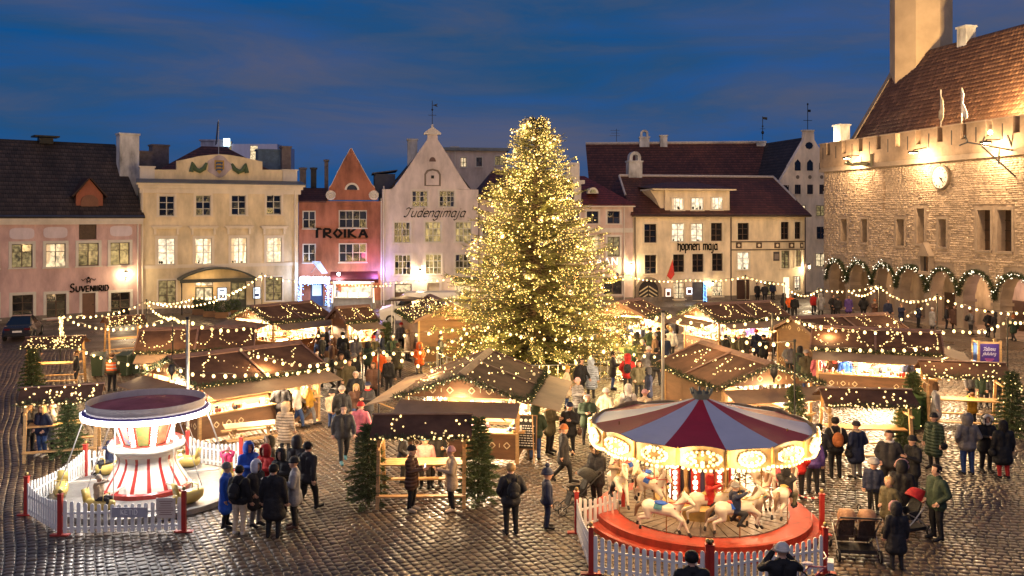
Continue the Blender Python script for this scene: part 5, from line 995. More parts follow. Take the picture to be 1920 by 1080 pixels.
    for sd in garl:
        P = {'S': [(-hx, -hy - .03, gz), (hx, -hy - .03, gz)], 'N': [(-hx, hy + .03, gz), (hx, hy + .03, gz)], 'W': [(-hx - .04, -hy, gz), (-hx - .04, 0, zr - .05), (-hx - .04, hy, gz)], 'E': [(hx + .04, -hy, gz), (hx + .04, 0, zr - .05), (hx + .04, hy, gz)]}[sd]
        eave_garland(t, P, NST[0] * 7 + ord(sd)); pp = [p + Vector((0, 0, -.03)) for p in along(P, .11, .035)]
        tag(ob('garland_bulbs', bulbs_mesh('garland_bulbs', pp, .021, BULB), t), kind='stuff')
    pp = []
    for s in (-1, 1):
        S = lambda x, v: (x, s * hy * (1 - v), ze + (zr - ze) * v + .04)
        if swag == 'u':
            m = max(2, int(LL / 1.6)); wd = LL / m
            for k in range(m):
                x0 = -hx + wd * (k + .12); x1 = -hx + wd * (k + .88)
                pp += along([S(x0, .95), S(x0, .45), S(x0 + wd * .2, .22), S(x1 - wd * .2, .22), S(x1, .45), S(x1, .95)], .12, .035)
        elif swag == 'v':
            for k in range(int(LL * 10 * dens)): pp.append(Vector(S(random.uniform(-hx, hx), random.uniform(.05, .98))))
        elif swag == 'z':
            m = int(LL / .8); P = [S(-hx + LL * (k + .5) / m, .85 if k % 2 else .25) for k in range(m)]; pp += along(P, .16, .04)
    tag(ob('roof_bulbs', bulbs_mesh('roof_bulbs', pp, .027, BULB), t), kind='stuff')
    return t
stall('brown stall with sweets counter behind the striped tower ride', (315, 671), (563, 642), open_='SW', swag='z', garl='SW', power=500)
stall('front centre stall with gable towards us, beside the chalkboard', (862, 703), (917, 656), W=4.2, open_='WSN', motif_end='W', garl='WS', swag='v', power=450, dens=.7)
stall('stall with big brown roof directly behind the carousel top', (1447, 682), (1315, 641), W=3.9, open_='ENW', motif_end='E', garl='ENS', swag='z', power=500)
stall('long stall full of bright wares right of centre, four shoppers before it', (1522, 612), (1765, 622), W=3.6, open_='SE', swag='u', power=850, seams=2)
stall('stall roof with light swags just behind the long bright stall', (1484, 596), (1664, 588), W=3.6, open_='S', swag='u', power=350, garl='S')
stall('brightly lit stall before the wide cream house, side counter facing us', (1307, 571), (1445, 565), W=4.0, open_='SW', motif_end='W', swag='u', power=700, garl='SW')
stall('left rear stall with light swags, behind the litter bins', (262, 618), (480, 612), W=3.6, open_='S', swag='u', power=250)
stall('rear stall with crowd at its lit counter, before the yellow house', (468, 575), (585, 565), W=4.2, open_='SW', motif_end='W', swag='u', power=500, garl='SW')
stall('small rear stall left of the white van', (628, 577), (692, 573), W=2.6, ze=2.05, open_='S', swag='u', power=220)
stall('small stall hugging the right side of the big tree', (1158, 567), (1200, 560), W=3.6, open_='SW', swag='v', power=350)
# Santa's hut
t = stall('hut with glowing cursive roof sign left of the big tree', (846, 570), (806, 553), W=4.0, zr=3.1, ze=2.25, open_='', swag='v', power=60, motif_end='', garl='WS', dens=3)
o = lettering('jõuluvana', -1.2, 2.42, 2.3, t, emat('hut_sign_glow', (1, .75, .4), 4), y=0, nib=(.22, .14), shear=.2, name='roof_sign'); o.rotation_euler = (0, 0, R(-90)); o.location = (-2.25, 0, 0)
for y_ in (-.7, .7): MB().b(-2.22, -2.15, y_ - .3, y_ + .3, 1.0, 1.75).build('window', PANE_Y, t)
# ------------------------------------------------------------------ young firs and table shelters
def fir(label, loc, h, r, seed, group='young firs tied to the shelters', bulbs=0, lean=0.0):
    t = thing('young_fir', label, 'fir tree', loc, random.random() * 6, group); rr = np.random.default_rng(seed)
    MB().tube([(0, 0, 0), (0, 0, h * .5), (0, 0, h)], [.05, .03, .006], 6).build('trunk', mat('fir_bark', (.08, .05, .03), .9), t)
    V = []; tips = []
    nb = int(46 * h)
    for k in range(nb):
        z = h * (.08 + .9 * (k / nb)); a = k * 2.4; l = r * (1 - z / h) ** .8 * rr.uniform(.75, 1.15) + .1; d = np.array([math.cos(a), math.sin(a), -.12 + .35 * z / h]); P0 = np.array([0, 0, z]); n = int(40 + 120 * l)
        tt = rr.uniform(.1, 1, n); sd = np.array([-math.sin(a), math.cos(a), 0]); wd = (1 - tt) * .22 * l + .05
        P = P0 + d * (tt * l)[:, None] + sd * (rr.uniform(-1, 1, n) * wd)[:, None]; P[:, 2] -= (tt ** 2) * .12 * l
        D = d * .8 + sd * rr.uniform(-.9, .9, n)[:, None] + rr.normal(0, .35, (n, 3)); D /= np.linalg.norm(D, axis=1)[:, None]; W = np.cross(D, rr.normal(0, 1, (n, 3))); W /= np.linalg.norm(W, axis=1)[:, None]
        V.append(np.stack([P - W * .014, P + W * .014, P + D * rr.uniform(.08, .16, (n, 1))], 1).reshape(-1, 3)); tips.append(P0 + d * l * .95 - np.array([0, 0, .1 * l]))
    V = np.concatenate(V); ob('crown', npmesh('crown', V, np.arange(len(V)).reshape(-1, 3), mat('young_fir_needles', (.075, .105, .035), .7, .45, 3)), t)
    if bulbs:
        pk = [tips[i] + rr.normal(0, .05, 3) for i in rr.integers(0, len(tips), bulbs)]; tag(ob('fir_bulbs', bulbs_mesh('fir_bulbs', pk, .022, BULB), t), kind='stuff')
    return t
def picnic(label, loc, rz, L=1.9, group='wooden picnic tables'):
    t = thing('picnic_table', label, 'picnic table', loc, rz, group)
    for k in range(4): MB().b(-L / 2, L / 2, -.36 + k * .184, -.36 + k * .184 + .17, .72, .76).build('table_plank', WOODL, t)
    for s in (-1, 1):
        MB().b(-L / 2, L / 2, s * .68 - .13, s * .68 + .13, .42, .46).build('bench_plank', WOODL, t)
        x = s * (L / 2 - .3); mb = MB()
        mb.bar((x, -.75, 0), (x, .25, .71), .05, .1); mb.build('leg', WOODL, t); mb = MB(); mb.bar((x + .051, .75, 0), (x + .051, -.25, .71), .05, .1); mb.build('leg', WOODL, t); MB().bar((x - .051, -.78, .38), (x - .051, .78, .38), .05, .09).build('cross_rail', WOODL, t)
    return t
def shelter(label, c, rz, L=2.4, W=1.5, zr=2.2, ze=1.85, swag='v', dens=3, power=35, table=True):
    t = thing('table_shelter', label, 'shelter', (c[0], c[1], 0), rz, 'small roofed shelters over tables'); hx, hy = L / 2, W / 2
    for s in (-1, 1):
        P = [(-hx - .15, s * (hy + .15), ze), (hx + .15, s * (hy + .15), ze), (hx + .15, 0, zr), (-hx - .15, 0, zr)]; MB().slab(P if s < 0 else P[::-1], .05).build('roof_panel', ROOFM, t)
    MB().bar((-hx - .18, 0, zr + .02), (hx + .18, 0, zr + .02), .12, .04).build('ridge_board', RIDGEM, t)
    for x in (-hx + .05, hx - .05):
        for s in (-1, 1): MB().bar((x, s * (hy + .05), 0), (x, s * (hy - .35), ze + .1), .09, .09).build('post', WOODL, t)
        MB().bar((x, -hy - .05, ze - .35), (x, hy + .05, ze - .35), .06, .06).build('tie_beam', WOODL, t)
    if table:
        for k in range(4): MB().b(-hx + .06, hx - .06, -.34 + k * .175, -.34 + k * .175 + .16, .98, 1.02).build('table_plank', WOODL, t)
        for s in (-1, 1): MB().b(-hx, hx, s * .8 - .1, s * .8 + .1, .3, .34).build('foot_plank', WOODL, t)
    P = [(-hx - .15, -hy - .18, ze), (hx + .15, -hy - .18, ze)]; pp = along(P, .085, .04)
    for s in (-1, 1):
        for k in range(int(L * W * dens * 3)): v = random.random(); pp.append(Vector((random.uniform(-hx, hx), s * (hy + .1) * (1 - v), ze + (zr - ze) * v + .03)))
    eave_garland(t, P, int(abs(c[0]) * 10), 160); o = tag(ob('roof_bulbs', bulbs_mesh('roof_bulbs', pp, .029, BULB), t), kind='stuff')
    plight(o, (0, 0, ze - .15), power, WARM, .15)
    return t
sx0, sx1 = gp(707, 952), gp(868, 952)
shelter('roofed table shelter front centre, two drinkers standing at it', ((sx0[0] + sx1[0]) / 2, sx0[1] + .75), R(2), L=2.35, W=1.6, zr=2.28, ze=1.88, dens=1.6, power=140)
p = gp(1603, 862); shelter('table shelter right of the carousel canopy', (p[0] + .35, p[1] + .1), R(-6), L=2.5, W=1.6, dens=2.2, power=110)
p = gp(1803, 800); shelter('table shelter at the right edge beside the blue event sign', (p[0], p[1]), R(-14), L=2.6, W=1.6, zr=2.35, ze=1.95, dens=2.4, power=110)
p = gp(105, 722); shelter('densely lit little shelter at the far left edge, rear one', p, R(12), L=2.2, W=1.5, dens=9, power=120)
p = gp(118, 852); shelter('dark roofed little shelter at the left edge, front one', p, R(20), L=2.1, W=1.5, dens=4, power=90)
p = gp(232, 668); shelter('lit little shelter beside the left rear stall', p, R(35), L=1.8, W=1.4, dens=7, power=50)
for i, (px_, py_, h, r, lb, b_) in enumerate(((690, 945, 2.15, .62, 'young fir at the left post of the front centre shelter', 0), (897, 942, 2.3, .62, 'young fir at the right post of the front centre shelter', 0), (128, 858, 1.8, .6, 'young fir beside the front left shelter', 0), (60, 735, 1.9, .55, 'young fir at the rear left shelter', 8),
    (1490, 850, 2.2, .6, 'young lit fir behind the carousel rim, right side', 60), (1712, 800, 2.0, .6, 'young fir behind the green litter bin', 8), (1898, 820, 2.3, .7, 'young fir at the far right edge', 30), (1630, 720, 2.0, .45, 'thin fir sapling standing before the long bright stall', 10), (725, 668, 1.9, .6, 'young fir left of the glowing hut canopy', 0), (770, 655, 2.0, .6, 'young fir under the hut canopy', 10), (1695, 860, 1.6, .5, 'young fir beside the bench of the right shelter', 0))):
    X, Y = gp(px_, py_); fir(lb, (X, Y, 0), h, r, i, bulbs=b_)
picnic('weathered picnic table left of centre behind the huddled group', (*gp(470, 838), 0), R(25), 1.7)
# ------------------------------------------------------------------ fences with pickets
def fence(label, pts, ph=.72, scal=.16, posts=True, group='white picket fences with red posts'):
    G = [Vector((*gp(*p), 0)) for p in pts]; t = thing('picket_fence', label, 'picket fence', G[0], 0, group); o0 = G[0]
    pm = MB().prism([(-.045, 0), (.045, 0), (.045, .94), (.03, .985), (0, 1.0), (-.03, .985), (-.045, .94)][::-1], -.011, .011).mesh('picket', WHITEP)
    for i, p in enumerate(G):
        if posts:
            q_ = p - o0; mb = MB(); mb.b(q_.x - .05, q_.x + .05, q_.y - .05, q_.y + .05, .02, .98); mb.b(q_.x - .22, q_.x + .22, q_.y - .07, q_.y + .07, 0, .03); mb.b(q_.x - .065, q_.x + .065, q_.y - .065, q_.y + .065, .98, 1.0); o = mb.build('post', REDP, t); MB().ell((q_.x, q_.y, 1.055), (.05, .05, .055), 8, 6).build('finial', mat('brass_knob', (.4, .3, .12), .3, metal=.8), o)
    for a, b_ in zip(G, G[1:]):
        d = b_ - a; l = d.length; n = max(2, int(l / .155)); rz = math.atan2(d.y, d.x)
        for z in (.16, ph * .72): MB().bar(a - o0 + Vector((0, 0, z)) + d.normalized() * .05 + Vector((0, .02, 0)), b_ - o0 + Vector((0, 0, z)) - d.normalized() * .05 + Vector((0, .02, 0)), .03, .05).build('rail', WHITEP, t)
        for k in range(n):
            f_ = (k + .7) / (n + .4); o = ob('picket', pm, t); o.location = a - o0 + d * f_ + Vector((0, 0, .05)); o.rotation_euler = (0, 0, rz); o.scale = (1, 1, ph - scal * .4 + scal * (2 * f_ - 1) ** 2)
    return t
fA = fence('white picket fence round the striped tower ride, front and left side', [(345, 997), (113, 1004), (50, 966), (160, 897), (232, 880)])
fence('white picket fence behind the striped tower ride', [(352, 868), (452, 882)])
fB = fence('white picket fence round the carousel, left and front side', [(1168, 975), (1081, 999), (1108, 1076), (1327, 1112)])
fence('white picket fence round the carousel, right front side', [(1334, 1113), (1547, 1076)])
fence('short red gate post with rope right of the carousel', [(1541, 1004)])
# KETID sign and notice on the left fence
X, Y = gp(245, 1001); t = thing('ride_sign', 'grey KETID sign hung on the white picket fence', 'sign', (X, Y - .06, 0)); MB().b(-.42, .42, -.02, .0, .42, .66).build('board', mat('sign_grey', (.38, .38, .42), .5), t)
lettering('KEtID', -.2, .49, .4, t, WHITEP, y=-.02, nib=(.2, .15), th=.006)
mb = MB()
for k in range(9): mb.ell((-.36 + k * .09, -.022, .63), (.015, .006, .015), 6, 4)
tag(mb.build('printed_dots', mat('sign_pink', (.45, .3, .3), .5), t), kind='stuff')
X, Y = gp(313, 999); t = thing('notice_board', 'cream printed notice hung on the white picket fence', 'notice', (X, Y - .06, 0)); MB().b(-.23, .23, -.015, 0, .38, .86).build('board', mat('notice_cream', (.6, .5, .42), .6, .08), t)
mb = MB()
for k in range(7): w_ = random.uniform(.12, .19); mb.b(-w_, w_, -.019, -.015, .46 + k * .052, .472 + k * .052)
tag(mb.build('printed_lines', mat('print_brown', (.2, .08, .06), .6), t), kind='stuff')
# ------------------------------------------------------------------ striped tower ride (left)
X, Y = gp(275, 926); t = thing('swing_tower_ride', 'red and white tower ride with lit disc top and yellow swings', 'fairground ride', (X, Y, 0)); RIDE = t
CREAM = mat('glossy_cream_paint', (.72, .68, .58), .25, .08, 3, coat=.4); GRED = mat('glossy_red_paint', (.36, .03, .02), .28, .1, coat=.4); GYEL = mat('glossy_yellow_paint', (.50, .37, .10), .3, .1, coat=.3)
mb = MB(); mb.lathe([(2.55, .0), (2.55, .14), (2.45, .16), (0, .17)], 48); mb.build('platform', mat('ride_checker_plate', (.30, .29, .27), .4, .25, 6, .2, 30, metal=.5), t, smooth=False)
MB().lathe([(1.16, .16), (1.16, .28), (1.1, .33), (1.0, .33)], 40).build('base_ring', GRED, t)
mb = MB(); prof = [(1.12, .30), (1.06, .42), (.93, .62), (.80, .85), (.75, 1.02), (.77, 1.14), (.86, 1.24)]; n = 64
for i in range(len(prof) - 1):
    for j in range(n):
        a, b_ = 2 * math.pi * j / n, 2 * math.pi * (j + 1) / n; (r0, z0), (r1, z1) = prof[i], prof[i + 1]; mb.mi = 1 if (j % 4 == 0 and i < 5) else 0
        mb.quad((r0 * math.cos(a), r0 * math.sin(a), z0), (r0 * math.cos(b_), r0 * math.sin(b_), z0), (r1 * math.cos(b_), r1 * math.sin(b_), z1), (r1 * math.cos(a), r1 * math.sin(a), z1))
mb.build('striped_base', [CREAM, GRED], t, smooth=True)
MB().lathe([(.86, 1.24), (.98, 1.30), (1.0, 1.40), (.94, 1.48)], 40).build('bell_ring', CREAM, t, smooth=True); MB().lathe([(.95, 1.475), (.93, 1.51), (.8, 1.47), (.6, 1.45)], 40).build('red_rim', GRED, t, smooth=True)
PNT = [mat('painted_panel_%d' % k, c, .4, .6, 7, col2=c2) for k, (c, c2) in enumerate((((.5, .42, .12), (.1, .2, .06)), ((.55, .45, .2), (.3, .06, .03)), ((.6, .5, .22), (.05, .1, .2))))]
for k in range(8):
    a0 = 2 * math.pi * (k + .02) / 8; a1 = 2 * math.pi * (k + .60) / 8; r0, r1 = .58, .78
    mb = MB(); P = [(r * math.cos(a), r * math.sin(a), z) for r, z, a in ((r0, 1.46, a0), (r0, 1.46, a1), (r1, 2.08, a1), (r1, 2.08, a0))]; mb.slab(P, .03); mb.build('painted_panel', PNT[k % 3], t)
    a = 2 * math.pi * (k + .81) / 8
    mb = MB()
    for s in (-1, 1): aa = a + s * .12; mb.tube([(.6 * math.cos(aa), .6 * math.sin(aa), 1.46), (.82 * math.cos(aa), .82 * math.sin(aa), 2.1)], .03, 5)
    mb.build('panel_rib', GRED, t)
    pp = [((.62 + .2 * v) * math.cos(a + o_), (.62 + .2 * v) * math.sin(a + o_), 1.48 + .62 * v) for v in [i / 8 for i in range(9)] for o_ in (-.07, .0, .07)]
    tag(ob('rib_bulbs', bulbs_mesh('rib_bulbs', pp, .04, WHITEBULB), t), kind='stuff')
MB().lathe([(.55, 1.45), (.74, 2.1), (.9, 2.16), (1.2, 2.22), (1.57, 2.27), (1.59, 2.33)], 48).build('underside', mat('white_underside', (.7, .68, .66), .35, .05), t, smooth=True)
MB().lathe([(1.54, 2.19), (1.65, 2.21), (1.67, 2.335), (1.59, 2.35)], 64).build('light_ring', emat('cold_led_ring', (.93, .93, 1), 9), t)
MB().lathe([(1.59, 2.345), (1.64, 2.352), (1.635, 2.37), (1.55, 2.395)], 64).build('blue_trim', mat('violet_trim', (.12, .08, .35), .4), t)
MB().lathe([(1.525, 2.385), (1.53, 2.62), (1.505, 2.62), (1.50, 2.42)], 56).build('crown_band', mat('cream_tarp', (.66, .60, .54), .6, .15, 3), t)
MB().lathe([(1.505, 2.44), (.9, 2.54), (.05, 2.66), (.0, 2.68)], 40).build('roof_cone', mat('maroon_tarp', (.42, .13, .13), .75, .4, 1.6, spec=.15), t)
pp = [(r * math.cos(a), r * math.sin(a), 2.2 + .03 * (r - 1.1)) for r in (1.08, 1.4) for a in [2 * math.pi * k / 26 for k in range(26)]]
tag(ob('underside_bulbs', bulbs_mesh('underside_bulbs', pp, .035, WHITEBULB), t), kind='stuff')
for k in range(5): a = 2 * math.pi * (k + .25) / 5; plight(t, (1.35 * math.cos(a), 1.35 * math.sin(a), 2.02), 105, (1, .93, .86), .1)
for k in range(6):
    a = 2 * math.pi * k / 6 + .35; r = 2.12; cx, cyy = r * math.cos(a), r * math.sin(a); Rz = Matrix.Rotation(a + math.pi / 2, 4, 'Z'); mb = MB(Matrix.Translation((cx, cyy, .34)) @ Rz @ Matrix.Scale(.84, 4))
    mb.tube([(-.44, 0, .12), (-.36, 0, .05), (-.15, 0, 0), (.2, 0, 0), (.40, 0, .06), (.5, 0, .16)], [.10, .19, .22, .22, .16, .06], 8); mb.slab([(-.36, -.16, .15), (-.36, .16, .15), (-.44, .15, .5), (-.44, -.15, .5)], .05); mb.tube([(.25, -.16, .2), (.25, -.16, .36), (.25, .16, .36), (.25, .16, .2)], .02, 5)
    o = mb.build('swing_boat', GYEL, t, smooth=True); mb = MB()
    for ox in (-.4, .4): p_ = Matrix.Translation((cx, cyy, .34)) @ Rz @ Vector((ox, 0, .2)); mb.tube([p_, (1.54 * math.cos(a + ox * .1), 1.54 * math.sin(a + ox * .1), 2.28)], .012, 4)
    mb.build('swing_rod', STEEL, o); MB().bar((1.05 * math.cos(a), 1.05 * math.sin(a), .5), (1.9 * math.cos(a), 1.9 * math.sin(a), .5), .05, .05).build('sweep_arm', CREAM, t)
# ------------------------------------------------------------------ carousel (right)
X, Y = gp(1315, 977); t = thing('carousel', 'big carousel with red and white striped canopy and glowing rounding boards', 'carousel', (X, Y, 0)); CAR = t; CXY = (X, Y)
RC = 2.74
MB().lathe([(2.86, 0), (2.86, .12), (2.8, .14), (2.62, .14)], 56).build('outer_step', mat('orange_red_step', (.36, .040, .018), .5, .5, 3), t)
MB().lathe([(2.655, .11), (2.655, .301), (2.6, .323), (2.12, .323)], 56).build('platform_rim', MATS['orange_red_step'], t)
MB().lathe([(2.65, .12), (2.65, .30), (2.6, .32), (0, .32)], 56).build('platform', mat('platform_planks', (.16, .13, .11), .5, .35, 4, .2, 20, stretch=(1, 8, 1)), t)
_w = 2 * math.pi / 44; _c = _w / 2 - .008
_pm = MB().prism([(0, 0)] * 0 or [(.9 * math.cos(-_c), .9 * math.sin(-_c)), (2.12 * math.cos(-_c), 2.12 * math.sin(-_c)), (2.12 * math.cos(_c), 2.12 * math.sin(_c)), (.9 * math.cos(_c), .9 * math.sin(_c))], 0, .025)
_pm.v = [(x, z_, y_) for x, y_, z_ in _pm.v]; _pmm = _pm.mesh('deck_plank', mat('worn_deck_plank', (.20, .155, .12), .5, .5, 5, .2, 20))
for k in range(44): o = ob('deck_plank', _pmm, t); o.rotation_euler = (0, 0, k * _w); o.location = (0, 0, .322 + .002 * (k % 3))
MB().lathe([(1.15, .32), (1.15, .6), (1.05, .66), (.9, .66)], 32).build('inner_kerb', mat('carved_gilt', (.42, .27, .09), .45, .4, 6, metal=.2), t)
CRED, CWHT = mat('canopy_red', (.46, .018, .036), .6, .15, 2), mat('canopy_white', (.60, .56, .60), .55, .08, 2)
for k in range(12):
    a0, a1 = 2 * math.pi * k / 12, 2 * math.pi * (k + 1) / 12; mb = MB(); m = 5; prev = None
    for v in range(6):
        f_ = v / 5; r = .16 + (RC - .1 - .16) * f_; z = 3.08 - .62 * f_ ** .92 - .05 * math.sin(math.pi * f_); row = [(r * math.cos(a0 + (a1 - a0) * j / m), r * math.sin(a0 + (a1 - a0) * j / m), z - .035 * math.sin(math.pi * j / m) * f_) for j in range(m + 1)]
        if prev:
            for j in range(m): mb.quad(prev[j], row[j], row[j + 1], prev[j + 1])
        prev = row
    mb.build('canopy_panel', CWHT if k % 2 else CRED, t, smooth=True)
mb = MB(); mb.lathe([(.18, 3.02), (.2, 3.1), (.26, 3.22), (.24, 3.22)], 12)
for k in range(8): a = 2 * math.pi * k / 8; mb.bar((.24 * math.cos(a), .24 * math.sin(a), 3.2), (.27 * math.cos(a), .27 * math.sin(a), 3.32), .1, .04)
mb.build('crown_finial', mat('grey_green_crown', (.16, .18, .14), .5, .3), t)
GOLD = mat('gilt_board', (.45, .27, .08), .35, .35, 5, metal=.25); CRM = mat('cream_board', (.42, .28, .13), .4, .4, 6)
for k in range(16):
    a0, a1 = 2 * math.pi * k / 16, 2 * math.pi * (k + 1) / 16; am = (a0 + a1) / 2; m = 6; mb = MB()
    for j in range(m):
        b0, b1 = a0 + (a1 - a0) * j / m, a0 + (a1 - a0) * (j + 1) / m; s0, s1 = abs(2 * j / m - 1), abs(2 * (j + 1) / m - 1); ex = .09 if k % 2 else .03
        t0, t1 = 2.46 + ex * (1 - s0 ** 2), 2.46 + ex * (1 - s1 ** 2); l0, l1 = 2.10 - .07 * (1 - s0 ** 2), 2.10 - .07 * (1 - s1 ** 2)
        for (r_, fl) in ((RC, 1), (RC - .05, 0)):
            P = [(r_ * math.cos(b0), r_ * math.sin(b0), l0), (r_ * math.cos(b1), r_ * math.sin(b1), l1), (r_ * math.cos(b1), r_ * math.sin(b1), t1), (r_ * math.cos(b0), r_ * math.sin(b0), t0)]; mb.quad(*(P if fl else P[::-1]))
        mb.quad((RC * math.cos(b0), RC * math.sin(b0), t0), (RC * math.cos(b1), RC * math.sin(b1), t1), ((RC - .05) * math.cos(b1), (RC - .05) * math.sin(b1), t1), ((RC - .05) * math.cos(b0), (RC - .05) * math.sin(b0), t0))
    o = mb.build('rounding_board', [CRM], t)
    w_ = (a1 - a0) * (.36 if k % 2 else .27); hh = .155; mb = MB(); rr_ = RC + .02; nn = 20
    ring = [(am + w_ * math.cos(2 * math.pi * i / nn), 2.28 + hh * math.sin(2 * math.pi * i / nn)) for i in range(nn)]
    mb.tube([(rr_ * math.cos(a), rr_ * math.sin(a), z) for a, z in ring] + [(rr_ * math.cos(ring[0][0]), rr_ * math.sin(ring[0][0]), ring[0][1])], .028, 5, cap=False); mb.build('oval_frame', GOLD, o)
    pp = [((RC + .06) * math.cos(a), (RC + .06) * math.sin(a), z) for a, z in ring] + [((RC + .05) * math.cos(am + w_ * .6 * math.cos(i * .785)), (RC + .05) * math.sin(am + w_ * .6 * math.cos(i * .785)), 2.28 + hh * .58 * math.sin(i * .785)) for i in range(8)]
    pp += [((RC + .03) * math.cos(a0 + (a1 - a0) * i / 9), (RC + .03) * math.sin(a0 + (a1 - a0) * i / 9), 2.075 - .06 * (1 - (2 * i / 9 - 1) ** 2)) for i in range(9)]
    tag(ob('board_bulbs', bulbs_mesh('board_bulbs', pp, .043, BULB), o), kind='stuff')
for k in range(16):                                    # drop ornaments between boards
    a = 2 * math.pi * k / 16; r = RC + .015; mb = MB(); mb.ell((r * math.cos(a), r * math.sin(a), 2.27), (.05, .05, .24), 7, 6); mb.build('board_boss', GOLD, t)
for k in range(12): a = 2 * math.pi * (k + .3) / 12; plight(t, ((RC + .42) * math.cos(a), (RC + .42) * math.sin(a), 2.25), 70, (1, .64, .3), .12)
MB().lathe([(2.7, 2.42), (1.2, 2.55), (.5, 2.5)], 40).build('ceiling', mat('cream_ceiling', (.6, .48, .3), .6), t)
mb = MB(); mb.lathe([(.62, .32), (.62, 2.5)], 8); mb.build('centre_drum', mat('indigo_drum', (.06, .05, .12), .45), t)
for k in range(8):
    a = 2 * math.pi * (k + .5) / 8; r = .72; T = Matrix.Translation((r * math.cos(a), r * math.sin(a), 0)) @ Matrix.Rotation(a - math.pi / 2, 4, 'Z')
    MB(T).b(-.11, .11, -.03, .03, .45, 2.3).build('red_pilaster', GRED, t); pp = [tuple(T @ Vector((0, .05, .55 + i * .125))) for i in range(14)]; tag(ob('pilaster_bulbs', bulbs_mesh('pilaster_bulbs', pp, .058, WHITEBULB), t), kind='stuff')
    a2 = 2 * math.pi * k / 8; T = Matrix.Translation((.66 * math.cos(a2), .66 * math.sin(a2), 0)) @ Matrix.Rotation(a2 - math.pi / 2, 4, 'Z'); mb = MB(T); mb.lathe([(.0, .6), (.06, .62), (.09, .9), (.05, 1.0), (.07, 1.5), (.1, 1.7), (.05, 2.1), (.0, 2.12)], 8); mb.build('baluster', CRM, t)
for k in range(6): a = 2 * math.pi * (k + .5) / 6; plight(t, (1.3 * math.cos(a), 1.3 * math.sin(a), 2.2), 48, (1, .62, .3), .1)
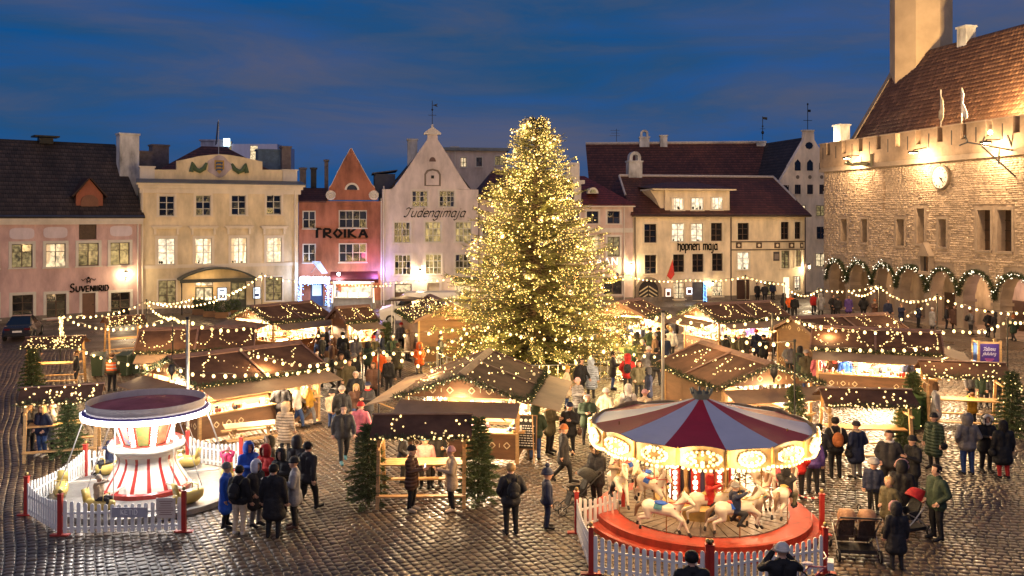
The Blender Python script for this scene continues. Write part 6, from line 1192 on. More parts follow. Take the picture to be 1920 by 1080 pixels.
# ------------------------------------------------------------------ the great tree
X, Y = gp(1005, 690); t = thing('christmas_tree', 'giant Christmas tree covered in warm lights and baubles', 'christmas tree', (X, Y, 0)); TREE = t
TH = H + (408 - 219) / F * Y; HWP = [(.0, 4.6), (.06, 5.1), (.14, 4.95), (.25, 4.4), (.40, 3.7), (.55, 3.0), (.66, 2.5), (.76, 1.85), (.86, 1.42), (.93, 1.0), (.975, .55), (1.0, .12)]
def trad(v): return np.interp(v, [a for a, b in HWP], [b for a, b in HWP])
MB().tube([(0, 0, 0), (0, 0, TH * .5), (0, 0, TH * .98)], [.3, .18, .03], 10).build('trunk', MATS['fir_bark'], t)
def big_tree():
    r_ = np.random.default_rng(3); nb = 640; br = MB(); tw = []; tipsx = []
    for k in range(nb):
        v = .035 + .955 * (k / nb) ** 1.08; z = v * TH; a = k * 2.39996 + r_.normal(0, .12)
        lobes = 1 + .10 * math.sin(3 * a + v * 17) + .08 * math.sin(5 * a - v * 31) + .10 * math.sin(v * 58); L_ = trad(v) * lobes * r_.uniform(.74, 1.05) if r_.random() > .10 else trad(v) * r_.uniform(1.02, 1.12)
        rise = -.25 + .75 * v; P = []
        for i in range(6): f_ = i / 5; P.append(np.array([math.cos(a) * L_ * f_, math.sin(a) * L_ * f_, z + L_ * (rise * f_ * .55 - .20 * f_ * f_ + .22 * f_ ** 3)]))
        br.tube(P, [.045 * (1 - .85 * i / 5) * (1.2 - v) + .004 for i in range(6)], 4, cap=False)
        P = np.array(P); n = int(9 + L_ * 11); tt = 1 - r_.uniform(0, 1, n) ** 1.25 * .82; 
        for f_ in tt:
            p = np.array([np.interp(f_, np.linspace(0, 1, 6), P[:, i]) for i in range(3)]); d0 = np.array([math.cos(a), math.sin(a), rise * .3]); sd = np.array([-math.sin(a), math.cos(a), 0]); s = r_.choice([-1, 1])
            d = d0 * r_.uniform(.5, 1) + sd * s * r_.uniform(.1, 1.0) + np.array([0, 0, r_.normal(.0, .28)]); d /= np.linalg.norm(d); tw.append((p, d, r_.uniform(.28, .55) * (1.15 - .45 * v) * (1.1 - .3 * f_)))
            tipsx.append((p + d * tw[-1][2] * r_.uniform(.55, 1.0), f_))
    br.build('branches', MATS['fir_bark'], t)
    # twig template along +x: stem and needles
    TV = [(0, -.012, 0), (0, .012, 0), (1, 0, 0)]; r2 = np.random.default_rng(5)
    for i in range(17):
        f_ = i / 17; s = 1 if i % 2 else -1; w_ = .30 * (1.05 - f_); up = r2.uniform(-.12, .2); b_ = f_ * .95
        TV += [(b_ - .03, s * .01, 0), (b_ + .05, s * .01, .01), (b_ + .24, s * w_, up)]
    TV = np.array(TV); TF = np.arange(len(TV)).reshape(-1, 3); n = len(tw); Ms = np.zeros((n, 4, 4)); Ms[:, 3, 3] = 1
    Pp = np.array([x[0] for x in tw]); Dd = np.array([x[1] for x in tw]); S = np.array([x[2] for x in tw]); up = r2.normal(0, .35, (n, 3)) + np.array([0, 0, 1]); Yv = np.cross(up, Dd); Yv /= np.linalg.norm(Yv, axis=1)[:, None]; Zv = np.cross(Dd, Yv)
    Ms[:, :3, 0] = Dd * S[:, None]; Ms[:, :3, 1] = Yv * S[:, None]; Ms[:, :3, 2] = Zv * S[:, None]; Ms[:, :3, 3] = Pp
    V, Fc = tile_np(TV, TF, Ms); ob('crown', npmesh('crown', V, Fc, mat('spruce_needles', (.10, .10, .026), .65, .5, 1.2)), t)
    tips = [p for p, f_ in tipsx if f_ > .42 and math.sin(2.9 * p[0] + 1 + .8 * p[2]) * math.sin(2.6 * p[2] - 1.1 * p[1]) + .8 * math.sin(2.1 * p[1] + 1.7 * p[2]) > -.62]; idx = r_.permutation(len(tips)); pts = [tips[i] for i in idx[:8200]]
    tag(ob('tree_lights', bulbs_mesh('tree_lights', pts, .0255, TREEBULB), t), kind='stuff')
    tag(ob('tree_lights_bright', bulbs_mesh('tree_lights_bright', [tips[i] for i in idx[8200:8550]], .05, BULB), t), kind='stuff')
    # baubles
    bm_ = MB().ell((0, 0, 0), (1, 1, 1), 14, 10).mesh('bauble', mat('silver_bauble', (.62, .50, .34), .12, .05, metal=.9), smooth=True); capm = MB().lathe([(0, 1.14), (.12, 1.1), (.14, .96)], 8).mesh('bauble_cap', STEEL)
    done = 0
    for i in idx[8550:]:
        p, f_ = np.array(tips[i]), 0
        if p[1] > 1.2: continue
        o = ob('bauble', bm_, t); o.location = Vector(p * np.array([1.02, 1.02, 1])) - Vector((0, 0, .15)); s = random.uniform(.11, .17); o.scale = (s, s, s * .95); c = ob('bauble_cap', capm, o); done += 1
        if done > 85: break
    for k in range(34):
        v = .03 + .93 * ((k + .5) / 34) ** 1.25; a = k * 2.39996; rr_ = trad(v) * .93; pw = 270 * (1.15 - .6 * v)
        plight(t, (rr_ * math.cos(a), rr_ * math.sin(a), v * TH), pw, (1, .66, .24), .25)
big_tree()
# low steel barrier round the tree foot
t = thing('tree_barrier', 'low steel railing around the foot of the giant tree', 'barrier', (X, Y, 0)); nb = 72; RB = 5.0
for k in range(nb):
    a = 2 * math.pi * k / nb
    if math.sin(a) < .35: MB().tube([(RB * math.cos(a), RB * math.sin(a), 0), (RB * math.cos(a), RB * math.sin(a), .95)], .016 if k % 6 else .03, 5).build('baluster' if k % 6 else 'post', STEEL, t)
for z in (.95, .15): MB().tube([(RB * math.cos(a), RB * math.sin(a), z) for a in [R(-200 + 220 * k / 50) for k in range(51)]], .02, 5).build('rail', STEEL, t)
# ------------------------------------------------------------------ poles and light strings
def pole(label, px_, top, D, r=.045, m=None):
    p = at(px_, top, D); t = thing('string_light_pole', label, 'pole', (p.x, p.y, 0), 0, 'poles carrying the light strings'); MB().tube([(0, 0, 0), (0, 0, p.z)], r, 8).build('mast', m or STEEL, t); MB().lathe([(.3, 0), (.3, .06), (.06, .09)], 10).build('foot_plate', DARKM, t); MB().tube([(0, 0, p.z - .02), (0, 0, p.z + .06)], r * 1.5, 8).build('mast_cap', DARKM, t); return p
PO = {}
for key, a in {'a': ('thick pale pole behind the tower ride', 352, 598, 28.5, .055), 'b': ('thick pale pole left of the carousel canopy', 1243, 585, 33, .06), 'c': ('thin dark pole left of the front centre stall', 710, 655, 30, .03), 'd': ('thin dark pole behind the carousel, right half', 1490, 640, 27, .03), 'e': ('thin pole before the hall arcade, right half', 1757, 553, 44, .035), 'f': ('thin dark pole beside the blue event sign', 1889, 598, 35, .03),
    'g': ('thin pole before the hall arcade, left half', 1648, 534, 54, .035), 'h': ('pole wrapped in bulbs at the far left', 113, 590, 44, .03), 'i': ('thin pole at the corner of the pink and yellow houses', 275, 563, 54, .03), 'j': ('thin pole before the right end of the yellow house', 491, 513, 60, .03), 'k': ('thin dark pole beside the left rear stall', 324, 592, 36, .025), 'l': ('slim pole left of the glowing hut', 680, 655, 34, .025), 'm': ('slim pole behind the brightly lit stall', 1398, 517, 58, .03), 'n': ('slim pole right end of the wide cream house', 1471, 531, 58, .03), 'o': ('slim pole at the left hall corner', 1535, 541, 56, .03), 'p': ('thin dark pole in front of the brightly lit stall', 1448, 590, 34, .03), 'q': ('thin pole left of the glowing hut roof', 893, 520, 52, .03)}.items(): PO[key] = pole(*a[:4], r=a[4], m=STEEL if a[4] > .05 else DARKM)
BM = MB().ell((0, 0, -.07), (.053, .053, .064), 8, 6).mesh('bulb', BULB, smooth=True)
SOCK = DARKM
def string(label, A, B, sag, n, light=3, pw=30):
    A, B = Vector(A), Vector(B)
    if light: pw *= 6.0 / light; light = 6
    t = thing('light_string', label, 'light string', A, 0, 'strings of warm bulbs over the market'); P = [(B - A) * (k / 24) - Vector((0, 0, 4 * sag * (k / 24) * (1 - k / 24))) for k in range(25)]
    MB().tube(P, .009, 3, cap=False).build('cable', BLACK, t)
    for k in range(n):
        f_ = (k + .5) / n; p = (B - A) * f_ - Vector((0, 0, 4 * sag * f_ * (1 - f_))); o = ob('bulb', BM, t); o.location = p + Vector((random.gauss(0, .015), random.gauss(0, .015), random.uniform(-.03, 0)))
        if light and k % light == light // 2: plight(o, (0, 0, -.2), pw, WARM, .1)
    return t
S_ = lambda px_, py_, D: at(px_, py_, D)
string('light string from the far left pole to the house corner pole', PO['h'], PO['i'], .35, 15, 4, 90)
string('light string from house corner pole along the yellow house', PO['i'], S_(366, 556, 56), .25, 12, 4, 90)
string('light string rising to the pole at the yellow house end', S_(366, 556, 56), PO['j'], .5, 16, 4, 90)
string('second light string sagging along the yellow house', PO['i'], PO['j'], 1.0, 28, 5, 90)
string('light string sagging from far left pole past the pink house', PO['h'], PO['k'], .55, 18, 4, 60)
string('short light string from house corner pole to rear stall pole', PO['i'], PO['k'], .3, 10, 5, 60)
string('short light string between the two poles above the rear left stall', PO['k'], PO['a'], .08, 5, 0)
string('light string from yellow house pole to the red house porch', PO['j'], S_(618, 523, 66), .3, 12, 5, 60)
string('light string under the maroon awning of the red house', S_(618, 527, 66), S_(735, 533, 66), .15, 18, 6, 50)
string('light string across the white gabled house', S_(718, 530, 64), PO['q'], -.05, 15, 4, 70)
string('bulb string coiled down the far left pole', S_(113, 590, 43.9), S_(113, 640, 43.9), 0, 12, 0)
string('bulb string coiled down beside the far left pole', S_(116, 592, 43.8), S_(119, 632, 43.8), 0, 9, 0)
string('low light string from the far left pole down to the tower ride pole', S_(118, 636, 42), S_(352, 690, 29), .35, 14, 4, 40)
string('low light string along the front of the sweets stall roof', S_(352, 697, 28.5), S_(625, 686, 29), .12, 14, 4, 40)
string('light string from sweets stall to the pole left of the centre stall', S_(445, 648, 33), PO['c'] , .55, 16, 4, 40)
string('light string hanging over the sweets stall ridge', PO['a'], S_(450, 613, 33), .15, 6, 0)
string('long light string crossing in front of the big tree, left half', S_(445, 611, 36), S_(905, 607, 37), .42, 20, 3, 45)
string('long light string crossing in front of the big tree, right half', S_(905, 607, 37), PO['b'], .75, 15, 3, 45)
string('light string from pole left of centre stall up towards the tree', PO['c'], S_(895, 607, 37), .45, 12, 4, 40)
string('lower light string before the tree foot', PO['c'], PO['b'], 1.5, 20, 4, 45)
string('light string from the thick pale pole over the carousel stall', PO['b'], PO['d'], .35, 11, 3, 40)
string('light string from the thick pale pole to the bright stall pole', PO['b'], PO['p'], .4, 10, 4, 40)
string('light string along the wide cream house, left half', S_(1180, 517, 68), S_(1290, 523, 62), .2, 14, 4, 110)
string('light string along the wide cream house, middle', S_(1290, 523, 62), PO['m'], .15, 11, 4, 110)
string('light string from cream house pole to its right end', PO['m'], PO['n'], .1, 9, 4, 110)
string('short sagging light string near the hall corner', PO['n'], PO['o'], .55, 11, 5, 90)
string('light string along the left hall arches', PO['o'], PO['g'], .2, 11, 4, 80)
string('sagging light string before the third hall arch', S_(1590, 540, 55), PO['g'], .5, 10, 5, 70)
string('light string between the two hall arcade poles', PO['g'], PO['e'], .55, 16, 4, 70)
string('light string from right hall pole out of the frame', PO['e'], S_(1945, 583, 40), .3, 13, 4, 70)
string('light string sweeping down from right hall pole over the stalls', PO['e'], S_(1485, 596, 38), 1.0, 20, 4, 45)
string('light string above the ridge of the long bright stall', PO['p'], S_(1800, 616, 33), .3, 17, 4, 40)
string('light string from long stall to the event sign pole', S_(1800, 616, 33), PO['f'], .2, 7, 3, 40)
string('light string at the right edge by the event sign', PO['f'], S_(1940, 596, 33), .1, 5, 3, 40)
string('light string along the eave of the long bright stall', S_(1520, 648, 31), S_(1790, 646, 30.5), .1, 13, 4, 35)
string('low light string in front of the bright stall by the cream house', S_(1180, 660, 36), S_(1448, 645, 33), .25, 13, 4, 40)
# ------------------------------------------------------------------ figures grown from tapered limbs, fused into one skin
def caps_geo(mb, caps, n=10):
    for p0, p1, r0, r1, tg in caps:
        p0, p1 = Vector(p0), Vector(p1); d = p1 - p0
        if d.length < 1e-4: d = Vector((0, 0, 1e-3)); p1 = p0 + d
        d.normalize(); pts, rs = [], []
        for a in (-85, -50, -20, 0): pts.append(p0 + d * r0 * math.sin(R(a))); rs.append(r0 * math.cos(R(a)))
        for a in (0, 20, 50, 85): pts.append(p1 + d * r1 * math.sin(R(a))); rs.append(r1 * math.cos(R(a)))
        mb.tube(pts, rs, n)
PEND = []
def fused(name, caps, mats, voxel=.02, it=3, extra=None):      # remeshed later, all in one depsgraph pass
    me = bpy.data.meshes.new(name); mb = MB(); caps_geo(mb, caps); src = mb.mesh(name + '_src', []); o = ob(name + '_src', src)
    m = o.modifiers.new('r', 'REMESH'); m.mode = 'VOXEL'; m.voxel_size = voxel; s = o.modifiers.new('s', 'SMOOTH'); s.factor = .5; s.iterations = it
    PEND.append((o, caps, mats, name, extra)); return len(PEND) - 1
def flush():
    bpy.context.view_layer.update(); dg = bpy.context.evaluated_depsgraph_get(); out_ = []
    for o, caps, mats, name, extra in PEND:
        ev = o.evaluated_get(dg); tm = ev.to_mesh(); nv = len(tm.vertices); V = np.zeros(nv * 3); tm.vertices.foreach_get('co', V); V = V.reshape(-1, 3); Fc = np.array([tuple(p.vertices) for p in tm.polygons if len(p.vertices) == 4]); ev.to_mesh_clear()
        C = V[Fc].mean(1); best = np.full(len(C), 1e9); tg = np.zeros(len(C), int)
        for p0, p1, r0, r1, g_ in caps:
            p0, p1 = np.array(p0, float), np.array(p1, float); d = p1 - p0; l2 = max(d @ d, 1e-8); t_ = np.clip((C - p0) @ d / l2, 0, 1); ds = np.linalg.norm(C - p0 - t_[:, None] * d, axis=1) - (r0 + (r1 - r0) * t_); k = ds < best; best[k] = ds[k]; tg[k] = g_
        F_ = [tuple(f_) for f_ in Fc]; T_ = list(tg); Vv = [tuple(v) for v in V]
        if extra:
            o0 = len(Vv); Vv += extra.v; F_ += [tuple(i + o0 for i in f_) for f_ in extra.f]; T_ += extra.m
        me = bpy.data.meshes.new(name); me.from_pydata(Vv, [], F_)
        for m in mats: me.materials.append(m)
        me.polygons.foreach_set('material_index', T_); me.polygons.foreach_set('use_smooth', [True] * len(F_)); me.update(); out_.append(me)
    for o, *_ in PEND: sm_e = o.data; bpy.data.objects.remove(o); bpy.data.meshes.remove(sm_e)
    PEND.clear(); return out_
SKIN = mat('skin', (.52, .30, .20), .5, .12, 8)
POSES = {}
def body(key, arms, legs=None, hem=.80, hs=1.0, lean=0.0, bulk=1.0, hipz=.90, sit=False):
    """arms: ((elbow,wrist),(elbow,wrist)) for -x and +x side; legs likewise ((knee,ankle,toe),...)"""
    c = []; z0 = hipz - .90; V3 = lambda x, y, z: (x, y + lean * max(0, z - .9) , z + z0)
    legs = legs or (((-.10, -.015, .49), (-.105, .03, .085), (-.12, -.15, .04)), ((.10, -.015, .49), (.105, .03, .085), (.12, -.15, .04)))
    for sx, (kn, an, to) in zip((-1, 1), legs):
        hp = V3(sx * .088, 0, .90); c += [(hp, kn, .10, .072, 2), (kn, an, .07, .05, 2), (an, to, .052, .043, 3), ((an[0], an[1] + .03, an[2] - .04), an, .045, .05, 3)]
    b_ = bulk
    for sx in (-1, 1):
        c += [(V3(sx * .07, .0, .93), V3(sx * .085, -.005, 1.16), .125 * b_, .125 * b_, 1), (V3(sx * .085, -.005, 1.16), V3(sx * .10, .01, 1.34), .125 * b_, .118 * b_, 1), (V3(sx * .10, .01, 1.36), V3(sx * .175, .01, 1.40), .10 * b_, .078 * b_, 1)]
        if hem < .86 and not sit: c += [(V3(sx * .07, 0, .95), (sx * .085, lean * 0, hem + .10 + z0), .13 * b_, .145 * b_, 1), ((0, .03, .9 + z0), (0, .03, hem + .10 + z0), .13, .15 * b_, 1)]
    if hem < .55 and not sit: c += [((sx * .07, -.02, .7), (sx * .10, -.02, hem + .1), .15, .165, 1) for sx in (-1, 1)]
    nk = V3(0, .01, 1.44); hd = Vector(V3(0, -.015, 1.645)); hd.z += .03 * (hs - 1)
    c += [(nk, V3(0, .0, 1.54), .058, .055, 0), (V3(-.045, .015, 1.455), V3(.045, .015, 1.455), .078, .078, 1)]
    c += [(hd + Vector((0, .02, .03 * hs)), hd + Vector((0, -.015, -.05 * hs)), .098 * hs, .074 * hs, 0), (hd + Vector((0, -.085 * hs, -.005)), hd + Vector((0, -.105 * hs, -.028)), .012, .018, 0), (hd + Vector((0, -.05, -.10 * hs)), hd + Vector((0, -.06, -.10 * hs)), .035, .032, 0)]
    for sx in (-1, 1): c.append((hd + Vector((sx * .095 * hs, .01, -.015)), hd + Vector((sx * .098 * hs, .012, .01)), .018, .02, 0))
    ex = MB()
    for sx, (el, wr) in zip((-1, 1), arms):
        sh = Vector(V3(sx * .19, .01, 1.385)); el, wr = Vector(el), Vector(wr); c += [(sh, el, .078 * b_, .064 * b_, 1), (el, wr, .064 * b_, .05 * b_, 1)]
        d = (wr - el).normalized(); c.append((wr, wr + d * .075, .036, .04, 4)); pb = wr + d * .09; sd = Vector((0, 1, 0)).cross(d) if abs(d.y) < .8 else Vector((1, 0, 0)).cross(d); sd.normalize(); up = sd.cross(d); ex.mi = 4
        for k, (o_, ln) in enumerate(((-.030, .07), (-.010, .082), (.010, .078), (.030, .062))):   # four bent fingers
            p0 = pb + sd * o_; p1 = p0 + d * ln * .55 + up * .006; p2 = p1 + d * ln * .35 + up * .022; ex.tube([p0, p1, p2], [.0105, .0095, .007], 5)
        p0 = wr + d * .04 + sd * .036 * (-sx); p1 = p0 + d * .03 + sd * .028 * (-sx); ex.tube([p0, p1, p1 + d * .03 + up * .008], [.012, .0105, .008], 5)
    ex.mi = 5
    for sx in (-1, 1): ex.ell(hd + Vector((sx * .034 * hs, -.083 * hs, .012)), (.012, .008, .008), 6, 4)
    ex.ell(hd + Vector((0, -.083 * hs, -.062 * hs)), (.024, .008, .006), 6, 4)
    POSES[key] = (fused('person', c, [SKIN, BLACK, BLACK, BLACK, SKIN, mat('eyes_mouth', (.06, .025, .02), .5)], .021, 3, ex), hd, hs)
D_ = (((-.25, .02, 1.10), (-.26, -.05, .86)), ((.25, .02, 1.10), (.26, -.05, .86)))          # arms down
PK = (((-.29, .06, 1.12), (-.20, -.10, .95)), ((.29, .06, 1.12), (.20, -.10, .95)))          # hands in pockets
PH = (((-.24, -.04, 1.13), (-.07, -.28, 1.17)), ((.24, -.04, 1.13), (.07, -.28, 1.17)))      # both hands before the chest
CU = (((-.25, .02, 1.10), (-.26, -.05, .86)), ((.25, -.03, 1.12), (.12, -.27, 1.22)))        # one hand raised
UP = (((-.30, -.10, 1.28), (-.10, -.22, 1.52)), ((.30, -.10, 1.28), (.10, -.22, 1.52)))      # camera before the face
PU = (((-.24, -.02, 1.12), (-.22, -.32, 1.02)), ((.24, -.02, 1.12), (.22, -.32, 1.02)))      # pushing a handle
SW = (((-.26, .10, 1.12), (-.25, .10, .88)), ((.26, -.08, 1.11), (.24, -.22, .92)))
WK = (((-.09, -.14, .50), (-.09, -.18, .09), (-.09, -.38, .06)), ((.09, .02, .48), (.10, .30, .16), (.10, .22, .05)))
ST = (((-.12, -.42, .52), (-.12, -.42, .09), (-.12, -.60, .05)), ((.12, -.42, .52), (.12, -.42, .09), (.12, -.60, .05)))
RD = (((-.20, -.22, .58), (-.22, -.02, .28), (-.22, -.18, .22)), ((.20, -.22, .58), (.22, -.02, .28), (.22, -.18, .22)))
body('stand', D_, hem=.80); body('pocket', PK, hem=.74); body('coat', D_, hem=.46, bulk=1.06); body('coatpocket', PK, hem=.52, bulk=1.06); body('phone', PH, hem=.62, bulk=1.04); body('cup', CU, hem=.62)
body('walk', SW, WK, hem=.74); body('walkcoat', SW, WK, hem=.58, bulk=1.04); body('camera', UP, hem=.70, bulk=1.05); body('push', PU, hem=.60); body('sit', PH, ST, sit=True, hem=.86, hipz=.52); body('ride', PH, RD, sit=True, hem=.86, hipz=.60)
body('kid', D_, hem=.76, hs=1.34, bulk=1.1); body('kidcoat', PK, hem=.5, hs=1.3, bulk=1.12)
# horses for the carousel
hc = []
hc += [((0, -.38, 1.0), (0, .05, .97), .19, .17, 0), ((0, .05, .97), (0, .42, 1.0), .17, .19, 0), ((0, -.45, 1.08), (0, -.72, 1.42), .14, .09, 0), ((0, -.72, 1.46), (0, -.98, 1.28), .085, .05, 0), ((0, -.72, 1.46), (0, -.86, 1.36), .095, .08, 0), ((-.05, -.68, 1.54), (-.055, -.67, 1.62), .03, .012, 0), ((.05, -.68, 1.54), (.055, -.67, 1.62), .03, .012, 0)]
for sx, yk, ya, zk, za in ((-1, -.68, -.55, .80, .52), (1, -.62, -.78, .72, .42)): hc += [((sx * .1, -.42, .95), (sx * .1, yk, zk), .10, .06, 0), ((sx * .1, yk, zk), (sx * .1, ya, za), .055, .035, 0), ((sx * .1, ya, za), (sx * .1, ya - .06, za - .07), .04, .05, 2)]
for sx, yk, yh, ya, za in ((-1, .36, .66, .62, .42), (1, .44, .78, .82, .46)): hc += [((sx * .1, .42, .98), (sx * .1, yk, .72), .14, .08, 0), ((sx * .1, yk, .72), (sx * .1, yh, .64), .075, .045, 0), ((sx * .1, yh, .64), (sx * .1, ya, za), .042, .034, 0), ((sx * .1, ya, za), (sx * .1, ya + .02, za - .08), .04, .05, 2)]
hc += [((0, -.52, 1.28), (0, -.62, 1.50), .055, .06, 1), ((0, -.40, 1.14), (0, -.52, 1.28), .04, .055, 1), ((0, .58, 1.05), (0, .78, .92), .05, .07, 1), ((0, .78, .92), (0, .86, .62), .07, .03, 1)]
HORSE_I = fused('horse', hc, [mat('ivory_horse', (.66, .56, .42), .35, .15, 3, coat=.3), mat('dark_mane', (.16, .09, .05), .5), BLACK], .03, 3)
BOD = flush()
HORSE = BOD[HORSE_I]
# head gear and bags, built about the head centre
def hg():
    G = {}
    m = MB(); m.lathe([(.002, .145), (.06, .132), (.098, .085), (.112, .03), (.113, -.005), (.122, -.005), (.120, .03), (.108, .035)], 14); G['beanie'] = m
    m = MB(); m.lathe([(.002, .15), (.06, .136), (.098, .09), (.112, .03), (.113, -.005), (.122, -.005), (.120, .03), (.108, .035)], 14); m.ell((0, 0, .19), (.05, .05, .05), 8, 6); G['pompom_hat'] = m
    m = MB(Matrix.Rotation(R(-14), 4, 'X')); m.lathe([(.002, .118), (.06, .104), (.092, .062), (.106, .01), (.10, -.05), (.07, -.07)], 14, a0=R(-35), a1=R(215)); m.lathe([(.002, .121), (.06, .107), (.098, .062), (.104, .045)], 14); G['hair'] = m
    m = MB(); m.lathe([(.002, .122), (.06, .108), (.098, .062), (.112, .0), (.118, -.08), (.12, -.16), (.09, -.24), (.05, -.28)], 16, a0=R(-42), a1=R(222)); m.lathe([(.002, .124), (.06, .11), (.1, .064), (.107, .045)], 14); G['long_hair'] = m
    m = MB(); m.lathe([(.002, .165), (.07, .15), (.115, .10), (.138, .02), (.138, -.06), (.128, -.14), (.11, -.19), (.06, -.20)], 18, a0=R(-62), a1=R(242)); m.lathe([(.002, .168), (.07, .153), (.117, .102), (.12, .085)], 16); G['hood'] = m
    m = MB(); m.lathe([(.002, .165), (.07, .15), (.115, .10), (.138, .02), (.138, -.06), (.128, -.14), (.11, -.19), (.06, -.20)], 18, a0=R(-62), a1=R(242)); m.lathe([(.002, .168), (.07, .153), (.117, .102), (.12, .085)], 16)
    m.mi = 1; m.tube([(.118 * math.sin(a), -.075 - .02 * math.cos(a), .14 * math.cos(a) - .01) for a in [2 * math.pi * k / 18 for k in range(19)]], [.04 + .008 * (k % 2) for k in range(19)], 7, cap=False); G['fur_hood'] = m
    m = MB(); m.lathe([(.002, .16), (.07, .145), (.118, .09), (.13, .03), (.128, .0), (.11, .0)], 16); G['helmet'] = m
    return G
HG = hg(); HGM = {}
HTR = .02
def bag_mesh():
    m = MB(); m.ell((0, .235, 1.17), (.15, .10, .22), 12, 9); m.ell((0, .30, 1.08), (.11, .07, .10), 10, 7); m.mi = 1
    for s in (-1, 1): m.tube([(s * .1, .17, 1.34), (s * .13, .02, 1.48), (s * .14, -.13, 1.32), (s * .14, -.10, 1.1), (s * .12, .13, .98)], .018, 5)
    return m
BAGM = bag_mesh(); HANDB = MB(); HANDB.ell((.30, .02, .80), (.07, .14, .12), 10, 7); HANDB.tube([(.29, -.08, .88), (.24, 0, 1.3), (.12, 0, 1.47)], .012, 4); HANDB.tube([(.29, .1, .88), (.26, .05, 1.2), (.14, .04, 1.47)], .012, 4)
PHONE = MB(); PHONE.b(-.036, .036, -.345, -.335, 1.16, 1.30); CUPM = MB(); CUPM.lathe([(0, 0), (.032, 0), (.04, .1), (.036, .1), (.03, .02)], 10, (.12, -.35, 1.2))
CLM = {}
def cloth(col, quilt=False):
    k = (tuple(col), quilt)
    if k not in CLM:
        nm = 'cloth_%d' % len(CLM)
        m = mat(nm, col, .72, .4, 4, .9, 11, spec=.3)
        if quilt:
            t = m.node_tree; tc = t.nodes.new('ShaderNodeTexCoord'); wv = t.nodes.new('ShaderNodeTexWave'); wv.bands_direction = 'Z'; wv.inputs['Scale'].default_value = 3.2; wv.inputs['Distortion'].default_value = .8; t.links.new(tc.outputs['Object'], wv.inputs['Vector']); bp = t.nodes.new('ShaderNodeBump'); bp.inputs['Strength'].default_value = .8; bp.inputs['Distance'].default_value = .04; t.links.new(wv.outputs['Fac'], bp.inputs['Height']); t.links.new(bp.outputs[0], t.nodes['Principled BSDF'].inputs['Normal'])
        CLM[k] = m
    return CLM[k]
CC = {'black': (.012, .012, .014), 'dark': (.022, .021, .024), 'navy': (.014, .020, .05), 'blue': (.015, .08, .42), 'red': (.42, .02, .018), 'pink': (.55, .14, .18), 'rose': (.5, .27, .27), 'white': (.62, .58, .52), 'beige': (.40, .30, .20), 'grey': (.14, .13, .13), 'lgrey': (.28, .27, .27), 'brown': (.09, .045, .03), 'olive': (.075, .065, .035), 'green': (.03, .05, .03), 'yellow': (.48, .27, .03), 'orange': (.75, .13, .02), 'jeans': (.03, .06, .16), 'purple': (.09, .05, .2), 'cream': (.6, .48, .33), 'teal': (.06, .18, .22), 'silver': (.45, .47, .55), 'lblue': (.38, .44, .52), 'fur': (.30, .2, .12), 'blond': (.42, .27, .11), 'hbrown': (.08, .04, .02), 'hblack': (.012, .01, .009), 'magenta': (.65, .05, .15), 'rust': (.35, .11, .03)}
NP = [0]
def person(loc, pose, face, coat, trous, head, label, h=1.0, extra='', shoes='black', gloves=None, quilt=False, z=0.0, group=None, facing_deg=True):
    if len(loc) == 2: X, Y = gp(*loc)
    else: X, Y, z = loc
    i, hd, hs = POSES[pose]; o = ob('person', BOD[i]); o.location = (X, Y, z); o.rotation_euler = (0, 0, R(face)); h *= .955; wd_ = h * random.uniform(1.10, 1.2); o.scale = (wd_, wd_, h); tag(o, label, 'person', group)
    ms = [None, cloth(CC[coat], quilt), cloth(CC[trous]), cloth(CC[shoes]), cloth(CC[gloves]) if gloves else SKIN, None]
    for k, m in enumerate(ms):
        if m: o.material_slots[k].link = 'OBJECT'; o.material_slots[k].material = m
    kind, hcol = head.split(':'); key = (kind,)
    if key not in HGM: HGM[key] = HG[kind].mesh(kind, [BLACK, BLACK] if kind == 'fur_hood' else BLACK, smooth=True)
    g_ = ob({'hair': 'hair', 'long_hair': 'hair'}.get(kind, kind), HGM[key], o); g_.location = hd + Vector((0, .012, HTR)); g_.scale = (hs, hs, hs)
    fc = hcol.split('+'); g_.material_slots[0].link = 'OBJECT'; g_.material_slots[0].material = cloth(CC[fc[0]])
    if kind == 'fur_hood': g_.material_slots[1].link = 'OBJECT'; g_.material_slots[1].material = cloth(CC[fc[1] if len(fc) > 1 else 'fur'])
    for e in extra.split():
        a = e.split(':')
        if a[0] == 'bag': ob('backpack', shared('backpack_' + a[1], BAGM, [cloth(CC[a[1]]), cloth(CC[a[2] if len(a) > 2 else a[1]])]), o)
        elif a[0] == 'handbag': ob('handbag', shared('handbag_' + a[1], HANDB, cloth(CC[a[1]])), o)
        elif a[0] == 'phone': ob('phone', shared('phone', PHONE, emat('phone_screen', (.8, .9, 1), 2)), o)
        elif a[0] == 'cup': ob('paper_cup', shared('paper_cup', CUPM, cloth(CC['brown'])), o)
        elif a[0] == 'vest': 
            m = MB(); m.lathe([(.185, .98), (.19, 1.15), (.195, 1.36)], 18); m.v = [(x * 1.18, y * .88, z_) for x, y, z_ in m.v]; m.mi = 1; nn = len(m.f)
            for zz in (1.08, 1.24): k0 = len(m.v); m.lathe([(.197, zz - .025), (.198, zz + .025)], 18); m.v[k0:] = [(x * 1.18, y * .88, z_) for x, y, z_ in m.v[k0:]]
            m.build('safety_vest', [mat('hi_vis_orange', (.95, .16, .03), .6, .1), mat('reflective_tape', (.7, .7, .68), .3)], o)
        elif a[0] == 'scarf': m = MB(); m.tube([(.09 * math.cos(k * .63), .005 + .09 * math.sin(k * .63), 1.49 + .012 * math.sin(k * 2)) for k in range(11)], .035, 7, cap=False); m.build('scarf', cloth(CC[a[1]]), o)
    NP[0] += 1; return o
SHM = {}
